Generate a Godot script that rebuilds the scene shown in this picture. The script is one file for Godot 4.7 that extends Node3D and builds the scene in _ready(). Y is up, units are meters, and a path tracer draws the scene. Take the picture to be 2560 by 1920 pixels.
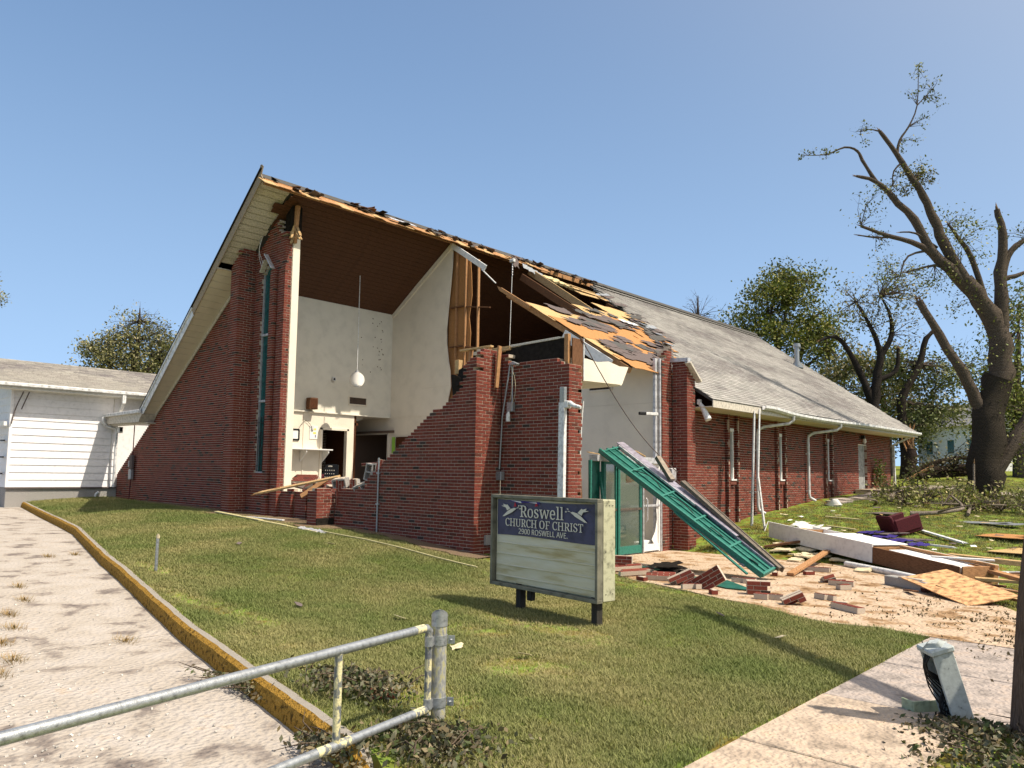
extends Node3D
# A storm-damaged brick church, its lawn and the debris around it. Units are metres; x runs along the
# front wall to the right, -z along the nave to the back, the origin is the foot of the front wall's corner.

var rng := RandomNumberGenerator.new()
var used := {}
var M := {}
var T := {}
const EYE := Vector3(11.0903, 1.6375, 10.9543)
const SUN := Vector3(0.525, 0.833, -0.183)
const COURSE := 0.0677
const UNIT := 0.2032

# ------------------------------------------------------------------ mesh builder
class MB:
	var v := PackedVector3Array()
	var n := PackedVector3Array()
	var c := PackedColorArray()
	var uv := PackedVector2Array()
	var has_uv := false
	func tri(a: Vector3, b: Vector3, d: Vector3, col := Color.WHITE) -> void:
		var nn := (b - a).cross(d - a)
		if nn.length_squared() < 1e-16: return
		nn = nn.normalized()
		v.append(a); v.append(d); v.append(b)
		for i in 3: n.append(nn); c.append(col); if has_uv: uv.append(Vector2.ZERO)
	func trin(a: Vector3, b: Vector3, d: Vector3, na: Vector3, nb: Vector3, nd: Vector3, col := Color.WHITE) -> void:
		v.append(a); v.append(d); v.append(b)
		n.append(na); n.append(nd); n.append(nb)
		for i in 3: c.append(col)
	func quad(a: Vector3, b: Vector3, d: Vector3, e: Vector3, col := Color.WHITE) -> void:
		tri(a, b, d, col); tri(a, d, e, col)
	func box(o: Vector3, s: Vector3, bs := Basis(), col := Color.WHITE, bev := 0.0) -> void:
		var h := s * 0.5
		if bev <= 0.0:
			var p := []
			for i in 8: p.append(o + bs * Vector3(h.x if i & 1 else -h.x, h.y if i & 2 else -h.y, h.z if i & 4 else -h.z))
			quad(p[4], p[5], p[7], p[6], col); quad(p[1], p[0], p[2], p[3], col)
			quad(p[5], p[1], p[3], p[7], col); quad(p[0], p[4], p[6], p[2], col)
			quad(p[6], p[7], p[3], p[2], col); quad(p[0], p[1], p[5], p[4], col)
			return
		var b: float = minf(bev, minf(h.x, minf(h.y, h.z)) * 0.9)
		var f := []   # inset corner triples
		for i in 8:
			var sg := Vector3(1 if i & 1 else -1, 1 if i & 2 else -1, 1 if i & 4 else -1)
			f.append([o + bs * (sg * Vector3(h.x, h.y - b, h.z - b)), o + bs * (sg * Vector3(h.x - b, h.y, h.z - b)), o + bs * (sg * Vector3(h.x - b, h.y - b, h.z))])
		quad(f[4][2], f[5][2], f[7][2], f[6][2], col); quad(f[1][2], f[0][2], f[2][2], f[3][2], col)
		quad(f[5][0], f[1][0], f[3][0], f[7][0], col); quad(f[0][0], f[4][0], f[6][0], f[2][0], col)
		quad(f[6][1], f[7][1], f[3][1], f[2][1], col); quad(f[0][1], f[1][1], f[5][1], f[4][1], col)
		for e in [[4, 5, 1, 2], [6, 7, 1, 2], [0, 1, 1, 2], [2, 3, 1, 2], [0, 2, 0, 2], [1, 3, 0, 2], [4, 6, 0, 2], [5, 7, 0, 2], [0, 4, 0, 1], [1, 5, 0, 1], [2, 6, 0, 1], [3, 7, 0, 1]]:
			var a0: Vector3 = f[e[0]][e[2]]; var a1: Vector3 = f[e[1]][e[2]]; var b0: Vector3 = f[e[0]][e[3]]; var b1: Vector3 = f[e[1]][e[3]]
			var mid: Vector3 = (a0 + a1 + b0 + b1) * 0.25 - o
			if (a1 - a0).cross(b1 - a0).dot(mid) > 0: quad(a0, a1, b1, b0, col)
			else: quad(b0, b1, a1, a0, col)
		for i in 8:
			var t: Array = f[i]
			if (t[1] - t[0]).cross(t[2] - t[0]).dot(t[0] + t[1] + t[2] - o * 3.0) > 0: tri(t[0], t[1], t[2], col)
			else: tri(t[0], t[2], t[1], col)
	# a bar from a to b; width w across, height h; up hints the height direction
	func bar(a: Vector3, b: Vector3, w: float, h: float, up := Vector3.UP, col := Color.WHITE, bev := 0.0) -> void:
		var x := (b - a).normalized()
		if absf(x.dot(up.normalized())) > 0.99: up = Vector3.RIGHT if absf(x.x) < 0.9 else Vector3.BACK
		var z := x.cross(up).normalized()
		var y := z.cross(x)
		box((a + b) * 0.5, Vector3(a.distance_to(b), h, w), Basis(x, y, z), col, bev)
	func tube(p: Array, r: Array, k := 8, col := Color.WHITE, caps := true, wob := 0.0, rg: RandomNumberGenerator = null) -> void:
		var rings := []; var nrm := []
		var ref := Vector3.ZERO
		for i in p.size():
			var d: Vector3 = (p[mini(i + 1, p.size() - 1)] - p[maxi(i - 1, 0)]).normalized()
			if i == 0: ref = Vector3.UP.cross(d) if absf(d.y) < 0.9 else Vector3.RIGHT.cross(d)
			ref = (ref - d * ref.dot(d)).normalized()
			var o2 := d.cross(ref)
			var ring := []; var rn := []
			for j in k:
				var an := TAU * j / k
				var dir := ref * cos(an) + o2 * sin(an)
				var rr: float = r[i]
				if wob > 0 and rg: rr *= 1.0 + rg.randf_range(-wob, wob)
				ring.append(p[i] + dir * rr); rn.append(dir)
			rings.append(ring); nrm.append(rn)
		for i in p.size() - 1:
			for j in k:
				var j2 := (j + 1) % k
				trin(rings[i][j], rings[i][j2], rings[i + 1][j2], nrm[i][j], nrm[i][j2], nrm[i + 1][j2], col)
				trin(rings[i][j], rings[i + 1][j2], rings[i + 1][j], nrm[i][j], nrm[i + 1][j2], nrm[i + 1][j], col)
		if caps:
			for j in k:
				tri(p[0], rings[0][(j + 1) % k], rings[0][j], col)
				tri(p[-1], rings[-1][j], rings[-1][(j + 1) % k], col)
	# polygon (list of Vector2) lifted by a frame, with thickness t along -n
	func slab(poly: PackedVector2Array, o: Vector3, ux: Vector3, uy: Vector3, t: float, col := Color.WHITE) -> void:
		var nn := ux.cross(uy).normalized()
		var q := poly
		if Geometry2D.is_polygon_clockwise(q): q = q.duplicate(); q.reverse()
		var ix := Geometry2D.triangulate_polygon(q)
		for i in range(0, ix.size(), 3):
			var a := o + ux * q[ix[i]].x + uy * q[ix[i]].y
			var b := o + ux * q[ix[i + 1]].x + uy * q[ix[i + 1]].y
			var d := o + ux * q[ix[i + 2]].x + uy * q[ix[i + 2]].y
			if (b - a).cross(d - a).dot(nn) < 0:
				var s := b; b = d; d = s
			tri(a, b, d, col)
			tri(a - nn * t, d - nn * t, b - nn * t, col)
		for i in q.size():
			var a := o + ux * q[i].x + uy * q[i].y
			var b := o + ux * q[(i + 1) % q.size()].x + uy * q[(i + 1) % q.size()].y
			quad(a, a - nn * t, b - nn * t, b, col)
	func mesh(m: Material = null) -> ArrayMesh:
		var am := ArrayMesh.new()
		if v.is_empty(): return am
		var ar := []; ar.resize(Mesh.ARRAY_MAX)
		ar[Mesh.ARRAY_VERTEX] = v; ar[Mesh.ARRAY_NORMAL] = n; ar[Mesh.ARRAY_COLOR] = c
		am.add_surface_from_arrays(Mesh.PRIMITIVE_TRIANGLES, ar)
		if m: am.surface_set_material(0, m)
		return am

func rf(a: float, b: float) -> float: return rng.randf_range(a, b)
func V(x: float, y: float, z: float) -> Vector3: return Vector3(x, y, z)

# ------------------------------------------------------------------ scene graph helpers
func numbered(parent: Node, called: String) -> String:
	var key := "%d/%s" % [parent.get_instance_id(), called]
	var k: int = used.get(key, 0)
	used[key] = k + 1
	return called if k == 0 else "%s_%03d" % [called, k]
func put(node: Node3D, called: String, parent: Node) -> Node3D:
	node.name = numbered(parent, called)
	parent.add_child(node, true)
	return node
func tag(o: Node, label: String, category: String, group := "") -> Node:
	o.set_meta("label", label); o.set_meta("category", category)
	if group: o.set_meta("group", group)
	return o
func thing(called: String, label: String, category: String, at := Vector3.ZERO, turn := 0.0, group := "") -> Node3D:
	var o := Node3D.new()
	put(o, called, self); o.position = at; o.rotation.y = turn
	tag(o, label, category, group)
	return o
func part(parent: Node, called: String, mb: MB, m: Material, xf := Transform3D()) -> MeshInstance3D:
	var o := MeshInstance3D.new()
	o.mesh = mb.mesh(m); o.transform = xf
	put(o, called, parent)
	return o
func piece(parent: Node, called: String, mesh: Mesh, xf: Transform3D) -> MeshInstance3D:
	var o := MeshInstance3D.new()
	o.mesh = mesh; o.transform = xf
	put(o, called, parent)
	return o
func structure(called: String, mb: MB, m: Material) -> MeshInstance3D:
	var o := part(self, called, mb, m)
	o.set_meta("kind", "structure")
	return o
func stuff(parent: Node, called: String, mb: MB, m: Material) -> MeshInstance3D:
	var o := part(parent, called, mb, m)
	o.set_meta("kind", "stuff")
	return o
# one bar as a part: its mesh lies along local x so that the grain follows it
func beam(parent: Node, called: String, a: Vector3, b: Vector3, w: float, h: float, m: Material, up := Vector3.UP, bev := 0.004) -> MeshInstance3D:
	var x := (b - a).normalized()
	if absf(x.dot(up.normalized())) > 0.99: up = Vector3.RIGHT if absf(x.x) < 0.9 else Vector3.BACK
	var z := x.cross(up).normalized()
	var y := z.cross(x)
	var mb := MB.new()
	mb.box(Vector3.ZERO, V(a.distance_to(b), h, w), Basis(), Color.WHITE, bev)
	return part(parent, called, mb, m, Transform3D(Basis(x, y, z), (a + b) * 0.5))
func splinter(parent: Node, called: String, a: Vector3, b: Vector3, w: float, h: float, m: Material, up := Vector3.UP) -> MeshInstance3D:
	# a board with one end broken into slivers
	var x := (b - a).normalized()
	if absf(x.dot(up.normalized())) > 0.99: up = Vector3.RIGHT
	var z := x.cross(up).normalized()
	var y := z.cross(x)
	var L := a.distance_to(b)
	var mb := MB.new()
	mb.box(V(-0.04 * L, 0, 0), V(L * 0.92, h, w), Basis(), Color.WHITE, 0.003)
	var k := 4
	for i in k:
		var zz := (-0.5 + (i + 0.5) / k) * w
		var l := L * 0.08 * rf(0.3, 1.6)
		var x0 := L * 0.42
		var hw := w / k * 0.5
		var p0 := V(x0, -h * 0.5, zz - hw); var p1 := V(x0, -h * 0.5, zz + hw); var p2 := V(x0, h * 0.5, zz + hw); var p3 := V(x0, h * 0.5, zz - hw)
		var tip := V(x0 + l, rf(-0.3, 0.3) * h, zz + rf(-0.4, 0.4) * hw)
		mb.tri(p1, p0, tip); mb.tri(p2, p1, tip); mb.tri(p3, p2, tip); mb.tri(p0, p3, tip)
	return part(parent, called, mb, m, Transform3D(Basis(x, y, z), (a + b) * 0.5))

# ------------------------------------------------------------------ materials
func noise_tex(key: String, freq: float, ramp: Array, octaves := 4, seed_ := 1, size := 512, warp := 0.0, kind := FastNoiseLite.TYPE_SIMPLEX_SMOOTH) -> Texture2D:
	if T.has(key): return T[key]
	var f := FastNoiseLite.new()
	f.seed = seed_; f.noise_type = kind; f.frequency = freq; f.fractal_octaves = octaves; f.fractal_gain = 0.55
	if warp > 0:
		f.domain_warp_enabled = true; f.domain_warp_amplitude = warp; f.domain_warp_frequency = freq
	var t := NoiseTexture2D.new()
	t.width = size; t.height = size; t.seamless = true; t.noise = f; t.seamless_blend_skirt = 0.2
	var g := Gradient.new()
	var off := PackedFloat32Array(); var cols := PackedColorArray()
	for r in ramp: off.append(r[0]); cols.append(r[1])
	g.offsets = off; g.colors = cols
	t.color_ramp = g
	T[key] = t
	return t
func nrm_tex(key: String, freq: float, bump: float, octaves := 4, seed_ := 3, kind := FastNoiseLite.TYPE_SIMPLEX_SMOOTH) -> Texture2D:
	if T.has(key): return T[key]
	var f := FastNoiseLite.new()
	f.seed = seed_; f.frequency = freq; f.fractal_octaves = octaves; f.noise_type = kind
	var t := NoiseTexture2D.new()
	t.width = 512; t.height = 512; t.seamless = true; t.noise = f; t.as_normal_map = true; t.bump_strength = bump
	T[key] = t
	return t
func gray(a: float) -> Color: return Color(a, a, a)
func lin(r: float, g: float, b: float) -> Color: return Color(r, g, b).linear_to_srgb()
# surface colour given as linear reflectance, tinted by a noise picture laid on in space
func mat(key: String, col: Color, rough := 0.85, tex: Texture2D = null, sc := 1.0, nrm: Texture2D = null, ns := 0.5, world := false, spec := 0.35, stretch := Vector3.ONE, metal := 0.0) -> StandardMaterial3D:
	if M.has(key): return M[key]
	var m := StandardMaterial3D.new()
	m.resource_name = key
	m.albedo_color = col.linear_to_srgb()
	m.roughness = rough; m.metallic_specular = spec; m.metallic = metal
	if tex or nrm:
		m.uv1_triplanar = true; m.uv1_world_triplanar = world
		m.uv1_scale = Vector3.ONE * sc * stretch
		m.uv1_triplanar_sharpness = 4.0
	if tex: m.albedo_texture = tex
	if nrm:
		m.normal_enabled = true; m.normal_texture = nrm; m.normal_scale = ns
	M[key] = m
	return m
func vcol(m: StandardMaterial3D) -> StandardMaterial3D:
	m.vertex_color_use_as_albedo = true
	return m
func make_materials() -> void:
	var mottle := noise_tex("mottle", 0.02, [[0.0, gray(0.72)], [0.5, gray(0.92)], [1.0, gray(1.0)]], 5, 11)
	var mottle2 := noise_tex("mottle2", 0.012, [[0.0, gray(0.62)], [0.35, gray(0.86)], [0.7, gray(0.97)], [1.0, gray(1.0)]], 5, 5, 512, 30.0)
	var speck := noise_tex("speck", 0.12, [[0.0, gray(0.55)], [0.4, gray(0.86)], [0.7, gray(1.0)], [1.0, gray(1.0)]], 3, 7)
	var grain := noise_tex("grain", 0.03, [[0.0, gray(0.55)], [0.45, gray(0.85)], [0.6, gray(0.95)], [1.0, gray(1.0)]], 4, 21)
	var nfine := nrm_tex("nfine", 0.12, 6.0, 3)
	var nmid := nrm_tex("nmid", 0.03, 8.0, 4, 9)
	vcol(mat("brick", Color.WHITE, 0.92, noise_tex("brickm", 0.06, [[0.0, gray(0.6)], [0.5, gray(0.9)], [1.0, gray(1.0)]], 4, 31), 2.2, nfine, 0.35, true, 0.25))
	mat("mortar", Color(0.60, 0.51, 0.41), 0.95, speck, 3.0, nfine, 0.5, true, 0.2)
	mat("block", Color(0.42, 0.40, 0.38), 0.95, speck, 3.0, nfine, 0.8, false, 0.2)
	mat("plaster", Color(0.76, 0.69, 0.575), 0.9, noise_tex("plast", 0.008, [[0.0, gray(0.95)], [0.5, gray(0.985)], [1.0, gray(1.0)]], 4, 41), 0.35, nfine, 0.08, true, 0.25)
	mat("plaster_upper", Color(0.74, 0.70, 0.60), 0.9, noise_tex("plast2", 0.01, [[0.0, gray(0.93)], [0.5, gray(0.98)], [1.0, gray(1.0)]], 4, 42), 0.35, nfine, 0.08, true, 0.25)
	mat("white_paint", Color(0.78, 0.77, 0.75), 0.6, noise_tex("wp", 0.02, [[0.0, gray(0.86)], [0.4, gray(0.96)], [1.0, gray(1.0)]], 5, 43), 0.6, nfine, 0.1, true, 0.35)
	mat("siding", Color(0.80, 0.78, 0.79), 0.65, noise_tex("wp2", 0.02, [[0.0, gray(0.90)], [0.4, gray(0.97)], [1.0, gray(1.0)]], 5, 44), 0.5, nfine, 0.08, true, 0.3)
	mat("soffit", Color(0.66, 0.59, 0.48), 0.6, T["plast"], 0.5, null, 0.1, true, 0.3)
	mat("soffit_old", Color(0.68, 0.63, 0.54), 0.85, mottle, 1.6, nfine, 0.2, true, 0.2)
	mat("fascia_bare", Color(0.42, 0.33, 0.24), 0.85, grain, 1.0, nfine, 0.3, false, 0.2, V(0.6, 8, 8))
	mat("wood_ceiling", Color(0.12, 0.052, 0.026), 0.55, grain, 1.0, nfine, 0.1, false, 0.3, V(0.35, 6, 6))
	mat("lumber", Color(0.50, 0.27, 0.13), 0.85, grain, 1.0, nfine, 0.25, false, 0.2, V(0.5, 7, 7))
	mat("lumber_pale", Color(0.60, 0.40, 0.20), 0.85, grain, 1.0, nfine, 0.25, false, 0.2, V(0.5, 7, 7))
	mat("lumber_dark", Color(0.20, 0.10, 0.055), 0.85, grain, 1.0, nfine, 0.25, false, 0.2, V(0.5, 7, 7))
	mat("plank_yellow", Color(0.62, 0.55, 0.30), 0.8, grain, 1.0, nfine, 0.2, false, 0.2, V(0.5, 7, 7))
	mat("osb", Color(0.50, 0.25, 0.10), 0.85, noise_tex("osbn", 0.05, [[0.0, gray(0.5)], [0.3, gray(0.78)], [0.6, gray(1.0)], [1.0, Color(1, 0.97, 0.9)]], 4, 51, 512, 25.0), 1.6, nfine, 0.4, false, 0.2)
	mat("osb_pale", Color(0.58, 0.39, 0.19), 0.85, noise_tex("osbn2", 0.06, [[0.0, gray(0.45)], [0.3, gray(0.8)], [0.6, gray(1.0)], [1.0, gray(1.0)]], 4, 52, 512, 25.0), 1.6, nfine, 0.4, false, 0.2)
	mat("ply", Color(0.66, 0.38, 0.19), 0.8, noise_tex("plyn", 0.02, [[0.0, gray(0.55)], [0.35, gray(0.8)], [0.6, gray(1.0)], [1.0, Color(1, 0.98, 0.92)]], 5, 53, 512, 40.0), 0.7, nfine, 0.2, false, 0.2)
	mat("felt", Color(0.16, 0.13, 0.125), 0.95, speck, 1.5, nmid, 0.4, false, 0.15)
	mat("tar", Color(0.022, 0.018, 0.015), 0.9, mottle2, 1.2, nmid, 0.4, false, 0.2)
	vcol(mat("shingle", Color.WHITE, 0.95, speck, 2.2, nfine, 0.6, true, 0.15))
	mat("shingle_core", Color(0.10, 0.095, 0.09), 0.95, speck, 1.0)
	vcol(mat("leaf", Color.WHITE, 0.6, null, 1.0, null, 0, false, 0.35))
	M["leaf"].backlight_enabled = true; M["leaf"].backlight = Color(0.45, 0.5, 0.2)
	vcol(mat("grass", Color.WHITE, 0.7, null, 1.0, null, 0, false, 0.25))
	M["grass"].backlight_enabled = true; M["grass"].backlight = Color(0.5, 0.55, 0.22)
	vcol(mat("bark", Color.WHITE, 0.95, noise_tex("barkn", 0.035, [[0.0, gray(0.35)], [0.45, gray(0.75)], [0.7, gray(1.0)], [1.0, gray(1.0)]], 5, 61), 1.0, nrm_tex("nbark", 0.035, 14.0, 4, 61), 1.0, true, 0.15, V(4, 0.7, 4)))
	mat("soil", Color(0.24, 0.22, 0.09), 0.98, noise_tex("soiln", 0.015, [[0.0, Color(0.62, 0.5, 0.42)], [0.35, Color(0.85, 0.8, 0.6)], [0.6, Color(0.8, 1.0, 0.7)], [1.0, Color(1.0, 1.0, 0.75)]], 6, 71, 1024), 0.11, nmid, 0.6, true, 0.1)
	mat("bare_soil", Color(0.20, 0.14, 0.095), 0.98, speck, 1.3, nmid, 0.7, true, 0.1)
	mat("concrete", Color(0.40, 0.36, 0.325), 0.92, noise_tex("conc", 0.006, [[0.0, Color(0.55, 0.53, 0.54)], [0.22, Color(0.78, 0.76, 0.75)], [0.36, Color(0.95, 0.94, 0.92)], [0.8, gray(1.0)], [1.0, Color(1.0, 0.95, 0.88)]], 6, 81, 1024, 40.0), 0.21, nfine, 0.45, true, 0.2)
	mat("walk", Color(0.45, 0.36, 0.28), 0.92, noise_tex("walkn", 0.01, [[0.0, gray(0.62)], [0.3, gray(0.86)], [0.6, gray(1.0)], [1.0, Color(1.0, 0.97, 0.93)]], 6, 82, 1024, 20.0), 0.3, nfine, 0.45, true, 0.2)
	mat("walk_grey", Color(0.36, 0.31, 0.28), 0.92, T["walkn"], 0.3, nfine, 0.45, true, 0.2)
	mat("pad", Color(0.48, 0.365, 0.265), 0.94, noise_tex("padn", 0.008, [[0.0, Color(0.45, 0.38, 0.30)], [0.3, Color(0.8, 0.74, 0.66)], [0.5, gray(0.95)], [1.0, gray(1.0)]], 6, 83, 1024, 30.0), 0.2, nfine, 0.5, true, 0.15)
	mat("asphalt", Color(0.15, 0.14, 0.13), 0.95, speck, 0.8, nfine, 0.4, true, 0.15)
	mat("kerb_top", Color(0.40, 0.36, 0.31), 0.95, speck, 2.4, nfine, 1.0, true, 0.15)
	mat("kerb_yellow", Color(0.36, 0.21, 0.045), 0.9, noise_tex("kerbn", 0.03, [[0.0, Color(0.16, 0.17, 0.25)], [0.24, Color(0.55, 0.55, 0.5)], [0.42, Color(0.92, 0.9, 0.8)], [1.0, gray(1.0)]], 6, 84, 512, 20.0), 0.9, nfine, 0.9, true, 0.2)
	mat("galv", Color(0.42, 0.44, 0.46), 0.42, noise_tex("galvn", 0.03, [[0.0, gray(0.6)], [0.4, gray(0.88)], [1.0, gray(1.0)]], 5, 85), 1.4, nfine, 0.12, false, 0.5, Vector3.ONE, 0.6)
	mat("galv_yellow", Color(0.62, 0.58, 0.38), 0.6, noise_tex("gyn", 0.02, [[0.0, Color(0.42, 0.45, 0.6)], [0.42, Color(0.55, 0.58, 0.7)], [0.5, Color(0.98, 0.96, 0.9)], [1.0, gray(1.0)]], 5, 86), 1.6, nfine, 0.2, false, 0.4, V(1, 0.5, 1))
	mat("post_paint", Color(0.44, 0.44, 0.43), 0.5, noise_tex("ppn", 0.025, [[0.0, gray(0.62)], [0.5, gray(0.9)], [0.62, Color(1.0, 0.98, 0.9)], [0.66, Color(1.0, 0.97, 0.75)], [1.0, Color(1.0, 0.97, 0.8)]], 5, 87), 2.2, nfine, 0.12, false, 0.45, V(1, 0.35, 1), 0.25)
	mat("far_roof", Color(0.25, 0.25, 0.26), 0.95, speck, 0.5)
	mat("alu", Color(0.60, 0.60, 0.62), 0.45, mottle2, 1.2, null, 0, false, 0.5, Vector3.ONE, 0.3)
	mat("alu_mauve", Color(0.38, 0.35, 0.42), 0.4, mottle2, 1.2, null, 0, false, 0.5, Vector3.ONE, 0.3)
	mat("bronze", Color(0.16, 0.13, 0.10), 0.5, mottle2, 1.5, null, 0, false, 0.5, Vector3.ONE, 0.4)
	mat("teal_frame", Color(0.035, 0.20, 0.155), 0.45, mottle, 1.5, null, 0, false, 0.4)
	mat("teal_panel", Color(0.03, 0.20, 0.155), 0.35, mottle2, 0.9, null, 0, false, 0.45)
	M["teal_panel"].backlight_enabled = true; M["teal_panel"].backlight = Color(0.1, 0.75, 0.62)
	mat("teal_window", Color(0.004, 0.085, 0.085), 0.2, mottle2, 1.0, nrm_tex("nwave", 0.05, 3.0, 2, 13), 0.3, false, 0.5)
	mat("pvc", Color(0.78, 0.78, 0.77), 0.5, mottle, 1.0, null, 0, false, 0.4)
	mat("gutter", Color(0.74, 0.74, 0.74), 0.45, mottle2, 0.8, null, 0, false, 0.45)
	mat("trim", Color(0.62, 0.57, 0.49), 0.6, mottle, 0.8, null, 0, false, 0.35)
	mat("sign_case", Color(0.44, 0.43, 0.29), 0.55, noise_tex("signn", 0.02, [[0.0, gray(0.5)], [0.25, gray(0.85)], [0.5, gray(1.0)], [1.0, gray(1.0)]], 5, 91), 0.7, nfine, 0.08, false, 0.4)
	mat("sign_frame", Color(0.20, 0.19, 0.14), 0.5, mottle2, 0.8, null, 0, false, 0.4)
	mat("sign_board", Color(0.64, 0.61, 0.50), 0.45, noise_tex("signb", 0.012, [[0.0, Color(0.78, 0.72, 0.55)], [0.4, Color(0.95, 0.93, 0.86)], [1.0, gray(1.0)]], 5, 92), 0.6, null, 0, false, 0.4, V(0.25, 1.5, 1))
	mat("banner", Color(0.060, 0.058, 0.12), 0.5, mottle, 0.5, nrm_tex("nban", 0.006, 4.0, 2, 17), 0.25, false, 0.45)
	mat("letters", Color(0.66, 0.62, 0.52), 0.7)
	mat("letter_red", Color(0.40, 0.03, 0.05), 0.7)
	mat("black", Color(0.012, 0.012, 0.013), 0.5)
	mat("dark", Color(0.16, 0.11, 0.08), 0.9)
	mat("post_dark", Color(0.045, 0.04, 0.032), 0.8, mottle2, 1.0, nfine, 0.2)
	mat("pedestal", Color(0.48, 0.52, 0.51), 0.5, noise_tex("pedn", 0.03, [[0.0, gray(0.62)], [0.3, gray(0.9)], [1.0, gray(1.0)]], 5, 93), 1.2, nfine, 0.06, false, 0.4)
	mat("pedestal_in", Color(0.40, 0.46, 0.30), 0.5, mottle, 1.2)
	mat("pole", Color(0.17, 0.115, 0.085), 0.95, grain, 1.0, nrm_tex("npole", 0.05, 10.0, 4, 77), 0.8, false, 0.1, V(9, 0.35, 9))
	mat("red_door", Color(0.28, 0.012, 0.03), 0.5, mottle, 1.0)
	mat("maroon", Color(0.075, 0.008, 0.014), 0.8, mottle, 1.5, nfine, 0.2)
	mat("paper", Color(0.74, 0.73, 0.70), 0.8)
	mat("green_paper", Color(0.30, 0.55, 0.08), 0.8)
	mat("yellow_paper", Color(0.75, 0.60, 0.14), 0.8)
	mat("door_brown", Color(0.10, 0.035, 0.014), 0.6, grain, 1.0, null, 0, false, 0.3, V(3, 0.6, 3))
	mat("door_grey", Color(0.33, 0.34, 0.33), 0.6, mottle2, 0.8, null, 0, true)
	mat("lamp_globe", Color(0.86, 0.82, 0.76), 0.35)
	mat("insulation", Color(0.70, 0.56, 0.30), 0.95, mottle2, 2.0, nmid, 0.8)
	mat("foam", Color(0.70, 0.60, 0.40), 0.9, mottle2, 1.0, nfine, 0.3)
	mat("purple", Color(0.05, 0.03, 0.22), 0.6, mottle, 1.0)
	mat("blinds", Color(0.10, 0.085, 0.075), 0.6)
	mat("stone", Color(0.55, 0.50, 0.44), 0.95, speck, 3.0)
	var gl := StandardMaterial3D.new()
	gl.transparency = BaseMaterial3D.TRANSPARENCY_ALPHA; gl.albedo_color = Color(0.32, 0.42, 0.38, 0.28); gl.roughness = 0.04; gl.metallic_specular = 0.5
	M["glass"] = gl
	var gt := StandardMaterial3D.new()
	gt.transparency = BaseMaterial3D.TRANSPARENCY_ALPHA; gt.albedo_color = Color(0.05, 0.50, 0.42, 0.55); gt.roughness = 0.06; gt.metallic_specular = 0.5
	M["glass_teal"] = gt

# ------------------------------------------------------------------ the lie of the land
const GX := [[-60.0, 1.0], [-30.0, 0.7], [-18.0, 0.57], [-14.0, 0.5], [-10.5, 0.46], [-4.5, 0.31], [-2.2, 0.2], [0.0, 0.0], [2.0, -0.17], [4.0, -0.2], [60.0, -0.2]]
const GZ := [[-90.0, 3.2], [-60.0, 2.4], [-35.0, 1.75], [-20.0, 1.15], [-15.0, 0.9], [-10.0, 0.5], [-8.0, 0.2], [-7.0, 0.05], [-5.6, -0.19], [-4.0, -0.2], [90.0, -0.2]]
const KERB := [[-60.0, -1.5], [-30.0, 1.6], [-19.4, 2.75], [-8.95, 4.35], [-3.94, 5.5], [-0.86, 6.12], [2.25, 6.78], [4.5, 7.25], [6.0, 7.56], [6.9, 7.76], [8.0, 8.0], [40.0, 15.0]]
const PAD := [[1.02, -5.3], [1.02, -2.6], [1.42, -2.05], [2.57, -1.12], [3.45, -0.5], [3.97, -0.38], [4.75, -0.1], [5.48, 0.22], [6.14, 0.36], [6.86, 0.82], [7.4, 0.95], [7.9, 0.8], [8.46, 0.95], [10.2, 0.95], [10.4, -1.2], [9.17, -1.4], [8.47, -2.5], [7.3, -4.1], [6.55, -4.95], [5.82, -5.45], [5.15, -5.8], [4.38, -6.05], [3.63, -6.3], [2.97, -6.1], [2.43, -5.75], [1.6, -5.9], [1.5, -5.86], [1.07, -5.8]]
func lerp_table(t: Array, x: float) -> float:
	if x <= t[0][0]: return t[0][1]
	for i in range(1, t.size()):
		if x <= t[i][0]: return lerpf(t[i - 1][1], t[i][1], (x - t[i - 1][0]) / (t[i][0] - t[i - 1][0]))
	return t[-1][1]
func gnd(x: float, z: float) -> float:
	var left := lerp_table(GX, x)
	var front := left + (-0.2 + 0.25 * (left + 0.2) - left) * smoothstep(0.0, 9.0, z)
	var back := lerp_table(GZ, z)
	back = -0.2 + (back + 0.2) * (1.0 - 0.3 * smoothstep(2.0, 7.0, x))
	if x > -0.5:
		var w := 1.0 - smoothstep(-4.5, -1.5, z)
		return front * (1.0 - w) + back * w
	return lerpf(front, back, 1.0 - smoothstep(-30.0, -14.0, z))
func kerb_z(x: float) -> float: return lerp_table(KERB, x)
func drive_y(x: float) -> float: return gnd(x, kerb_z(x)) - 0.15
func G(x: float, z: float, up := 0.0) -> Vector3: return V(x, gnd(x, z) + up, z)
var pad_poly := PackedVector2Array()
func in_pad(x: float, z: float) -> bool: return Geometry2D.is_point_in_polygon(Vector2(x, z), pad_poly)

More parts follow.
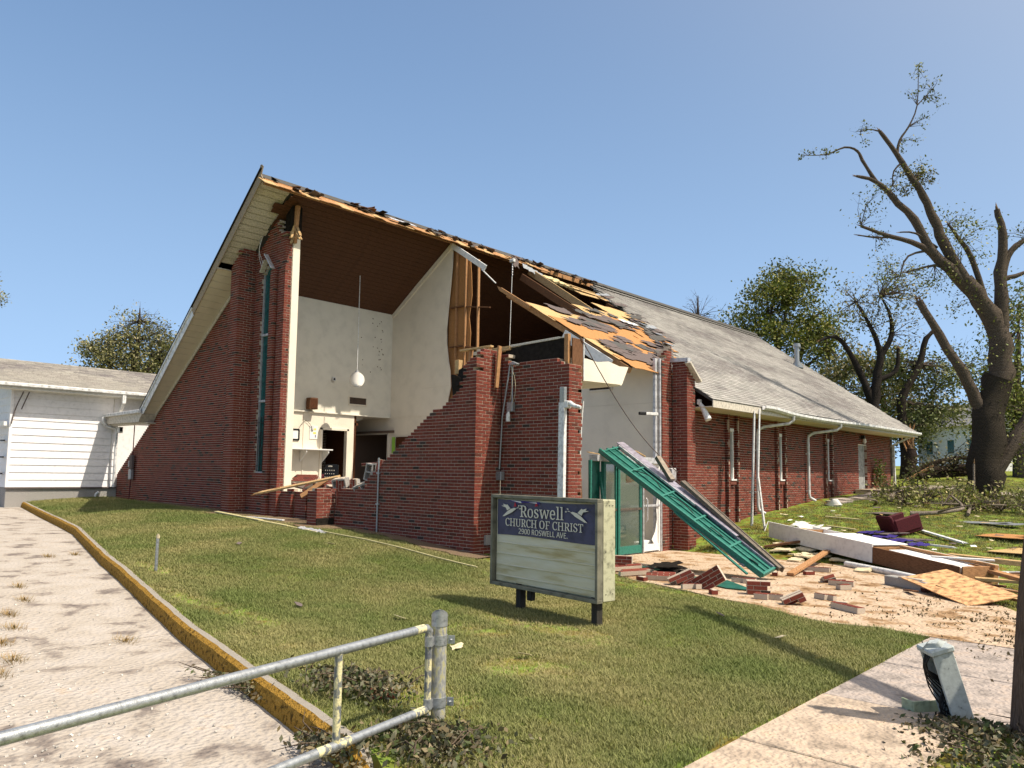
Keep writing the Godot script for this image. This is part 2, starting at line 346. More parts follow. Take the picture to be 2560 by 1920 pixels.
func build_ground() -> void:
	for p in PAD: pad_poly.append(Vector2(p[0], p[1]))
	var xs := []
	var x := -140.0
	while x < 120.0:
		xs.append(x)
		x += 0.35 if x > -22.0 and x < 14.0 else 3.0
	var bump := FastNoiseLite.new(); bump.seed = 4; bump.frequency = 0.35
	var cols := []
	for xi in xs:
		var zs := []
		var z := -220.0
		while z < -40.0: zs.append(z); z += 12.0
		z = -40.0
		while z < -24.0: zs.append(z); z += 1.0
		for i in 60: zs.append(-24.0 + 0.4 * i)
		var k := kerb_z(xi)
		for i in 31: zs.append(lerpf(0.0, k - 0.05, i / 30.0))
		zs.append(k + 0.05); zs.append(k + 3.0); zs.append(k + 40.0)
		var col := []
		for j in zs.size():
			var zz: float = zs[j]
			var y := gnd(xi, zz)
			if j >= zs.size() - 3: y = (drive_y(xi) - 0.06) if xi < 7.2 else gnd(xi, zz)
			elif not in_pad(xi, zz): y += bump.get_noise_2d(xi, zz) * 0.02
			if in_pad(xi, zz): y -= 0.02
			if xi > -15.0 and xi < 0.9 and zz < -0.4 and zz > -24.0: y = minf(y, 0.3)
			col.append(V(xi, y, zz))
		cols.append(col)
	var mb := MB.new()
	for i in cols.size() - 1:
		for j in cols[i].size() - 1:
			mb.quad(cols[i][j], cols[i][j + 1], cols[i + 1][j + 1], cols[i + 1][j])
	structure("lawn", mb, M["soil"])
	# bare soil strip along the foot of the front wall and where the grass is worn
	mb = MB.new()
	for s in [[-16.0, 0.0, 0.12, 0.5], [0.05, -0.7, 0.1, 0.35]]:
		var n := 60
		var x0: float = s[0]
		var x1 := 0.4 if s[0] < -5 else 1.9
		for i in n:
			var xa := lerpf(x0, x1, i / float(n)); var xb := lerpf(x0, x1, (i + 1) / float(n))
			var wa: float = 0.35 + 0.3 * bump.get_noise_2d(xa * 3.0, 2.0) + (0.55 if absf(xa + 7.0) < 3.0 else 0.0) + s[1]
			var wb: float = 0.35 + 0.3 * bump.get_noise_2d(xb * 3.0, 2.0) + (0.55 if absf(xb + 7.0) < 3.0 else 0.0) + s[1]
			mb.quad(G(xa, s[1] - 0.15, 0.035), G(xa, wa, 0.025), G(xb, wb, 0.025), G(xb, s[1] - 0.15, 0.035))
	structure("soil_border", mb, M["bare_soil"])
	build_paving()
	build_grass()

func build_paving() -> void:
	# driveway panels between joints, each with its own edges
	var drive := Node3D.new(); put(drive, "driveway", self); drive.set_meta("kind", "structure")
	var joints := [-60.0, -40.0, -26.0, -19.5, -12.4, -5.5, 1.72, 8.6]
	for i in joints.size() - 1:
		for lane in 2:
			var mb := MB.new()
			var x0: float = joints[i] + 0.012
			var x1: float = joints[i + 1] - 0.012
			var n := 24
			var w := 3.1
			for k in n:
				var xa := lerpf(x0, x1, k / float(n)); var xb := lerpf(x0, x1, (k + 1) / float(n))
				var za := kerb_z(xa) + 0.02 + lane * (w + 0.015); var zb := kerb_z(xb) + 0.02 + lane * (w + 0.015)
				var ya := drive_y(xa); var yb := drive_y(xb)
				var wj := sin(xa * 2.1) * 0.012
				mb.quad(V(xa, ya, za), V(xa, ya, za + w), V(xb, yb, zb + w), V(xb, yb, zb))
				mb.quad(V(xa, ya - 0.1, za + w), V(xb, yb - 0.1, zb + w), V(xb, yb, zb + w), V(xa, ya, za + w + wj * 0.0))
				if k == 0: mb.quad(V(xa, ya - 0.1, za), V(xa, ya - 0.1, za + w), V(xa, ya, za + w), V(xa, ya, za))
				if k == n - 1: mb.quad(V(xb, yb - 0.1, zb + w), V(xb, yb - 0.1, zb), V(xb, yb, zb), V(xb, yb, zb + w))
			part(drive, "concrete_panel", mb, M["concrete"])
	# kerb: rounded grey top, face with flaking yellow paint, in cast lengths
	var kerb := Node3D.new(); put(kerb, "kerb", self); kerb.set_meta("kind", "structure")
	var xk := -19.3
	var kn := FastNoiseLite.new(); kn.seed = 8; kn.frequency = 1.7
	while xk < 7.0:
		var L := minf(1.5 if xk > 3.0 else 3.0, 7.05 - xk)
		var mt := MB.new(); var mf := MB.new()
		var seg := 16
		var prev := []
		for i in seg + 1:
			var xx := xk + 0.006 + (L - 0.012) * i / seg
			var zz := kerb_z(xx); var yb := drive_y(xx) - 0.03; var yt := gnd(xx, zz) + 0.035 + 0.012 * kn.get_noise_2d(xx, 0)
			if xx > 6.75: yt -= (xx - 6.75) * 0.35
			var w := 0.012 * kn.get_noise_2d(xx * 2.0, 9)
			var p := [V(xx, yt - 0.03, zz - 0.1), V(xx, yt, zz - 0.05 + w), V(xx, yt - 0.004, zz + 0.01 + w), V(xx, yt - 0.035, zz + 0.055 + w), V(xx, yt - 0.09, zz + 0.075 + w), V(xx, yb, zz + 0.085 + w * 0.5)]
			if prev.size():
				for k in 5:
					(mt if k < 2 else mf).quad(prev[k], prev[k + 1], p[k + 1], p[k])
				if i == 1:
					mf.quad(prev[5], prev[4], prev[3], prev[2]); mt.quad(prev[5], prev[2], prev[1], prev[0])
				if i == seg:
					mf.quad(p[2], p[3], p[4], p[5]); mt.quad(p[0], p[1], p[2], p[5])
			prev = p
		var top := part(kerb, "kerb_stone", mt, M["kerb_top"])
		part(top, "painted_face", mf, M["kerb_yellow"])
		xk += L
	# public footway of square panels
	var walk := Node3D.new(); put(walk, "sidewalk", self); walk.set_meta("kind", "structure")
	var zz := -0.45
	var idx := 0
	while zz < 10.0:
		var mb := MB.new()
		var y := -0.185 + (0.004 if idx % 2 else 0.0)
		var x1 := 10.4 if zz < 4.0 else 9.62
		var cut := 0.0 if zz > 0.9 else 0.0
		mb.box(V((8.5 + x1) * 0.5, y - 0.05, zz + 0.775 + cut), V(x1 - 8.5, 0.1, 1.55 - 0.014), Basis(V(0, 1, 0), rf(-0.002, 0.002)), Color.WHITE, 0.008)
		part(walk, "paving_panel", mb, M["walk"] if zz > 4.0 else M["walk_grey"])
		zz += 1.551; idx += 1
	# concrete apron in front of the entrance
	var mb2 := MB.new()
	mb2.slab(pad_poly, V(0, -0.178, 0), V(1, 0, 0), V(0, 0, 1), 0.1)
	var flip := MB.new()
	var ixs := Geometry2D.triangulate_polygon(pad_poly)
	for i in range(0, ixs.size(), 3):
		var a := pad_poly[ixs[i]]; var b := pad_poly[ixs[i + 1]]; var d := pad_poly[ixs[i + 2]]
		var va := V(a.x, -0.178, a.y); var vb := V(b.x, -0.178, b.y); var vd := V(d.x, -0.178, d.y)
		if (vb - va).cross(vd - va).y < 0: flip.tri(va, vd, vb)
		else: flip.tri(va, vb, vd)
	for i in pad_poly.size():
		var a := pad_poly[i]; var b := pad_poly[(i + 1) % pad_poly.size()]
		flip.quad(V(a.x, -0.28, a.y), V(b.x, -0.28, b.y), V(b.x, -0.178, b.y), V(a.x, -0.178, a.y))
	structure("entrance_apron", flip, M["pad"])
	# path and road behind the church
	mb2 = MB.new()
	for i in 40:
		var xa := 1.4 + i * 1.2; var xb := xa + 1.2
		var za := -22.6 - (xa - 1.4) * 0.42; var zb := -22.6 - (xb - 1.4) * 0.42
		mb2.quad(G(xa, za, 0.03), G(xb, zb, 0.03), G(xb, zb - 1.6, 0.05), G(xa, za - 1.6, 0.05))
	structure("back_path", mb2, M["walk_grey"])

func blade_clump(seed_: int, count: int, h0: float, h1: float, spread: float, w: float) -> ArrayMesh:
	var r := RandomNumberGenerator.new(); r.seed = seed_
	var mb := MB.new()
	for i in count:
		var a := r.randf() * TAU
		var p := V(r.randf_range(-spread, spread), -0.005, r.randf_range(-spread, spread))
		var h := r.randf_range(h0, h1)
		var lean := V(cos(a), 0, sin(a)) * h * r.randf_range(0.3, 1.3)
		var side := V(-sin(a + r.randf_range(-1, 1)), 0, cos(a)) * w
		var col := Color(1, 1, 1) * r.randf_range(0.7, 1.25)
		if r.randf() < 0.12: col = Color(1.9, 1.35, 1.3)
		var mid := p + lean * 0.35 + V(0, h * 0.6, 0)
		var tip := p + lean + V(0, h, 0)
		mb.quad(p - side, p + side, mid + side * 0.7, mid - side * 0.7, col)
		mb.tri(mid - side * 0.7, mid + side * 0.7, tip, col)
	return mb.mesh(M["grass"])

func build_grass() -> void:
	var patch := FastNoiseLite.new(); patch.seed = 12; patch.frequency = 0.33; patch.fractal_octaves = 4
	var fine := FastNoiseLite.new(); fine.seed = 15; fine.frequency = 1.6
	var bufs := [PackedFloat32Array(), PackedFloat32Array(), PackedFloat32Array()]
	var zones := [[-22.0, 9.0, -0.6, 8.2, 0], [0.9, 18.0, -34.0, 0.9, 1]]
	for z in zones:
		var n := 330000 if z[4] == 0 else 110000
		for i in n:
			var x := rf(z[0], z[1]); var zz := rf(z[2], z[3])
			var dist := Vector2(x - EYE.x, zz - EYE.z).length()
			var keep := clampf(7.5 / dist, 0.0, 1.0)
			if rng.randf() > keep * (1.0 if z[4] == 0 else 1.4): continue
			if z[4] == 0 and zz > kerb_z(x) - 0.12: continue
			if x > 8.46 and zz > -0.4: continue
			if x < 1.3 and zz < -0.35: continue
			if x < 0.3 and zz < 0.12: continue
			if in_pad(x, zz): continue
			if x > 9.2 and zz > -1.0: continue
			var wall := zz - (0.5 if absf(x + 9.3) < 0.3 or absf(x + 5.0) < 0.3 else 0.0)
			var pv := patch.get_noise_2d(x, zz); var fv := fine.get_noise_2d(x, zz)
			var bare := 0.0
			if z[4] == 0:
				bare = 1.0 - smoothstep(0.15, 0.75 if absf(x + 7.0) > 3.2 else 1.1, wall + fv * 0.2)
				for b in [[4.9, 3.75, 1.3, 0.35], [4.4, 4.5, 0.9, 0.35], [1.2, 6.0, 2.2, 0.28], [-2.0, 5.45, 1.0, 0.2], [6.2, 6.6, 0.6, 0.4], [6.1, 5.4, 0.5, 0.4]]:
					var q := Vector2((x - b[0]) / b[2], (zz - b[1]) / b[3]).length()
					bare = maxf(bare, (1.0 - smoothstep(0.5, 1.1, q + fv * 0.35)) * 0.8)
			else:
				bare = 1.0 - smoothstep(0.1, 0.7, x - 1.1 + fv * 0.3) if zz < -6.0 else 0.0
				if pv > 0.32: bare = maxf(bare, 0.6)
			if rng.randf() < bare * 0.9: continue
			var dry := clampf(0.34 + pv * 0.75 + fv * 0.25 + bare * 0.6, 0.0, 1.0)
			var col := Color(0.17, 0.205, 0.065).lerp(Color(0.37, 0.315, 0.15), dry)
			col = col * rf(0.75, 1.2)
			var sc := rf(0.75, 1.25) * (0.85 + 0.022 * dist)
			if dist < 6.5: sc *= 0.9
			var an := rng.randf() * TAU
			var cs := cos(an) * sc; var sn := sin(an) * sc
			var sy := sc * rf(0.7, 1.1) * (0.72 if dry > 0.7 else 1.0)
			var b2: PackedFloat32Array = bufs[i % 3]
			b2.append_array([cs, 0, sn, x, 0, sy, 0, gnd(x, zz), -sn, 0, cs, zz, col.r, col.g, col.b, 1.0])
			bufs[i % 3] = b2
	for k in 3:
		var mm := MultiMesh.new()
		mm.transform_format = MultiMesh.TRANSFORM_3D; mm.use_colors = true
		mm.mesh = blade_clump(100 + k, 16, 0.018, 0.05, 0.075, 0.0032)
		mm.instance_count = bufs[k].size() / 16
		mm.buffer = bufs[k]
		var o := MultiMeshInstance3D.new(); o.multimesh = mm
		put(o, "grass", self)
		tag(o, "short mown green grass with dry straw patches covering the church lawn", "grass", "grass of the lawn")
		o.set_meta("kind", "stuff")

# ------------------------------------------------------------------ masonry
func brick_tone(r: RandomNumberGenerator, dark := 0.07) -> Color:
	var t := r.randf()
	if t < dark: return Color(0.062, 0.045, 0.038) * r.randf_range(0.8, 1.5)
	if t < dark + 0.16: return Color(0.16, 0.056, 0.042) * r.randf_range(0.8, 1.15)
	return Color(0.23, 0.062, 0.044) * r.randf_range(0.78, 1.15)
var brick_bank := []
func brick_box(mb: MB, o: Vector3, u: Vector3, nn: Vector3, L: float, col: Color, depth := 0.0925, h := 0.0577) -> void:
	# o: centre of the outer face; the outer edges are slightly worn
	var b := 0.004
	var up := u.cross(nn) * -1.0
	if up.y < 0: up = -up
	var hx := u * (L * 0.5); var hy := up * (h * 0.5)
	var fx := u * (L * 0.5 - b); var fy := up * (h * 0.5 - b)
	var bk := -nn * depth
	var i0 := o - nn * b
	var p := [o - fx - fy, o + fx - fy, o + fx + fy, o - fx + fy]
	var q := [i0 - hx - hy, i0 + hx - hy, i0 + hx + hy, i0 - hx + hy]
	if u.cross(up).dot(nn) < 0:
		p.reverse(); q.reverse()
	mb.quad(p[0], p[1], p[2], p[3], col)
	mb.quad(q[3] + bk, q[2] + bk, q[1] + bk, q[0] + bk, col)
	for i in 4:
		var j := (i + 1) % 4
		mb.quad(q[i], q[j], p[j], p[i], col)
		mb.quad(q[i] + bk, q[j] + bk, q[j], q[i], col)
func bank() -> void:
	var r := RandomNumberGenerator.new(); r.seed = 99
	for L in [0.1932, 0.0925]:
		var row := []
		for i in 14:
			var mb := MB.new()
			brick_box(mb, Vector3.ZERO, V(1, 0, 0), V(0, 0, 1), L, brick_tone(r))
			row.append(mb.mesh(M["brick"]))
		brick_bank.append(row)
# A running-bond face. start: foot of the face at its corner, u: direction away from the corner, nn: outward.
# keep(s, y) says where bricks stand; parity says which courses own the corner; the wall core is one mesh, bricks are its children.
func brick_wall(parent: Node, called: String, start: Vector3, u: Vector3, nn: Vector3, L: float, y0: float, y1: float, keep: Callable, parity := 0, singles := 300, seed_ := 1, corner := true, core := 0.2, dark := 0.07, holes := []) -> MeshInstance3D:
	var r := RandomNumberGenerator.new(); r.seed = seed_
	var cm := MB.new()
	var bricks := []
	var k0 := int(floor(y0 / COURSE))
	var k1 := int(ceil(y1 / COURSE))
	var up := V(0, 1, 0)
	for k in range(k0, k1):
		var yc := k * COURSE
		var ym := yc + COURSE * 0.5
		var own := (k & 1) == parity
		var s := 0.0 if (own or not corner) else 0.1025
		if not corner and not own: s = -0.1016
		var run0 := -1.0; var run1 := -1.0
		while s < L - 0.02:
			var a := maxf(s, 0.0); var b := minf(s + 0.1932, L)
			s += UNIT
			for h in holes:
				if ym > h[2] and ym < h[3] and b > h[0] and a < h[1]:
					if (a + b) * 0.5 < (h[0] + h[1]) * 0.5: b = minf(b, h[0])
					else: a = maxf(a, h[1])
			if b - a < 0.025:
				if run0 >= 0 and not holes.is_empty():
					_core(cm, start, u, nn, run0, run1, yc, core); run0 = -1.0
				continue
			if run0 >= 0 and a > run1 + 0.05:
				_core(cm, start, u, nn, run0, run1, yc, core); run0 = -1.0
			var mid := (a + b) * 0.5
			var ok: bool = keep.call(mid, ym)
			if ok:
				bricks.append([start + u * mid + V(0, ym + 0.0, 0) + u * r.randf_range(-0.001, 0.001) + nn * r.randf_range(-0.0025, 0.0015), b - a, brick_tone(r, dark)])
			if ok and run0 < 0: run0 = (a if a > 0.02 else (0.0 if not corner else 0.006))
			if ok: run1 = b
			if not ok and run0 >= 0:
				_core(cm, start, u, nn, run0, run1, yc, core); run0 = -1.0
		if run0 >= 0: _core(cm, start, u, nn, run0, minf(run1 + 0.01, L - 0.001), yc, core)
	var wall := part(parent, called, cm, M["mortar"])
	var order := range(bricks.size())
	order.sort_custom(func(i, j): return bricks[i][0].distance_squared_to(EYE) < bricks[j][0].distance_squared_to(EYE))
	var rest := MB.new()
	var made := 0
	var xf := Basis(u, up, u.cross(up))
	var flip := u.cross(up).dot(nn) < 0
	if flip: xf = Basis(-u, up, nn)
	for i in order:
		var b: Array = bricks[i]
		var full := absf(b[1] - 0.1932) < 0.004
		var half := absf(b[1] - 0.0925) < 0.006
		if made < singles and (full or half):
			piece(wall, "brick", brick_bank[0 if full else 1][r.randi() % 14], Transform3D(xf, b[0]))
			made += 1
		else:
			brick_box(rest, b[0], xf.x, nn, b[1], b[2])
	if rest.v.size():
		stuff(wall, "more_bricks", rest, M["brick"])
	return wall
func _core(cm: MB, start: Vector3, u: Vector3, nn: Vector3, a: float, b: float, yc: float, t: float) -> void:
	var o := start + u * ((a + b) * 0.5) + V(0, yc + COURSE * 0.5, 0) - nn * (0.008 + t * 0.5)
	cm.box(o, Vector3(b - a, COURSE, t), Basis(u, V(0, 1, 0), u.cross(V(0, 1, 0))))
# a loose lump of masonry: w bricks long, c courses high, d wythes deep, as one fallen thing
func lump(called: String, label: String, at: Vector3, b: Basis, w: float, c: int, group := "", ragged := 0.3, category := "brick lump", parent: Node = null, upright := false, solid := true, wythes := 1) -> Node3D:
	var o := Node3D.new()
	put(o, called, parent if parent else self)
	o.transform = Transform3D(b, at)
	if parent == null: tag(o, label, category, group)
	var cm := MB.new()
	for k in c:
		for dd in wythes:
			var s := -w * 0.5 - (0.1016 if k & 1 else 0.0)
			while s < w * 0.5:
				var a := maxf(s, -w * 0.5); var e := minf(s + 0.1932, w * 0.5)
				s += UNIT
				if e - a < 0.04: continue
				if (absf((a + e) * 0.5) > w * 0.5 - 0.16 or k == c - 1) and rng.randf() < ragged: continue
				var zc := -dd * 0.103
				var mid := (a + e) * 0.5
				var full := e - a > 0.15
				var y := k * COURSE + COURSE * 0.5
				var xf := Transform3D(Basis().scaled(V(1 if full else (e - a) / 0.0925, 1, 1)), V(mid, y, zc))
				piece(o, "brick", brick_bank[0 if full else 1][rng.randi() % 14], xf)
				if solid: cm.box(V(mid, y, zc - 0.045), V(e - a + 0.008, COURSE, 0.075))
	if cm.v.size(): part(o, "mortar_bed", cm, M["mortar"])
	return o
func loose_brick(at: Vector3, b: Basis, label: String, group: String, i := 0) -> void:
	var o := Node3D.new(); put(o, "brick_rubble", self); o.transform = Transform3D(b, at)
	tag(o, label, "brick", group)
	piece(o, "brick", brick_bank[0][rng.randi() % 14], Transform3D(Basis(), V(0, 0.03, 0.046)))
	var mb := MB.new()
	mb.box(V(rf(-0.03, 0.03), 0.063, 0), V(0.15, 0.012, 0.075), Basis(V(0, 1, 0), rf(-0.2, 0.2)), Color.WHITE, 0.004)
	part(o, "mortar_crust", mb, M["mortar"])

# ------------------------------------------------------------------ the church
const XR := -7.18
func y_left(x: float) -> float: return 9.2 - 0.69 * (XR - x)
func y_right(x: float) -> float: return 9.22 - 0.62 * (x - XR)
func front_profile(x: float) -> float:   # broken top of the front wall between the right pilaster and the corner
	return lerp_table([[-4.9, 1.15], [-4.5, 1.2], [-3.75, 1.22], [-3.63, 1.32], [-3.44, 1.49], [-3.26, 1.7], [-2.94, 1.92], [-2.59, 2.08], [-2.38, 2.24], [-2.11, 2.41], [-1.78, 2.61], [-1.46, 2.82], [-1.08, 3.02], [-0.71, 3.15], [-0.54, 3.31], [-0.48, 3.43], [-0.36, 3.62], [-0.3, 3.95], [0.05, 4.0]], x)
func shingles(parent: Node, o: Vector3, down: Vector3, along: Vector3, S: float, L: float, keep: Callable, singles: int, seed_: int, tones: Array, tabw := 0.305, expo := 0.142) -> void:
	var r := RandomNumberGenerator.new(); r.seed = seed_
	var up := along.cross(down).normalized()
	if up.y < 0: up = -up
	var var_ := []
	for i in 10:
		var mb := MB.new()
		_tab(mb, Vector3.ZERO, V(0, 0, 1), V(1, 0, 0), V(0, 1, 0), tabw, expo, tones[i % tones.size()] * r.randf_range(0.85, 1.1))
		var_.append(mb.mesh(M["shingle"]))
	var rest := MB.new()
	var made := []
	var rows := int(S / expo)
	var streak := FastNoiseLite.new(); streak.seed = seed_; streak.frequency = 0.5
	for i in rows:
		var s := i * expo
		var a := -r.randf() * tabw
		while a < L:
			if keep.call(s + expo * 0.5, a + tabw * 0.5):
				var t := clampf((streak.get_noise_2d(a * 0.35, s * 0.8) + 0.55) * 0.9 + r.randf_range(-0.2, 0.2), 0.0, 0.999)
				made.append([o + down * s + along * (a + tabw * 0.5), int(t * tones.size())])
			a += tabw
	var order := range(made.size())
	order.sort_custom(func(i, j): return made[i][0].distance_squared_to(EYE) < made[j][0].distance_squared_to(EYE))
	var xf := Basis(along, up, down)
	var flip := xf.determinant() < 0
	if flip: xf = Basis(-along, up, down)
	var k := 0
	for i in order:
		var m: Array = made[i]
		if k < singles:
			piece(parent, "shingle", var_[m[1] + (tones.size() if tones.size() <= 5 and r.randf() < 0.5 else 0)], Transform3D(xf, m[0]))
			k += 1
		else:
			_tab(rest, m[0], down, along, up, tabw, expo, tones[m[1]] * r.randf_range(0.85, 1.1))
	if rest.v.size(): stuff(parent, "more_shingles", rest, M["shingle"])
func _tab(mb: MB, p: Vector3, down: Vector3, along: Vector3, up: Vector3, w: float, e: float, col: Color) -> void:
	var h := along * (w * 0.5 - 0.004)
	var a := p - h + up * 0.003; var b := p + h + up * 0.003
	var c2 := p + h + down * (e + 0.002) + up * 0.013; var d := p - h + down * (e + 0.002) + up * 0.013
	var cc := p + h + down * (e + 0.002) - up * 0.002; var dd := p - h + down * (e + 0.002) - up * 0.002
	if (b - a).cross(d - a).dot(up) < 0:
		mb.quad(a, d, c2, b, col); mb.quad(d, dd, cc, c2, col); mb.tri(a, dd, d, col); mb.tri(b, c2, cc, col)
	else:
		mb.quad(a, b, c2, d, col); mb.quad(c2, cc, dd, d, col); mb.tri(a, d, dd, col); mb.tri(b, cc, c2, col)
# irregular sheet: rectangle w x l with torn edges
func torn(w: float, l: float, rag: float, n := 7) -> PackedVector2Array:
	var p := PackedVector2Array()
	for i in n: p.append(Vector2(-w * 0.5 + w * i / n, -l * 0.5 + rf(-rag, rag)))
	for i in n: p.append(Vector2(w * 0.5 + rf(-rag, rag), -l * 0.5 + l * i / n))
	for i in n: p.append(Vector2(w * 0.5 - w * i / n, l * 0.5 + rf(-rag, rag)))
	for i in n: p.append(Vector2(-w * 0.5 + rf(-rag, rag), l * 0.5 - l * i / n))
	return p
func sheet(parent: Node, called: String, m: Material, at: Vector3, ux: Vector3, uy: Vector3, poly: PackedVector2Array, t: float) -> MeshInstance3D:
	var mb := MB.new()
	mb.slab(poly, Vector3.ZERO, V(1, 0, 0), V(0, 1, 0), t)
	ux = ux.normalized(); uy = (uy - ux * uy.dot(ux)).normalized()
	return part(parent, called, mb, m, Transform3D(Basis(ux, uy, ux.cross(uy)), at))

func build_church() -> void:
	var ch := thing("church_building", "red brick church with torn open gable and grey shingle roof", "church")
	church_walls(ch)
	church_roof(ch)
	church_inside(ch)
	church_entrance(ch)
	church_side(ch)

func church_walls(ch: Node) -> void:
	# front wall, left of the window bay
	brick_wall(ch, "front_wall", V(-9.571, 0, 0), V(-1, 0, 0), V(0, 0, 1), 8.9, 0.3, 7.6, func(s, y): var x: float = -9.571 - s; return y < minf(y_left(x) - 0.02, 99.0 if x > -15.45 else 3.36), 0, 300, 2, false, 0.2)
	# left pilaster
	var yl := func(_s, y): return y < 7.9
	brick_wall(ch, "pilaster", V(-9.11, 0, 0.5), V(-1, 0, 0), V(0, 0, 1), 0.46, 0.2, 7.7, func(s, y): return y < y_left(-9.11 - s) - 0.1, 0, 60, 3)
	brick_wall(ch, "pilaster", V(-9.11, 0, 0.5), V(0, 0, -1), V(1, 0, 0), 0.5, 0.2, 8.0, yl, 1, 120, 4)
	# window bay with the tall narrow window
	var bay := func(s, y):
		var x: float = -7.51 - s
		var top := y_left(x) - 0.05
		if x > -8.0: top = minf(top, 8.36 - (x + 8.0) * 0.75 + 0.1 * sin(x * 37.0))
		return y < top
	brick_wall(ch, "window_bay", V(-7.51, 0, 0), V(-1, 0, 0), V(0, 0, 1), 1.63, 0.2, 8.6, bay, 0, 240, 5, true, 0.2, 0.07, [[0.59, 1.23, 1.56, 7.2], [0.7, 1.12, 7.2, 7.33], [0.82, 1.0, 7.33, 7.45]])
	brick_wall(ch, "window_bay", V(-7.51, 0, 0), V(0, 0, -1), V(1, 0, 0), 0.2, 0.2, 8.1, func(s, y): return y < 7.98 + s * 0.3, 1, 120, 6)
	brick_wall(ch, "window_pier", V(-7.87, 0, 0.1), V(-1, 0, 0), V(0, 0, 1), 0.24, 0.2, 7.2, func(_s, y): return y < 7.2, 0, 40, 7, true, 0.06)
	brick_wall(ch, "window_pier", V(-7.87, 0, 0.1), V(0, 0, -1), V(1, 0, 0), 0.095, 0.2, 7.2, func(_s, y): return y < 7.2, 1, 60, 8, true, 0.1)
	brick_wall(ch, "window_reveal", V(-8.74, 0, -0.01), V(0, 0, -1), V(1, 0, 0), 0.11, 1.5, 7.2, func(_s, y): return y < 7.2, 0, 60, 9, false, 0.05)
	tall_window(ch)
	# broken dwarf wall below the lost windows
	brick_wall(ch, "broken_wall", V(-6.95, 0, -0.1), V(-1, 0, 0), V(0, 0, 1), 0.55, 0.2, 1.2, func(s, y): return y < 1.08 + 0.05 * sin(s * 9.0), 0, 40, 10)
	brick_wall(ch, "broken_wall", V(-6.95, 0, -0.1), V(0, 0, -1), V(1, 0, 0), 0.1, 0.2, 1.2, func(_s, y): return y < 1.1, 1, 40, 11)
	brick_wall(ch, "broken_wall", V(-6.40, 0, -0.2), V(-1, 0, 0), V(0, 0, 1), 0.54, 0.2, 1.2, func(s, y): return y < 1.05, 0, 40, 12)
	brick_wall(ch, "broken_wall", V(-6.40, 0, -0.2), V(0, 0, -1), V(1, 0, 0), 0.1, 0.2, 1.2, func(_s, y): return y < 1.08, 1, 40, 13)
	brick_wall(ch, "broken_wall", V(-5.22, 0, -0.3), V(-1, 0, 0), V(0, 0, 1), 1.17, 0.2, 1.2, func(s, y): return y < 1.0, 0, 80, 14, false)
	brick_wall(ch, "pilaster", V(-4.83, 0, 0.5), V(-1, 0, 0), V(0, 0, 1), 0.4, 0.1, 1.2, func(_s, y): return y < 1.17, 0, 60, 15)
	brick_wall(ch, "pilaster", V(-4.83, 0, 0.5), V(0, 0, -1), V(1, 0, 0), 0.5, 0.1, 1.2, func(s, y): return y < 1.19 - (0.08 if s > 0.3 else 0.0), 1, 60, 16)
	var tarm := MB.new(); tarm.box(V(-4.825, 0.39, 0.25), V(0.03, 0.24, 0.5), Basis(), Color.WHITE, 0.01)
	part(ch, "tarred_footing", tarm, M["tar"])
	# front wall with its stepped break, and the return at the entrance
	brick_wall(ch, "broken_front_wall", V(0, 0, 0), V(-1, 0, 0), V(0, 0, 1), 4.83, -0.12, 4.1, func(s, y): return y < front_profile(-s), 0, 300, 17, true, 0.2)
	brick_wall(ch, "corner_return", V(0, 0, 0), V(0, 0, -1), V(1, 0, 0), 0.75, -0.12, 4.3, func(s, y): return y < lerp_table([[0.0, 3.98], [0.12, 4.0], [0.17, 4.16], [0.5, 4.23], [0.75, 4.18]], s) and not (y > 3.72 and y < 3.8 and s < 0.16), 1, 260, 18)
	brick_wall(ch, "entrance_wall", V(1.81, 0, -0.75), V(-1, 0, 0), V(0, 0, 1), 1.80, -0.25, 4.3, func(s, y): return y < lerp_table([[0.0, 4.19], [0.1, 4.1], [0.35, 3.86], [0.68, 3.92], [1.56, 3.92], [1.58, 3.85], [1.66, 3.84], [1.68, 3.78], [1.81, 3.77]], 1.81 - s), 0, 300, 19)
	brick_wall(ch, "entrance_wall", V(1.81, 0, -0.75), V(0, 0, -1), V(1, 0, 0), 0.43, -0.25, 3.8, func(s, y): return y < 3.78 - (0.2 if s > 0.33 else 0.0) and not (s > 0.33 and int(y / COURSE) % 3 == 0), 1, 120, 20)
	# right-hand pier of the entrance
	brick_wall(ch, "entrance_pier", V(1.07, 0, -5.36), V(-1, 0, 0), V(0, 0, 1), 0.11, -0.28, 4.6, func(_s, y): return y < 4.45, 0, 60, 21)
	brick_wall(ch, "entrance_pier", V(1.07, 0, -5.36), V(0, 0, -1), V(1, 0, 0), 0.44, -0.28, 4.95, func(s, y): return y < 4.42 + s * 1.1, 1, 180, 22)
	brick_wall(ch, "buttress", V(1.5, 0, -5.8), V(-1, 0, 0), V(0, 0, 1), 0.425, -0.28, 4.5, func(_s, y): return y < 4.48, 0, 140, 23)
	brick_wall(ch, "buttress", V(1.5, 0, -5.8), V(0, 0, -1), V(1, 0, 0), 0.4, -0.28, 4.5, func(s, y): return y < 4.42 - s * 1.05, 1, 140, 24)
	var cop := part(ch, "coping", _coping(), M["alu"])
	beam(cop, "coping_trim", V(1.56, 4.42, -5.74), V(1.56, 3.98, -6.3), 0.16, 0.06, M["trim"])
func _coping() -> MB:
	var mb := MB.new()
	mb.slab(PackedVector2Array([Vector2(0.98, 4.56), Vector2(1.56, 4.53), Vector2(1.56, 4.44), Vector2(0.98, 4.46)]), V(0, 0, -5.73), V(1, 0, 0), V(0, 1, 0), 0.16)
	return mb
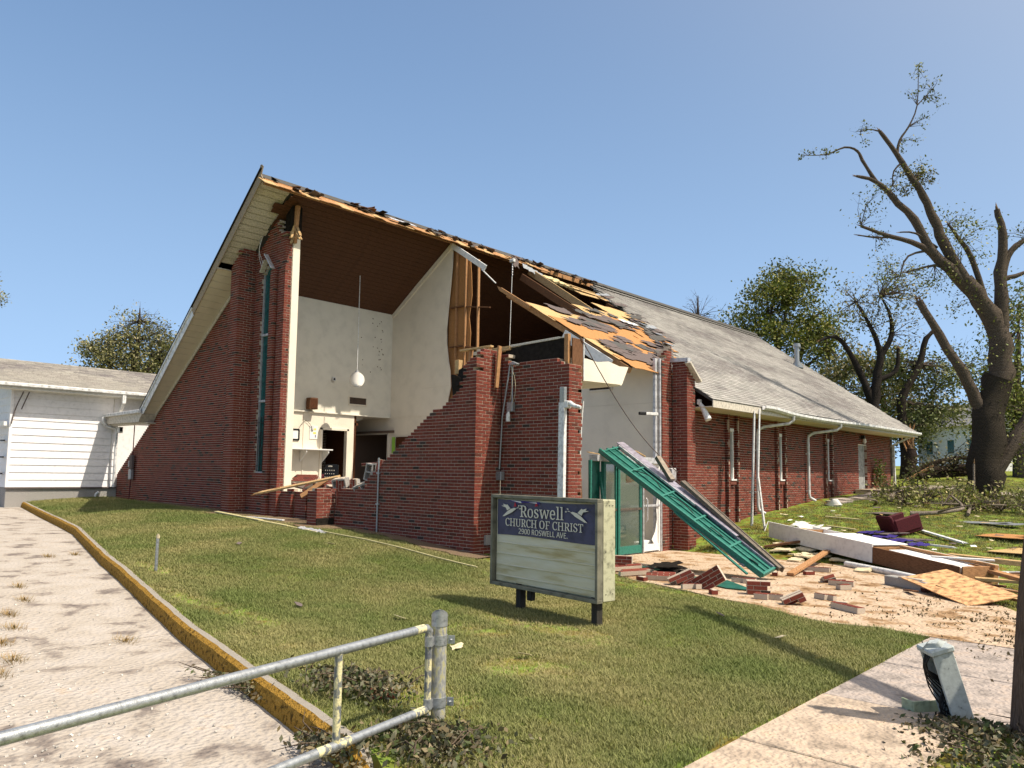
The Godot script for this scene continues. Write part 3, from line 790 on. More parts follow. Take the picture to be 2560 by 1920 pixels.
func tall_window(ch: Node) -> void:
	var w := Node3D.new(); put(w, "tall_window", ch)
	var mb := MB.new()
	var z := -0.11
	var out := PackedVector2Array([Vector2(-8.74, 1.56), Vector2(-8.10, 1.56), Vector2(-8.10, 7.17), Vector2(-8.42, 7.46), Vector2(-8.74, 7.17)])
	for i in out.size():
		var a := out[i]; var b := out[(i + 1) % out.size()]
		mb.bar(V(a.x, a.y, z + 0.02), V(b.x, b.y, z + 0.02), 0.06, 0.06, V(0.3, 0.3, 0.0))
	for y in [5.42, 3.55]: mb.bar(V(-8.74, y, z + 0.03), V(-8.10, y, z + 0.03), 0.06, 0.06)
	part(w, "window_frame", mb, M["alu"])
	mb = MB.new()
	mb.slab(PackedVector2Array([Vector2(-8.80, 1.5), Vector2(-8.05, 1.5), Vector2(-8.05, 7.17), Vector2(-8.42, 7.5), Vector2(-8.8, 7.17)]), V(0, 0, z), V(1, 0, 0), V(0, 1, 0), 0.02)
	part(w, "glass_pane", mb, M["teal_window"])
	mb = MB.new()
	for x in [-8.56, -8.42, -8.28]: mb.bar(V(x, 1.6, z + 0.12), V(x, 3.1, z + 0.12), 0.014, 0.014)
	for y in [1.75, 2.95]: mb.bar(V(-8.66, y, z + 0.12), V(-8.18, y, z + 0.12), 0.014, 0.014)
	for sgn in [-1, 1]:
		for k in 2:
			var pts := []; var rr := []
			for i in 13:
				var t := i / 12.0
				pts.append(V(-8.42 + sgn * 0.075 * sin(t * PI) * (1.0 if k else 0.9), 2.05 + k * 0.34 + t * 0.32, z + 0.12)); rr.append(0.007)
			mb.tube(pts, rr, 5)
	part(w, "iron_grille", mb, M["black"])
	# trim left hanging above the window
	beam(ch, "loose_trim", V(-8.66, 7.2, 0.06), V(-8.42, 7.52, 0.06), 0.14, 0.03, M["trim"])
	beam(ch, "loose_trim", V(-8.33, 7.66, 0.14), V(-7.98, 7.2, 0.1), 0.13, 0.03, M["alu"])
	# plastered inner edge of the front wall
	mb = MB.new(); mb.box(V(-7.66, 4.5, -0.33), V(0.3, 7.3, 0.22), Basis(), Color.WHITE, 0.006)
	part(ch, "plaster_edge", mb, M["plaster"])
	mb = MB.new(); mb.box(V(-8.5, 8.1, -0.26), V(1.9, 1.0, 0.12)); mb.box(V(-7.66, 8.5, -0.3), V(0.34, 0.9, 0.3))
	part(ch, "torn_sheathing", mb, M["tar"])
	beam(ch, "torn_post", V(-7.5, 7.9, -0.24), V(-7.42, 8.95, -0.26), 0.1, 0.12, M["lumber"])
	splinter(ch, "torn_post", V(-7.5, 8.35, -0.22), V(-6.95, 7.85, -0.1), 0.09, 0.05, M["lumber_pale"])
	for i in 7:
		splinter(ch, "splinter", V(-7.45 + rf(-0.08, 0.1), 8.15 + rf(-0.2, 0.2), -0.15 + rf(-0.1, 0.1)), V(-7.2 + rf(-0.2, 0.25), 8.0 + rf(-0.25, 0.3), -0.05 + rf(-0.1, 0.15)), rf(0.03, 0.07), 0.02, M["lumber_pale"])

func church_roof(ch: Node) -> void:
	var sl := sqrt(1.0 + 0.69 * 0.69)
	# left slope: deck above, boards below
	var mb := MB.new()
	var o := V(XR, 9.23, 0)
	var e0 := V(-15.75, 9.23 - 0.69 * 8.57, 0)
	var th := 0.16
	var cor := [V(XR, 9.34, 1.0), V(XR, 9.3, -28.6), e0 + V(0, 0, -24.0), e0 + V(0, 0, 0.35)]
	var nup := V(-0.568, 0.823, 0)
	mb.quad(cor[3] + nup * th, cor[0] + nup * th, cor[1] + nup * th, cor[2] + nup * th)
	mb.quad(cor[0], cor[3], cor[2], cor[1])
	mb.quad(cor[0] + nup * th, cor[0], cor[1], cor[1] + nup * th)
	mb.quad(cor[3], cor[0], cor[0] + nup * th, cor[3] + nup * th)
	mb.quad(cor[2], cor[3], cor[3] + nup * th, cor[2] + nup * th)
	var roof := part(ch, "left_roof", mb, M["shingle_core"])
	# ceiling boards (tongue and groove) run along the nave
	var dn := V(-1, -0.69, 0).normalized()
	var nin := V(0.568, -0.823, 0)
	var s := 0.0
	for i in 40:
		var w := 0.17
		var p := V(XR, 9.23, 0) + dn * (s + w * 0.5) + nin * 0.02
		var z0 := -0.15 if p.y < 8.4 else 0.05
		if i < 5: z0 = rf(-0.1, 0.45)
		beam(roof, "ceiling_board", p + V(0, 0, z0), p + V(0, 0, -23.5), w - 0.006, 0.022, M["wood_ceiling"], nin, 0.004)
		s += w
	# strip of the right slope that still hangs past the ridge, with broken edge
	var dr := V(1, -0.62, 0).normalized()
	for i in 30:
		var z := 0.9 - i * 0.38
		var wl := rf(0.42, 0.66)
		var p := V(XR, 9.3, z)
		beam(roof, "broken_deck_board", p + V(0, 0.006 * (i % 2), 0), p + V(0, 0.006 * (i % 2), 0) + dr * wl, 0.395, 0.025, M["lumber"] if i % 3 else M["lumber_pale"], V(0.53, 0.85, 0))
	beam(roof, "ridge_beam", V(XR + 0.05, 9.22, 0.95), V(XR + 0.05, 9.16, -13.5), 0.06, 0.16, M["lumber"])
	# ragged shingles and felt along the torn ridge
	for i in 95:
		var z := 0.7 - rf(0.0, 14.6)
		var a := V(XR + rf(-0.05, 0.5), 0, z); a.y = 9.36 - 0.62 * maxf(0, a.x - XR) + rf(0.0, 0.05)
		var b := Basis(V(0, 1, 0), rf(-0.7, 0.7)) * Basis(V(0, 0, 1), rf(-0.75, 0.25)) * Basis(V(1, 0, 0), rf(-0.35, 0.35))
		var pol := torn(rf(0.12, 0.34), rf(0.1, 0.3), 0.02, 3)
		sheet(roof, "shingle_scrap", [M["tar"], M["felt"], M["shingle_core"], M["lumber_dark"], M["felt"]][i % 5], a, b.x, b.z, pol, 0.012)
	for i in 5:
		var z := -3.1 - i * 0.2
		sheet(roof, "shingle_scrap", M["alu"], V(XR + 0.34, 9.2, z), V(0, 0, 1), dr, torn(0.19, 0.22, 0.01, 2), 0.012)
	sheet(roof, "shingle_scrap", M["felt"], V(XR + 0.6, 8.93, -8.3), V(0, 0.15, 1), V(0.3, -1, 0), torn(0.3, 0.4, 0.07, 3), 0.012)
	for i in 4: sheet(roof, "shingle_scrap", M["galv"], V(XR + 0.62, 8.88 - 0.05 * i, -8.8 - 0.28 * i), V(0, 0.05, 1), V(0.4, -1, 0), torn(0.27, 0.2, 0.015, 2), 0.012)
	rake_and_soffit(ch)
	right_roof(ch)

func rake_pt(t: float, drop := 0.0) -> Vector3: return V(lerpf(-15.65, -7.2, t), lerpf(3.42, 9.34, t) - drop, lerpf(0.42, 1.02, t))
func rake_and_soffit(ch: Node) -> void:
	var so := Node3D.new(); put(so, "soffit", ch)
	# boxed aluminium soffit over the lower part, painted boards above it
	var n := 27
	for i in n:
		var t0 := 0.0 + 0.70 * i / n; var t1 := 0.70 * (i + 1) / n - 0.0016
		var d := 0.17
		var a := rake_pt(t0, d); var b := rake_pt(t1, d)
		var c := V(b.x, b.y - 0.02, -0.02); var e := V(a.x, a.y - 0.02, -0.02)
		var mb := MB.new()
		mb.quad(e, c, b, a); mb.quad(a + V(0, 0.02, 0), b + V(0, 0.02, 0), c + V(0, 0.02, 0), e + V(0, 0.02, 0))
		mb.quad(b, c, c + V(0, 0.02, 0), b + V(0, 0.02, 0)); mb.quad(e, a, a + V(0, 0.02, 0), e + V(0, 0.02, 0))
		part(so, "soffit_panel", mb, M["soffit"])
	var mbx := MB.new()
	var k0 := rake_pt(0.70, 0.19); var k1 := rake_pt(0.70, -0.02)
	mbx.quad(V(k0.x, k0.y, -0.02), k0, k1, V(k1.x, k1.y, -0.02)); mbx.quad(k0, V(k0.x, k0.y, -0.02), V(k1.x, k1.y, -0.02), k1)
	mbx.bar(k0 + V(0, -0.01, 0), V(k0.x, k0.y - 0.01, -0.02), 0.05, 0.03)
	part(so, "soffit_end", mbx, M["trim"])
	for i in 14:
		var t0 := 0.705 + 0.29 * i / 14.0; var t1 := 0.705 + 0.29 * (i + 1) / 14.0 - 0.002
		var a := rake_pt(t0, 0.05); var b := rake_pt(t1, 0.05)
		var c := V(b.x, b.y, 0.02 + rf(-0.03, 0.03) + (0.05 if i > 9 else 0.0)); var e := V(a.x, a.y, c.z)
		var mb := MB.new()
		mb.quad(e, c, b, a); mb.quad(a + V(0, 0.02, 0), b + V(0, 0.02, 0), c + V(0, 0.02, 0), e + V(0, 0.02, 0)); mb.quad(c, e, e + V(0, 0.02, 0), c + V(0, 0.02, 0))
		part(so, "soffit_board", mb, M["soffit_old"])
	var fa := Node3D.new(); put(fa, "rake_fascia", ch)
	var outw := V(-0.57, 0.1, 0.8)
	beam(fa, "metal_fascia", rake_pt(-0.005, 0.05), rake_pt(0.5, 0.05), 0.03, 0.27, M["gutter"], V(-0.55, 0.83, 0), 0.006)
	beam(fa, "metal_drip", rake_pt(-0.005, -0.07) + V(0, 0, 0.03), rake_pt(0.5, -0.07) + V(0, 0, 0.03), 0.04, 0.06, M["gutter"], V(-0.55, 0.83, 0), 0.006)
	beam(fa, "bare_fascia", rake_pt(0.5, 0.04), rake_pt(1.008, 0.02), 0.03, 0.25, M["fascia_bare"], V(-0.55, 0.83, 0), 0.006)
	beam(fa, "roof_edge", rake_pt(0.0, -0.13) + V(0, 0, 0.03), rake_pt(1.01, -0.15) + V(0, 0, 0.03), 0.05, 0.05, M["tar"], V(-0.55, 0.83, 0), 0.006)
	splinter(fa, "bare_fascia", rake_pt(0.995, -0.05), rake_pt(1.01, -0.25), 0.03, 0.16, M["fascia_bare"])
	beam(fa, "wall_trim", V(-15.45, 3.36, 0.03), V(-9.6, 7.38, 0.03), 0.04, 0.1, M["trim"], V(-0.55, 0.83, 0))
	# eave return that runs across to the wing
	var re := Node3D.new(); put(re, "eave_return", ch)
	var mb := MB.new()
	mb.slab(PackedVector2Array([Vector2(-18.42, 3.2), Vector2(-15.55, 3.18), Vector2(-15.3, 3.44), Vector2(-15.5, 3.5), Vector2(-18.42, 3.52)]), V(0, 0, 0.5), V(1, 0, 0), V(0, 1, 0), 0.5)
	part(re, "fascia_board", mb, M["trim"])
	beam(re, "gutter", V(-18.45, 3.5, 0.56), V(-15.35, 3.53, 0.56), 0.1, 0.11, M["gutter"], Vector3.UP, 0.012)
	beam(re, "soffit_trim", V(-18.3, 3.17, 0.2), V(-15.35, 3.16, 0.12), 0.35, 0.04, M["trim"])
	# hanging cables
	mb = MB.new()
	for k in 2:
		var pts := []; var rr := []
		for i in 12: pts.append(V(-8.75 + k * 0.06 + 0.05 * sin(i * 0.7 + k), 8.25 - i * 0.09, 0.08 + 0.05 * sin(i * 0.5))); rr.append(0.008)
		mb.tube(pts, rr, 5)
	part(ch, "dangling_cable", mb, M["pvc"])

func right_roof(ch: Node) -> void:
	var dr := V(1, -0.62, 0).normalized()
	var f := sqrt(1.0 + 0.62 * 0.62)
	var bound := [[0.0, -13.6], [1.0, -12.9], [1.84, -12.0], [2.68, -11.75], [4.08, -11.7], [5.28, -11.1], [6.63, -9.75], [7.47, -9.1], [8.3, -7.8], [9.0, -6.75], [9.6, -6.35], [10.75, -6.25]]
	var back := [[0.0, -28.6], [10.75, -23.5]]
	# core slab of the intact part
	var mb := MB.new()
	var pp := func(s: float, z: float, h: float) -> Vector3: return V(XR, 9.2, z) + dr * s + V(0.527, 0.85, 0) * h
	for i in bound.size() - 1:
		var s0: float = bound[i][0]; var s1: float = bound[i + 1][0]
		var a0: float = bound[i][1]; var a1: float = bound[i + 1][1]
		var b0 := lerp_table(back, s0); var b1 := lerp_table(back, s1)
		mb.quad(pp.call(s0, a0, 0.0), pp.call(s1, a1, 0.0), pp.call(s1, b1, 0.0), pp.call(s0, b0, 0.0))
		mb.quad(pp.call(s0, b0, -0.07), pp.call(s1, b1, -0.07), pp.call(s1, a1, -0.07), pp.call(s0, a0, -0.07))
		mb.quad(pp.call(s0, a0, -0.07), pp.call(s1, a1, -0.07), pp.call(s1, a1, 0.0), pp.call(s0, a0, 0.0))
		mb.quad(pp.call(s1, b1, -0.07), pp.call(s0, b0, -0.07), pp.call(s0, b0, 0.0), pp.call(s1, b1, 0.0))
	mb.quad(pp.call(10.75, -6.25, -0.07), pp.call(10.75, -23.5, -0.07), pp.call(10.75, -23.5, 0.0), pp.call(10.75, -6.25, 0.0))
	var roof := part(ch, "right_roof", mb, M["shingle_core"])
	var tones := [Color(0.27, 0.25, 0.24), Color(0.32, 0.305, 0.29), Color(0.37, 0.35, 0.33), Color(0.40, 0.385, 0.36), Color(0.43, 0.41, 0.385)]
	shingles(roof, V(XR, 9.205, -6.2), dr, V(0, 0, -1), 10.8, 22.6, func(s, a): var z: float = -6.2 - a; return z < lerp_table(bound, s) + 0.12 * sin(s * 7.0) + 0.08 * sin(s * 23.0) and z > lerp_table(back, s), 300, 77, tones)
	# ridge cap
	for i in 46:
		var z := -13.5 - i * 0.33
		var m2 := MB.new()
		m2.quad(V(XR, 9.27, z), V(XR + 0.17, 9.16, z), V(XR + 0.17, 9.15, z - 0.34), V(XR, 9.255, z - 0.34), Color(0.33, 0.32, 0.3)); m2.quad(V(XR - 0.17, 9.14, z), V(XR, 9.27, z), V(XR, 9.255, z - 0.34), V(XR - 0.17, 9.13, z - 0.34), Color(0.3, 0.29, 0.28))
		part(roof, "ridge_cap", m2, M["shingle"])
	# sheathing that the wind laid bare
	var sh := Node3D.new(); put(sh, "bare_sheathing", ch)
	var put_sheet := func(s0: float, s1: float, z0: float, z1: float, m: String, lift: float, tilt: float, rag: float):
		var c: Vector3 = pp.call((s0 + s1) * 0.5, (z0 + z1) * 0.5, lift)
		var ux := V(0, tilt, -1).normalized()
		return sheet(sh, "sheathing_panel", M[m], c, ux, -dr, torn(absf(z1 - z0), s1 - s0, rag, 6), 0.014)
	put_sheet.call(5.72, 6.9, -4.05, -6.4, "osb_pale", 0.0, 0.0, 0.025)
	put_sheet.call(5.85, 6.92, -6.43, -8.8, "osb", 0.0, 0.005, 0.03)
	put_sheet.call(6.6, 7.9, -4.1, -6.3, "osb", 0.022, 0.004, 0.03)
	put_sheet.call(6.75, 8.0, -6.2, -8.7, "osb", 0.02, -0.006, 0.04)
	put_sheet.call(7.85, 9.1, -4.2, -6.5, "osb_pale", 0.01, 0.0, 0.03)
	put_sheet.call(7.9, 9.0, -6.4, -7.7, "osb", 0.03, 0.01, 0.05)
	put_sheet.call(8.85, 9.6, -4.3, -6.3, "osb", 0.03, 0.006, 0.05)
	put_sheet.call(4.3, 5.6, -7.6, -10.2, "osb_pale", 0.0, 0.02, 0.05)
	put_sheet.call(4.9, 5.9, -8.4, -11.0, "osb", 0.03, 0.01, 0.06)
	put_sheet.call(3.4, 4.3, -9.6, -11.8, "osb_pale", 0.01, 0.0, 0.05)
	put_sheet.call(5.8, 6.5, -8.9, -10.4, "osb", 0.03, 0.02, 0.05)
	put_sheet.call(6.5, 7.3, -8.2, -9.6, "osb", 0.03, 0.02, 0.05)
	for i in 6:
		var s := 1.7 + i * 0.21
		sheet(sh, "loose_plank", M["lumber_pale"] if i % 2 else M["osb_pale"], pp.call(s, -11.0 + rf(-0.2, 0.2) + 0.1 * i, 0.06 + rf(0, 0.05)), V(rf(-0.05, 0.05), rf(-0.05, 0.03), -1), -dr + V(0, rf(-0.2, 0.1), 0), torn(rf(1.2, 2.0), 0.16, 0.02, 3), 0.02)
	# felt and shingle remains over the sheathing
	for i in 62:
		var s := rf(4.4, 9.3)
		var zf := lerp_table([[4.4, -8.3], [5.6, -6.0], [6.0, -4.5], [9.4, -4.7]], s)
		var zb: float = lerp_table(bound, s)
		var t := pow(rng.randf(), 0.7)
		var z := lerpf(zf, zb, t)
		var gl: float = rf(0.5, 1.6) if i % 2 else rf(0.3, 0.8)
		sheet(sh, "felt_remnant", M["felt"] if i % 4 else M["shingle_core"], pp.call(s, z, 0.045 + 0.0035 * (i % 9)), V(0, 0.01, -1), -dr, torn(gl, rf(0.15, 0.5), 0.09, 6), 0.006)
	for i in 46:
		var s := rf(1.5, 9.6)
		var z: float = lerp_table(bound, s) + rf(-0.1, 0.75)
		var q := Basis(V(0, 0, 1), rf(-0.25, 0.2)) * Basis(V(1, 0, 0), rf(-0.2, 0.2))
		sheet(sh, "lifted_shingle", [M["felt"], M["galv"], M["shingle_core"]][i % 3], pp.call(s, z, 0.085 + rf(0, 0.05)), q * V(0, 0, -1), q * -dr, torn(rf(0.25, 0.9), rf(0.13, 0.26), 0.03, 4), 0.012)
	for i in 3: sheet(sh, "torn_flashing", M["pvc"], pp.call(5.35 + 0.05 * i, -9.0 - 0.22 * i, 0.12), V(0, 0.1, -1), -dr, torn(0.3, 0.2, 0.03, 3), 0.006)
	for i in 6: sheet(sh, "insulation_tuft", M["insulation"], pp.call(1.2 + 0.13 * i, -9.6 - 0.2 * i, 0.02), V(rf(-0.2, 0.2), 0.1, -1), -dr, torn(0.35, 0.3, 0.07, 3), 0.08)
	# rafters left standing, the trim under the front edge
	for r in [[0.4, 5.3, -8.5, "lumber_pale"], [2.5, 6.2, -11.6, "lumber_dark"], [5.5, 9.3, -6.6, "lumber_dark"], [5.5, 9.2, -8.4, "lumber_dark"]]:
		beam(sh, "rafter", pp.call(r[0], r[2] - (0.9 if r[0] < 1 else 0.0), -0.12), pp.call(r[1], r[2], -0.12), 0.05, 0.2 if r[0] > 1 else 0.24, M[r[3]], V(0.527, 0.85, 0))
	beam(sh, "rafter", pp.call(0.9, -8.6, -0.3), pp.call(5.6, -8.1, -0.3), 0.05, 0.24, M["lumber_dark"], V(0.527, 0.85, 0))
	beam(sh, "edge_rafter", pp.call(5.0, -4.08, -0.1), pp.call(9.5, -4.32, -0.1), 0.06, 0.14, M["lumber"], V(0.527, 0.85, 0))
	splinter(sh, "edge_rafter", pp.call(6.0, -4.0, -0.05), pp.call(4.7, -3.95, -0.05), 0.05, 0.1, M["lumber"])
	beam(sh, "white_trim", V(-1.05, 5.17, -4.12), V(0.35, 4.28, -4.2), 0.05, 0.26, M["white_paint"], V(0.527, 0.85, 0))
	# eave: fascia, gutter
	var ev := Node3D.new(); put(ev, "eave", ch)
	beam(ev, "fascia_board", V(1.965, 3.415, -6.22), V(1.965, 3.415, -23.5), 0.03, 0.19, M["trim"], Vector3.UP, 0.005)
	var ms := MB.new()
	ms.box(V(1.53, 3.345, -14.86), V(0.84, 0.02, 17.25))
	part(ev, "soffit", ms, M["soffit"])
	var seg := [-8.9, -12.2, -15.6, -19.2, -23.55]
	for i in seg.size() - 1:
		var mg := MB.new()
		var prof := [Vector2(0, 0.06), Vector2(0.0, -0.06), Vector2(0.07, -0.06), Vector2(0.12, -0.01), Vector2(0.12, 0.055), Vector2(0.1, 0.06), Vector2(0.1, 0.045), Vector2(0.105, -0.005), Vector2(0.065, -0.05), Vector2(0.012, -0.05), Vector2(0.012, 0.06)]
		var sag := func(z: float) -> float: return -0.05 * exp(-pow((z + 13.0) / 3.0, 2)) + (0.06 * exp(-pow((z + 9.4) / 0.9, 2)))
		var z0: float = seg[i] - 0.004; var z1: float = seg[i + 1] + 0.004
		for k in 8:
			var za := lerpf(z0, z1, k / 8.0); var zb := lerpf(z0, z1, (k + 1) / 8.0)
			for j in prof.size():
				var p: Vector2 = prof[j]; var q: Vector2 = prof[(j + 1) % prof.size()]
				mg.quad(V(2.0 + p.x, 3.46 + p.y + sag.call(za), za), V(2.0 + p.x, 3.46 + p.y + sag.call(zb), zb), V(2.0 + q.x, 3.46 + q.y + sag.call(zb), zb), V(2.0 + q.x, 3.46 + q.y + sag.call(za), za))
		part(ev, "gutter", mg, M["gutter"])
	for i in 16: beam(ev, "gutter_hanger", V(1.97, 3.53, -9.2 - i * 0.9), V(2.13, 3.55, -9.2 - i * 0.9 + rf(-0.05, 0.05)), 0.05, 0.008, M["alu"])
	# vent pipe
	var vp := Node3D.new(); put(vp, "vent_pipe", ch)
	var mv := MB.new(); var vb := V(-3.3, y_right(-3.3), -24.3)
	mv.tube([vb, vb + V(0, 0.95, 0)], [0.11, 0.11], 14); part(vp, "flue", mv, M["galv"])
	mv = MB.new(); mv.tube([vb + V(0, 0.9, 0), vb + V(0, 0.96, 0), vb + V(0, 1.06, 0)], [0.17, 0.18, 0.15], 14); part(vp, "cap", mv, M["galv"])
	mv = MB.new(); mv.tube([vb + V(0, -0.1, 0), vb + V(0, 0.22, 0)], [0.3, 0.13], 14); part(vp, "flashing", mv, M["galv"])

func church_inside(ch: Node) -> void:
	var mb := MB.new()
	# upper left wall of the foyer
	mb.box(V(-10.23, 5.4, -3.1), V(0.15, 3.8, 5.6))
	var up := part(ch, "foyer_upper_wall", mb, M["plaster_upper"])
	mb = MB.new()
	for i in 26:
		var y := 6.6 + rf(-1.8, 0.4); var z := -5.4 + rf(-0.2, 1.6) * rng.randf()
		var poly := PackedVector2Array()
		for k in 7: poly.append(Vector2.from_angle(TAU * k / 7.0) * rf(0.008, 0.035))
		mb.slab(poly, V(-10.15, y, z), V(0, 0, -1), V(0, 1, 0), 0.004)
	part(up, "chipped_spot", mb, M["bare_soil"])
	beam(up, "ledge", V(-10.12, 3.5, -0.4), V(-10.12, 3.5, -5.8), 0.09, 0.04, M["plaster_upper"])
	# lower wall with door opening
	mb = MB.new()
	for b in [[-0.4, -3.08, 0.3, 3.48], [-4.05, -4.33, 0.3, 3.48], [-3.08, -4.05, 2.96, 3.48]]:
		mb.box(V(-10.21, (b[2] + b[3]) * 0.5, (b[0] + b[1]) * 0.5), V(0.14, b[3] - b[2], absf(b[1] - b[0])))
	var lw := part(ch, "foyer_lower_wall", mb, M["plaster"])
	for a in [[V(-10.12, 0.4, -3.06), V(-10.12, 3.02, -3.06)], [V(-10.12, 0.4, -4.07), V(-10.12, 3.02, -4.07)], [V(-10.12, 2.99, -3.02), V(-10.12, 2.99, -4.11)]]:
		beam(lw, "door_casing", a[0], a[1], 0.05, 0.08, M["plaster"], V(0, 0, 1) if a[0].y < 1 else Vector3.UP)
	beam(lw, "wall_seam_trim", V(-10.13, 0.5, -2.42), V(-10.13, 3.46, -2.42), 0.02, 0.05, M["plaster"], V(0, 0, 1))
	# shelf on brackets
	var sh := Node3D.new(); put(sh, "wall_shelf", ch)
	beam(sh, "shelf_board", V(-9.93, 2.3, -1.6), V(-9.93, 2.3, -3.25), 0.42, 0.035, M["white_paint"])
	for z in [-2.3, -3.1]:
		mb = MB.new(); mb.slab(PackedVector2Array([Vector2(-10.13, 2.28), Vector2(-9.75, 2.28), Vector2(-9.75, 2.2), Vector2(-10.13, 1.9)]), V(0, 0, z), V(1, 0, 0), V(0, 1, 0), 0.03)
		part(sh, "bracket", mb, M["white_paint"])
	# closet behind the doorway: slatted blind and a maroon seat
	mb = MB.new()
	mb.box(V(-11.9, 1.9, -3.6), V(0.1, 3.2, 1.9)); mb.box(V(-11.0, 1.9, -2.75), V(1.7, 3.2, 0.08)); mb.box(V(-11.0, 3.2, -3.6), V(1.7, 0.08, 1.8)); mb.box(V(-11.0, 1.9, -4.38), V(1.7, 3.2, 0.08))
	part(ch, "closet_wall", mb, M["door_brown"])
	var bl := Node3D.new(); put(bl, "window_blind", ch)
	for i in 34: beam(bl, "slat", V(-11.7, 1.1 + i * 0.055, -2.85), V(-11.7, 1.1 + i * 0.055, -4.3), 0.05, 0.008, M["soffit"], V(0.4, 1, 0), 0.0)
	for i in 4: beam(bl, "cord", V(-11.66, 1.05, -3.0 - i * 0.38), V(-11.66, 2.95, -3.0 - i * 0.38), 0.03, 0.02, M["maroon"], V(0, 0, 1))
	# plaster gable between foyer and nave, torn at its right edge
	var poly := PackedVector2Array([Vector2(-12.2, 2.96), Vector2(-10.2, 2.96), Vector2(-10.2, 0.3), Vector2(-7.0, 0.3), Vector2(-7.18, 3.6), Vector2(-7.22, 3.95), Vector2(-7.1, 4.4), Vector2(-7.14, 4.9), Vector2(-7.22, 5.2), Vector2(-7.33, 5.8), Vector2(-7.35, 6.3), Vector2(-7.28, 7.0), Vector2(-7.2, 7.7), Vector2(-7.14, 8.3), Vector2(-7.12, 8.9), Vector2(-7.18, 9.12), Vector2(-10.2, 7.14), Vector2(-10.2, 3.5), Vector2(-12.2, 3.5)])
	mb = MB.new(); mb.slab(poly, V(0, 0, -5.85), V(1, 0, 0), V(0, 1, 0), 0.03)
	var gw := part(ch, "foyer_gable_wall", mb, M["plaster"])
	beam(gw, "raked_trim", V(-10.15, 7.09, -5.83), V(-7.15, 9.06, -5.83), 0.04, 0.16, M["plaster"], V(-0.55, 0.83, 0))
	beam(gw, "raked_trim", V(-7.15, 9.06, -5.83), V(-5.55, 8.02, -5.8), 0.04, 0.18, M["white_paint"], V(0.55, 0.83, 0))
	beam(gw, "broken_strip", V(-5.7, 8.0, -5.78), V(-5.05, 7.45, -5.75), 0.03, 0.03, M["white_paint"])
	beam(gw, "board_joint", V(-10.1, 3.5, -5.842), V(-7.25, 3.5, -5.842), 0.012, 0.012, M["plaster"])
	beam(gw, "board_joint", V(-8.5, 4.42, -5.846), V(-7.15, 4.44, -5.846), 0.008, 0.008, M["soffit"])
	# studs and blocking that the torn board lays bare
	for s in [[-6.98, 3.4, 8.95], [-6.55, 3.4, 8.75], [-5.98, 4.0, 8.4]]:
		beam(gw, "stud", V(s[0], s[1], -5.93), V(s[0], s[2], -5.93), 0.09, 0.05, M["lumber"], V(1, 0, 0))
	for y in [7.0, 5.7]:
		beam(gw, "blocking", V(-7.25, y, -5.93), V(-6.58, y - 0.02, -5.93), 0.09, 0.04, M["lumber_dark"])
		beam(gw, "blocking", V(-6.52, y - 0.05, -5.93), V(-5.45, y - 0.22, -5.93), 0.05, 0.04, M["lumber_dark"])
	beam(gw, "brace", V(-6.95, 4.5, -5.9), V(-6.4, 5.1, -5.9), 0.08, 0.04, M["lumber"])
	mb = MB.new(); mb.slab(PackedVector2Array([Vector2(-7.4, 3.4), Vector2(-6.45, 3.4), Vector2(-6.4, 5.2), Vector2(-6.36, 6.1), Vector2(-6.44, 6.6), Vector2(-6.33, 7.3), Vector2(-6.37, 8.0), Vector2(-6.45, 8.65), Vector2(-7.1, 9.0), Vector2(-7.4, 8.8)]), V(0, 0, -5.99), V(1, 0, 0), V(0, 1, 0), 0.02)
	part(gw, "rear_board", mb, M["osb"])
	# doorway and notice board in the gable wall
	mb = MB.new(); mb.box(V(-11.1, 1.6, -7.4), V(2.4, 2.9, 0.1)); mb.box(V(-12.25, 1.6, -6.6), V(0.1, 2.9, 1.7)); mb.box(V(-10.1, 1.6, -6.7), V(0.1, 2.9, 1.5)); mb.box(V(-11.1, 3.02, -6.6), V(2.4, 0.08, 1.7))
	part(ch, "dark_passage", mb, M["dark"])
	for a in [[V(-10.2, 0.4, -5.83), V(-10.2, 3.0, -5.83)], [V(-10.2, 2.98, -5.83), V(-12.1, 2.98, -5.83)]]:
		beam(gw, "door_casing", a[0], a[1], 0.05, 0.09, M["plaster"], V(1, 0, 0) if a[0].x == a[1].x else Vector3.UP)
	beam(gw, "lower_ceiling", V(-11.3, 3.52, -4.35), V(-11.3, 3.52, -5.83), 2.2, 0.05, M["plaster"])
	beam(gw, "notice_board", V(-9.75, 2.35, -5.82), V(-8.6, 2.35, -5.82), 0.04, 0.95, M["door_brown"])
	beam(gw, "notice_paper", V(-9.95, 2.55, -5.79), V(-9.78, 2.55, -5.79), 0.004, 0.55, M["green_paper"])
	for i in 2: beam(gw, "notice_paper", V(-10.05, 2.0 - 0.26 * i, -5.78), V(-9.85, 2.02 - 0.26 * i, -5.77), 0.004, 0.22, M["paper"])
	beam(gw, "notice_paper", V(-9.4, 2.1, -5.78), V(-9.2, 2.1, -5.78), 0.004, 0.3, M["paper"])
	mb = MB.new(); mb.tube([V(-11.0, 3.5, -5.0), V(-11.0, 3.43, -5.0), V(-11.0, 3.38, -5.0)], [0.25, 0.24, 0.1], 18); part(ch, "ceiling_lamp", mb, M["lamp_globe"])
	# floors and the far shell of the nave
	mb = MB.new(); mb.box(V(-7.6, 0.28, -12.0), V(15.3, 0.2, 23.4)); part(ch, "floor_slab", mb, M["block"])
	mb = MB.new()
	mb.box(V(-15.4, 2.0, -11.6), V(0.2, 3.6, 23.0)); mb.box(V(0.95, 1.6, -14.6), V(0.06, 3.8, 16.2)); mb.box(V(-7.2, 1.8, -23.0), V(16.4, 3.6, 0.2))
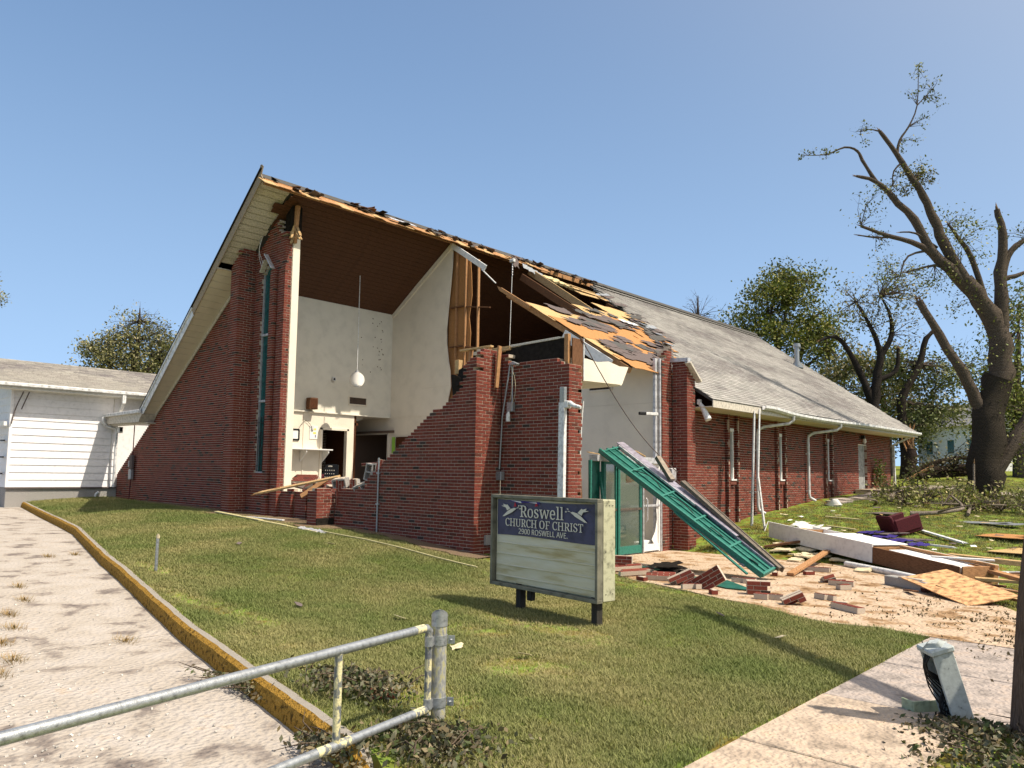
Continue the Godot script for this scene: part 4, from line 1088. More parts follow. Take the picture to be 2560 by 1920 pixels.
	mb.slab(PackedVector2Array([Vector2(-15.4, 3.5), Vector2(1.0, 3.5), Vector2(XR, 9.0)]), V(0, 0, -22.9), V(1, 0, 0), V(0, 1, 0), 0.2)
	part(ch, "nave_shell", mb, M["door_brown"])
	# back of the entrance lobby, facing the front
	mb = MB.new()
	mb.slab(PackedVector2Array([Vector2(-2.6, -0.25), Vector2(0.95, -0.25), Vector2(0.95, 4.32), Vector2(0.2, 4.35), Vector2(-0.3, 4.35), Vector2(-1.35, 4.3), Vector2(-1.45, 2.4), Vector2(-2.6, 2.3)]), V(0, 0, -5.3), V(1, 0, 0), V(0, 1, 0), 0.1)
	var lb := part(ch, "lobby_back_wall", mb, M["plaster"])
	beam(lb, "board_joint", V(-1.6, 3.42, -5.296), V(0.93, 3.42, -5.296), 0.008, 0.008, M["soffit"])
	mb = MB.new(); mb.box(V(-2.6, 0.6, -3.2), V(0.1, 1.7, 4.2)); mb.box(V(-0.9, -0.22, -3.1), V(3.8, 0.1, 4.6)); part(ch, "lobby_side_wall", mb, M["plaster"])
	vent(lb, V(-0.75, 3.95, -5.28), 0)
	vent(up, V(-10.14, 3.98, -4.45), 1)
	# fixtures on the foyer walls
	var lamp := thing("pendant_lamp", "white glass globe lamp hanging on a long rod in the open foyer", "lamp", V(-9.0, 0, -3.56))
	mb = MB.new(); var pts := []; var rr := []
	for i in 15:
		var t := PI * i / 14.0
		pts.append(V(0, 4.53 + 0.245 * cos(t), 0)); rr.append(maxf(0.245 * sin(t), 0.06))
	mb.tube(pts, rr, 24); part(lamp, "glass_globe", mb, M["lamp_globe"])
	mb = MB.new(); mb.tube([V(0, 4.76, 0), V(0, 7.9, 0)], [0.012, 0.012], 8); part(lamp, "rod", mb, M["pvc"])
	mb = MB.new(); mb.tube([V(0, 4.74, 0), V(0, 4.82, 0)], [0.08, 0.05], 12); part(lamp, "fitter", mb, M["alu"])
	var sc := thing("wall_speaker", "small brown wooden box fixed below the ledge of the foyer wall", "box", V(-10.0, 3.75, -2.6))
	mb = MB.new(); mb.box(Vector3.ZERO, V(0.22, 0.36, 0.3), Basis(), Color.WHITE, 0.01); part(sc, "case", mb, M["lumber_dark"])
	mb = MB.new(); mb.box(V(0.115, 0, 0), V(0.012, 0.3, 0.25)); part(sc, "front_panel", mb, M["door_brown"])
	var det := thing("smoke_detector", "round white detector with dark centre on the upper foyer wall", "detector", V(-10.12, 4.62, -3.45))
	mb = MB.new(); mb.tube([V(0, 0, 0), V(0.05, 0, 0)], [0.075, 0.07], 16); part(det, "housing", mb, M["pvc"])
	mb = MB.new(); mb.tube([V(0.05, 0, 0), V(0.065, 0, 0)], [0.04, 0.03], 12); part(det, "sensor", mb, M["black"])
	var th := thing("control_panel", "black framed panel with a white face on the sunlit foyer wall", "panel", V(-10.12, 2.75, -2.12))
	mb = MB.new()
	mb.bar(V(0, 0.16, -0.13), V(0, 0.16, 0.13), 0.03, 0.05); mb.bar(V(0, -0.16, -0.13), V(0, -0.16, 0.13), 0.03, 0.05); mb.bar(V(0, -0.16, -0.12), V(0, 0.16, -0.12), 0.03, 0.05, V(0, 0, 1)); mb.bar(V(0, -0.16, 0.12), V(0, 0.16, 0.12), 0.03, 0.05, V(0, 0, 1))
	part(th, "frame", mb, M["black"])
	mb = MB.new(); mb.box(V(0.0, 0, 0), V(0.01, 0.26, 0.2)); part(th, "face", mb, M["paper"])
	mb = MB.new(); var cp := []; var cr := []
	for i in 14:
		var t := i / 13.0
		cp.append(V(0.02, 0.2 + 0.25 * sin(t * PI), -0.1 - t * 0.5)); cr.append(0.006)
	mb.tube(cp, cr, 5); part(th, "cord", mb, M["black"])
	mb = MB.new(); mb.box(V(0.03, 0.25, -0.6), V(0.04, 0.12, 0.08), Basis(), Color.WHITE, 0.005); part(th, "outlet", mb, M["pvc"])
	var no := thing("paper_notice", "white notice with yellow patches pinned to the sunlit foyer wall", "notice", V(-10.125, 2.85, -2.78))
	mb = MB.new(); mb.box(Vector3.ZERO, V(0.006, 0.42, 0.3)); part(no, "sheet", mb, M["paper"])
	for i in 2:
		mb = MB.new(); mb.box(V(0.006, 0.1 - 0.12 * i, -0.03), V(0.004, 0.06, 0.1)); part(no, "yellow_patch", mb, M["yellow_paper"])
	mb = MB.new(); mb.box(V(0.006, -0.12, -0.06), V(0.004, 0.08, 0.03)); part(no, "mark", mb, M["purple"])
	# steel lamp rod that hangs in the torn nave
	var rod := thing("hanging_rod", "thin pale rod with chain links hanging from the torn ridge", "rod", V(-6.35, 0, -7.9))
	mb = MB.new(); mb.tube([V(0, 8.75, 0), V(-0.03, 4.4, 0.1)], [0.012, 0.012], 6); part(rod, "rod", mb, M["pvc"])
	for i in 5:
		mb = MB.new(); mb.tube([V(0, 8.75 - i * 0.09, 0), V(0.012, 8.70 - i * 0.09, 0.01)], [0.025, 0.018], 6); part(rod, "chain_link", mb, M["alu"])
	mb = MB.new(); mb.box(V(0, 8.85, 0), V(0.2, 0.12, 0.12), Basis(), Color.WHITE, 0.02); part(rod, "canopy", mb, M["pvc"])
	var cl := thing("nave_lamp", "unlit dark glass lamp hanging deep inside the dark nave", "lamp", V(-7.4, 5.6, -13.5))
	for k in 3:
		mb = MB.new(); mb.tube([V(0, 0.1 - k * 0.12, 0), V(0, 0.02 - k * 0.12, 0)], [0.1 + k * 0.07, 0.2 + k * 0.06], 14); part(cl, "glass_tier", mb, M["alu"])
	mb = MB.new(); mb.tube([V(0, 0.1, 0), V(0, 2.5, 0)], [0.01, 0.01], 6); part(cl, "stem", mb, M["black"])
	foyer_rubble()

func vent(parent: Node, at: Vector3, facing: int) -> void:
	var v := Node3D.new(); put(v, "air_vent", parent); v.position = at
	if facing == 1: v.rotation.y = PI / 2
	var mb := MB.new(); var w := 0.36; var h := 0.13
	mb.bar(V(-w, h, 0), V(w, h, 0), 0.03, 0.04); mb.bar(V(-w, -h, 0), V(w, -h, 0), 0.03, 0.04); mb.bar(V(-w, -h, 0), V(-w, h, 0), 0.03, 0.04, V(1, 0, 0)); mb.bar(V(w, -h, 0), V(w, h, 0), 0.03, 0.04, V(1, 0, 0))
	var fr := part(v, "frame", mb, M["plaster"])
	mb = MB.new(); mb.box(V(0, 0, -0.01), V(w * 2, h * 2, 0.01)); part(v, "backing", mb, M["black"])
	for i in 14:
		mb = MB.new(); mb.box(Vector3.ZERO, V(0.012, h * 1.9, 0.02), Basis(V(0, 1, 0), 0.5)); part(v, "louvre", mb, M["dark"], Transform3D(Basis(), V(-w + 0.05 + i * 0.048, 0, 0.002)))

func foyer_rubble() -> void:
	var rub := "fallen masonry at the broken front wall"
	var b := Basis(V(0, 1, 0), 0.55) * Basis(V(0, 0, 1), PI / 2 + 0.06) * Basis(V(1, 0, 0), 0.1)
	lump("fallen_masonry", "large brick slab tipped on end against grey blocks in the front breach", V(-4.35, 1.15, -0.25), b, 0.62, 7, rub, 0.12, "masonry", null, false, true, 2)
	b = Basis(V(0, 1, 0), 0.7) * Basis(V(0, 0, 1), PI / 2 - 0.18) * Basis(V(1, 0, 0), -0.15)
	lump("fallen_masonry", "hollow brick corner tipped on end at the foot of the stepped break", V(-3.0, 1.62, -0.2), b, 0.5, 5, rub, 0.1, "masonry", null, false, true, 1)
	b = Basis(V(0, 1, 0), 0.35) * Basis(V(1, 0, 0), -0.75) * Basis(V(0, 0, 1), -0.35)
	lump("fallen_masonry", "brick slab lying slanted behind the broken pilaster", V(-5.55, 1.0, -0.15), b, 0.85, 8, rub, 0.2, "masonry")
	b = Basis(V(0, 1, 0), 0.2) * Basis(V(1, 0, 0), -1.0)
	lump("fallen_masonry", "dark shaded brick slab beside the plastered wall edge", V(-7.2, 1.35, -0.55), b, 0.95, 5, rub, 0.15, "masonry")
	b = Basis(V(0, 1, 0), -0.3) * Basis(V(1, 0, 0), -0.9) * Basis(V(0, 0, 1), 0.6)
	lump("fallen_masonry", "small brick lump leaning on the dark slab by the plank", V(-6.55, 1.25, -0.35), b, 0.4, 4, rub, 0.2, "masonry")
	# loose concrete blocks
	var i := 0
	for c in [[-4.72, 1.35, -0.1, 0.3, 0.1, 0.9], [-3.75, 1.62, -0.25, 0.2, 1.4, 0.2], [-3.45, 1.62, -0.2, 0.6, 1.5, 0.1], [-3.9, 1.25, -0.15, 0.4, 0.3, 1.2], [-6.2, 1.2, -0.9, 0.5, 0.3, 0.2], [-5.1, 1.3, -0.7, 0.1, 0.2, 0.1]]:
		var bl := thing("concrete_block", ["grey block standing against the tipped brick slab", "pale block under the brick crust in the breach", "pale block with mortar beside the hollow brick corner", "dark grey block wedged below the stepped break", "grey block lying behind the rubble near the chair", "grey block lying behind the tipped brick slab"][i], "block", V(c[0], c[1], c[2]))
		bl.basis = Basis(V(0, 1, 0), c[3]) * Basis(V(0, 0, 1), c[4]) * Basis(V(1, 0, 0), c[5] * 0.3)
		var mb := MB.new()
		mb.box(V(0, 0.09, 0), V(0.4, 0.03, 0.19)); mb.box(V(0, -0.09, 0), V(0.4, 0.03, 0.19))
		for x in [-0.185, 0.0, 0.185]: mb.box(V(x, 0, 0), V(0.032, 0.15, 0.19))
		part(bl, "shell", mb, M["block"])
		var mc := MB.new(); mc.box(V(rf(-0.05, 0.05), 0.115, 0), V(0.3, 0.02, 0.16), Basis(V(0, 1, 0), 0.1), Color.WHITE, 0.006); part(bl, "mortar_crust", mc, M["mortar"])
		i += 1
	lump("fallen_masonry", "mortar crusted brick row lying across the breach above the blocks", V(-3.85, 1.78, -0.3), Basis(V(0, 1, 0), 0.1) * Basis(V(0, 0, 1), 0.05), 0.62, 1, rub, 0.0, "masonry", null, false, true, 2)
	for k in 16: loose_brick(V(-6.9 + rf(0, 3.4), 1.08 + rf(0, 0.2), -0.55 + rf(-0.3, 0.45)), Basis(V(0, 1, 0), rf(0, TAU)) * Basis(V(1, 0, 0), rf(-0.8, 0.8)), "loose red brick in the rubble on the broken front wall", "loose bricks on the broken front wall")
	# planks across the rubble
	var pk := thing("splintered_plank", "long splintered pale plank sticking out over the broken front wall", "plank")
	splinter(pk, "board", V(-4.95, 1.5, -0.2), V(-7.35, 1.02, 0.72), 0.13, 0.045, M["lumber_pale"], V(0.2, 0.9, 0.3))
	splinter(pk, "split_strip", V(-6.6, 1.2, 0.42), V(-7.45, 0.98, 0.75), 0.05, 0.03, M["lumber"], V(0.2, 0.9, 0.3))
	pk = thing("short_board", "short orange board wedged under the long splintered plank", "plank")
	beam(pk, "board", V(-6.15, 0.98, 0.1), V(-5.7, 1.42, -0.35), 0.14, 0.04, M["lumber"], V(0.3, 0.5, 0.8))
	# black stacking chair behind the rubble
	var c := thing("plastic_chair", "black plastic chair with perforated back behind the rubble", "chair", V(-6.85, 0.95, -1.2), 0.35)
	var mb := MB.new()
	mb.slab(PackedVector2Array([Vector2(-0.23, 0.42), Vector2(0.23, 0.42), Vector2(0.21, 0.86), Vector2(0.1, 0.88), Vector2(-0.1, 0.88), Vector2(-0.21, 0.86)]), V(0, 0, 0), V(1, 0, 0), V(0, 1, -0.12).normalized(), 0.03)
	part(c, "backrest", mb, M["black"])
	mb = MB.new(); mb.tube([V(0, 0.8, 0.0), V(0, 0.8, 0.025)], [0.06, 0.06], 10)
	var hole := MB.new()
	for r in 3:
		for q in 5: hole.box(V(-0.14 + q * 0.07, 0.52 + r * 0.09, 0.004 - 0.008 * r), V(0.016, 0.028, 0.012))
	hole.box(V(0, 0.81, -0.03), V(0.13, 0.035, 0.014), Basis(), Color.WHITE, 0.006)
	part(c, "cutout", hole, M["soffit"])
	mb = MB.new(); mb.box(V(0, 0.4, 0.22), V(0.46, 0.035, 0.44), Basis(), Color.WHITE, 0.015); part(c, "seat", mb, M["black"])
	for x in [-0.2, 0.2]:
		for z in [0.02, 0.4]:
			beam(c, "leg", V(x, 0.4, z), V(x * 1.1, -0.5, z), 0.035, 0.035, M["black"], V(0, 0, 1))
	var seat := thing("maroon_seat", "maroon upholstered seat standing in the dark closet doorway", "seat", V(-10.9, 0.4, -3.5))
	mb = MB.new(); mb.box(V(0, 0.75, 0), V(0.18, 0.75, 1.3), Basis(V(0, 0, 1), -0.1), Color.WHITE, 0.06); part(seat, "backrest", mb, M["maroon"])
	mb = MB.new(); mb.box(V(-0.35, 0.42, 0), V(0.6, 0.16, 1.3), Basis(), Color.WHITE, 0.05); part(seat, "cushion", mb, M["maroon"])
	mb = MB.new(); mb.box(V(-0.3, 0.15, 0), V(0.55, 0.3, 1.2)); part(seat, "base", mb, M["dark"])
	var gt := thing("round_table", "dark round table top tipped behind the shaded brick slab", "table", V(-8.3, 1.15, -1.5))
	mb = MB.new(); mb.tube([V(0, 0, 0), V(0.03, 0.03, 0)], [0.55, 0.55], 26); gt.rotation = V(0, 0.3, 0.6); part(gt, "top", mb, M["felt"])
	mb = MB.new(); mb.tube([V(0, 0, 0), V(-0.02, -0.5, 0)], [0.05, 0.04], 8); part(gt, "leg", mb, M["black"])

func church_entrance(ch: Node) -> void:
	# tarred sheathing and framing standing behind the broken entrance wall
	var en := Node3D.new(); put(en, "exposed_framing", ch)
	var mb := MB.new()
	mb.slab(PackedVector2Array([Vector2(0.1, 3.6), Vector2(1.55, 3.6), Vector2(1.55, 4.36), Vector2(1.1, 4.37), Vector2(0.6, 4.33), Vector2(0.1, 4.3), Vector2(-0.1, 4.25)]), V(0, 0, -0.97), V(1, 0, 0), V(0, 1, 0), 0.05)
	part(en, "tar_paper_panel", mb, M["tar"])
	splinter(en, "top_plate", V(0.05, 4.34, -1.0), V(1.5, 4.38, -1.0), 0.1, 0.045, M["soffit_old"])
	beam(en, "top_plate", V(-0.75, 4.28, -0.95), V(0.05, 4.3, -0.98), 0.1, 0.09, M["lumber_pale"])
	beam(en, "corner_post", V(1.62, 3.4, -0.93), V(1.62, 4.42, -0.93), 0.09, 0.1, M["lumber"], V(1, 0, 0))
	beam(en, "side_panel", V(1.72, 3.5, -1.12), V(1.72, 4.34, -1.12), 0.03, 0.34, M["lumber_dark"], V(0, 0, 1))
	beam(en, "side_edge", V(1.74, 3.5, -1.3), V(1.74, 4.36, -1.3), 0.03, 0.025, M["pvc"], V(0, 0, 1))
	for i in 4: beam(en, "framing", V(-0.75 + i * 0.28, 3.7 - 0.1 * i, -0.5), V(-0.72 + i * 0.28, 4.28, -0.55), 0.09, 0.045, M["lumber"], V(1, 0, 0))
	beam(en, "framing", V(-1.0, 4.28, -0.5), V(-0.1, 4.3, -0.55), 0.1, 0.04, M["lumber_pale"])
	beam(en, "framing", V(-0.9, 3.75, -0.35), V(-0.9, 4.05, -0.35), 0.12, 0.12, M["lumber_pale"], V(1, 0, 0))
	for i in 5: sheet(en, "torn_felt", M["tar"], V(-0.75 + rf(-0.2, 0.3), 3.6 + rf(-0.2, 0.35), -0.3 + rf(-0.2, 0.1)), V(1, rf(-0.3, 0.3), 0.2), V(0, 1, rf(-0.3, 0.3)), torn(rf(0.2, 0.5), rf(0.2, 0.5), 0.06, 3), 0.01)
	# plastered bulkhead over the lobby
	mb = MB.new()
	mb.slab(PackedVector2Array([Vector2(-1.2, 3.55), Vector2(-3.0, 3.6), Vector2(-3.25, 4.02), Vector2(-2.9, 4.0), Vector2(-2.5, 4.06), Vector2(-2.1, 4.0), Vector2(-1.7, 4.03), Vector2(-1.2, 3.98)]), V(1.5, 0, 0), V(0, 0, 1), V(0, 1, 0), -0.0)
	mb = MB.new()
	var bp := PackedVector2Array([Vector2(1.2, 3.55), Vector2(3.0, 3.6), Vector2(3.25, 4.02), Vector2(2.9, 4.0), Vector2(2.5, 4.06), Vector2(2.1, 4.0), Vector2(1.7, 4.03), Vector2(1.2, 3.98)])
	mb.slab(bp, V(1.5, 0, 0), V(0, 0, -1), V(0, 1, 0), 0.12)
	var bk := part(en, "bulkhead", mb, M["plaster"])
	beam(bk, "soffit_board", V(0.9, 3.56, -1.25), V(0.9, 3.6, -3.05), 1.1, 0.03, M["plaster"])
	beam(en, "door_jamb", V(0.96, -0.2, -5.22), V(0.96, 4.5, -5.22), 0.12, 0.07, M["alu"], V(1, 0, 0))
	beam(en, "door_jamb", V(1.04, -0.2, -5.29), V(1.04, 4.5, -5.29), 0.05, 0.05, M["alu"], V(1, 0, 0))
	# the glazed doors
	var gd := Node3D.new(); put(gd, "entrance_doors", ch)
	beam(gd, "header", V(1.03, 2.0, -2.6), V(1.03, 1.98, -5.2), 0.22, 0.14, M["alu"])
	for i in 5: splinter(gd, "header_debris", V(1.0, 2.08, -2.9 - i * 0.45), V(1.02 + rf(-0.2, 0.2), 2.12 + rf(0, 0.12), -2.6 - i * 0.45), 0.05, 0.02, M["lumber_pale"])
	var frame := func(called: String, z0: float, z1: float, m: String, y1: float, w: float):
		var d := Node3D.new(); put(d, called, gd)
		var fb := MB.new()
		fb.bar(V(1.05, -0.16, z0), V(1.05, y1, z0), 0.05, w, V(0, 0, 1)); fb.bar(V(1.05, -0.16, z1), V(1.05, y1, z1), 0.05, w, V(0, 0, 1))
		fb.bar(V(1.05, y1, z0), V(1.05, y1, z1), 0.052, w); fb.bar(V(1.05, -0.06, z0), V(1.05, -0.06, z1), 0.052, w * 2.2)
		part(d, "stile_frame", fb, M[m])
		return d
	var side: Node = frame.call("side_light", -2.98, -3.42, "teal_frame", 1.9, 0.06)
	var d1: Node = frame.call("door_leaf", -3.52, -4.42, "teal_frame", 1.86, 0.08)
	var d2: Node = frame.call("door_leaf", -4.5, -5.2, "white_paint", 1.88, 0.07)
	for a in [[side, -2.98, -3.42], [d1, -3.52, -4.42]]:
		mb = MB.new(); mb.box(V(1.05, 0.9, (a[1] + a[2]) * 0.5), V(0.008, 2.0, absf(a[2] - a[1]))); part(a[0], "glass_pane", mb, M["glass"])
		mb = MB.new(); mb.bar(V(1.06, 0.86, a[1]), V(1.06, 0.86, a[2]), 0.04, 0.05); part(a[0], "push_bar", mb, M["bronze"])
	beam(d2, "push_bar", V(1.07, 0.92, -4.5), V(1.07, 0.92, -5.2), 0.04, 0.05, M["alu"])
	mb = MB.new(); mb.tube([V(1.1, 0.55, -4.58), V(1.14, 0.6, -4.58), V(1.14, 1.05, -4.58), V(1.1, 1.1, -4.58)], [0.015, 0.015, 0.015, 0.015], 8); part(d2, "pull_handle", mb, M["alu"])
	var shard := MB.new()
	shard.slab(PackedVector2Array([Vector2(5.18, 0.0), Vector2(5.18, 1.3), Vector2(5.1, 0.9), Vector2(5.13, 0.6), Vector2(5.05, 0.3), Vector2(4.9, 0.12), Vector2(5.0, 0.02)]), V(1.05, 0, 0), V(0, 0, -1), V(0, 1, 0), 0.006)
	part(d2, "glass_shard", shard, M["paper"])
	mb = MB.new(); mb.slab(PackedVector2Array([Vector2(4.6, 1.3), Vector2(5.02, 1.28), Vector2(5.02, 1.78), Vector2(4.9, 1.76), Vector2(4.8, 1.8), Vector2(4.6, 1.77)]), V(0.96, 0, 0), V(0, 0, -1), V(0, 1, 0), 0.02); part(ch, "red_inner_panel", mb, M["red_door"])
	mb = MB.new(); mb.slab(PackedVector2Array([Vector2(4.0, 1.45), Vector2(4.42, 1.5), Vector2(4.42, 1.82), Vector2(4.0, 1.8)]), V(0.94, 0, 0), V(0, 0, -1), V(0, 1, 0), 0.02); part(ch, "red_inner_panel", mb, M["red_door"])
	for i in 6: beam(gd, "mullion", V(1.07, -0.16, [-2.9, -2.94, -3.45, -3.49, -4.46, -5.25][i]), V(1.07, 1.95, [-2.9, -2.94, -3.45, -3.49, -4.46, -5.25][i]), 0.09, 0.035, M["teal_frame"] if i < 4 else M["alu"], V(0, 0, 1))
	var sp := part(gd, "teal_side_panel", _slabx(PackedVector2Array([Vector2(2.52, -0.15), Vector2(2.88, -0.15), Vector2(2.88, 1.95), Vector2(2.5, 1.95)]), 1.0, 0.03), M["teal_panel"])
	beam(sp, "panel_edge", V(1.04, -0.1, -2.48), V(1.1, 1.95, -2.42), 0.03, 0.05, M["teal_frame"], V(0, 0, 1))
	beam(sp, "leaning_bar", V(1.3, -0.1, -2.8), V(1.02, 1.7, -2.86), 0.05, 0.06, M["teal_frame"], V(0, 0, 1))
	# splintered jamb along the broken wall end
	mb = MB.new()
	var pts := []; var rr := []
	for i in 14:
		var t := i / 13.0
		pts.append(V(1.72 - 0.14 * sin(t * 2.4), 3.1 - t * 3.2, -1.32 - 0.35 * t * t)); rr.append(0.02)
	mb.tube(pts, rr, 5); part(en, "bent_strip", mb, M["pvc"])
	beam(en, "torn_jamb", V(1.55, 2.1, -1.35), V(1.62, -0.1, -1.45), 0.12, 0.06, M["lumber_dark"], V(0, 0, 1))
	# debris inside the lobby, seen through the doors
	var ld := thing("lobby_debris", "broken white board and plaster lying inside the glass doors", "debris", V(0.3, -0.15, -4.4))
	for i in 6: beam(ld, "plaster_piece", V(rf(-0.9, 0.4), 0.06 + 0.05 * i, rf(-0.6, 1.0)), V(rf(-0.9, 0.4), 0.1 + 0.09 * i, rf(-0.6, 1.0)), rf(0.15, 0.35), 0.05, M["plaster"] if i % 2 else M["stone"])
	beam(ld, "white_block", V(0.5, 0.12, -0.25), V(0.55, 0.16, -0.62), 0.2, 0.16, M["paper"])
	# things fixed to the entrance walls
	var ds := thing("white_downspout", "bent white square downspout on the shaded entrance wall", "downspout", Vector3.ZERO)
	beam(ds, "pipe", V(1.70, -0.2, -0.66), V(1.73, 3.02, -0.66), 0.1, 0.13, M["pvc"], V(1, 0, 0))
	beam(ds, "torn_end", V(1.735, 3.0, -0.66), V(1.77, 3.32, -0.62), 0.09, 0.11, M["galv"], V(1, 0, 0))
	beam(ds, "dented_strip", V(1.77, -0.2, -0.6), V(1.79, 2.9, -0.6), 0.012, 0.05, M["gutter"], V(1, 0, 0))
	var cm := thing("security_camera", "white bullet camera on the corner beside the white downspout", "camera", V(1.86, 2.98, -0.7))
	mb = MB.new(); mb.box(V(-0.03, 0, 0.02), V(0.1, 0.14, 0.12), Basis(), Color.WHITE, 0.01); part(cm, "mount", mb, M["pvc"])
	mb = MB.new(); mb.tube([V(0.02, 0.03, 0.02), V(0.12, -0.03, 0.02), V(0.28, -0.07, 0.0)], [0.05, 0.045, 0.03], 12); part(cm, "barrel", mb, M["pvc"])
	cm = thing("security_camera", "white camera on the metal jamb above the entrance doors", "camera", V(1.05, 3.12, -5.18))
	mb = MB.new(); mb.bar(V(0, 0, 0), V(-0.15, 0.0, 0.32), 0.07, 0.07, Vector3.UP, Color.WHITE, 0.01); part(cm, "barrel", mb, M["pvc"])
	mb = MB.new(); mb.bar(V(-0.14, 0.0, 0.3), V(-0.23, 0.0, 0.47), 0.075, 0.075, Vector3.UP, Color.WHITE, 0.01); part(cm, "lens_hood", mb, M["black"])
	var cd := thing("conduit_light", "grey conduit with junction box and white bulb holder on the shaded entrance wall", "conduit", Vector3.ZERO)
	mb = MB.new(); mb.tube([V(0.33, 3.9, -0.72), V(0.34, 3.1, -0.72)], [0.018, 0.018], 8); part(cd, "pipe", mb, M["galv"])
	mb = MB.new(); mb.tube([V(0.3, 3.88, -0.68), V(0.12, 2.8, -0.66), V(-0.02 + 0.05, 1.72, -0.69)], [0.018, 0.018, 0.018], 8); part(cd, "leaning_pipe", mb, M["galv"])
	mb = MB.new(); mb.box(V(0.33, 3.0, -0.69), V(0.16, 0.2, 0.1), Basis(), Color.WHITE, 0.01); part(cd, "junction_box", mb, M["galv"])
	mb = MB.new(); mb.box(V(0.06, 1.58, -0.68), V(0.16, 0.18, 0.12), Basis(), Color.WHITE, 0.01); part(cd, "lower_box", mb, M["galv"])
	mb = MB.new(); mb.tube([V(0.32, 2.9, -0.64), V(0.32, 2.84, -0.62), V(0.32, 2.7, -0.62)], [0.02, 0.045, 0.045], 10); part(cd, "bulb_holder", mb, M["pvc"])
	for k in 2:
		pts = []; rr = []
		for i in 10:
			var t := i / 9.0
			pts.append(V(0.35 + 0.09 * sin(t * 3.1) * (k + 0.6), 3.86 - t * (0.75 + 0.2 * k), -0.66 + 0.03 * t)); rr.append(0.005)
		mb = MB.new(); mb.tube(pts, rr, 4); part(cd, "loose_wire", mb, M["foam"])
	for k in 3: beam(cd, "torn_cap", V(0.26 + 0.05 * k, 3.9 + 0.02 * k, -0.7), V(0.42 + 0.05 * k, 3.88, -0.68), 0.08, 0.03, M["galv"])
	var lf := thing("light_fixture", "grey metal wall light on the lit brick pier by the doors", "lamp", V(1.16, 1.66, -5.62))
	mb = MB.new(); mb.box(V(0, 0, 0), V(0.16, 0.32, 0.22), Basis(), Color.WHITE, 0.02); part(lf, "housing", mb, M["alu"])
	mb = MB.new(); mb.box(V(0.02, 0.02, 0.115), V(0.12, 0.24, 0.015), Basis(), Color.WHITE, 0.004); part(lf, "face_plate", mb, M["galv"])
	mb = MB.new(); mb.tube([V(0, -0.16, 0.02), V(0, -0.26, 0.02)], [0.012, 0.012], 6); part(lf, "stub", mb, M["foam"])
	# chain that hung from the torn roof across the entrance
	var chn := thing("slack_cable", "thin twisted cable slanting across the open entrance", "cable")
	pts = []; rr = []
	for i in 40:
		var t := i / 39.0
		var p := V(1.75, 4.35, -1.2).lerp(V(1.45, 1.72, -5.4), t); p.y -= 0.32 * sin(t * PI)
		p += V(0.012 * (i % 2), 0.012 * ((i + 1) % 2), 0); pts.append(p); rr.append(0.011)
	mb = MB.new(); mb.tube(pts, rr, 5); part(chn, "upper_run", mb, M["felt"])
	pts = []; rr = []
	for i in 20:
		var t := i / 19.0
		var p := V(1.3, 1.58, -5.5).lerp(V(2.1, 0.75, -6.1), t); p.y -= 0.06 * sin(t * PI); pts.append(p); rr.append(0.009)
	mb = MB.new(); mb.tube(pts, rr, 5); part(chn, "lower_run", mb, M["felt"])
	var wd := thing("conduit_pipe", "grey conduit pipe standing against the broken front wall", "conduit", Vector3.ZERO)
	mb = MB.new(); mb.tube([V(-3.1, 0.12, 0.03), V(-3.08, 1.95, 0.035)], [0.02, 0.02], 8); part(wd, "pipe", mb, M["galv"])
	for y in [0.9, 1.6]:
		mb = MB.new(); mb.box(V(-3.09, y, 0.03), V(0.1, 0.03, 0.045)); part(wd, "clip", mb, M["galv"])
	fallen_glazing()
func _slabx(p: PackedVector2Array, x: float, t: float) -> MB:
	var mb := MB.new(); mb.slab(p, V(x, 0, 0), V(0, 0, -1), V(0, 1, 0), t); return mb

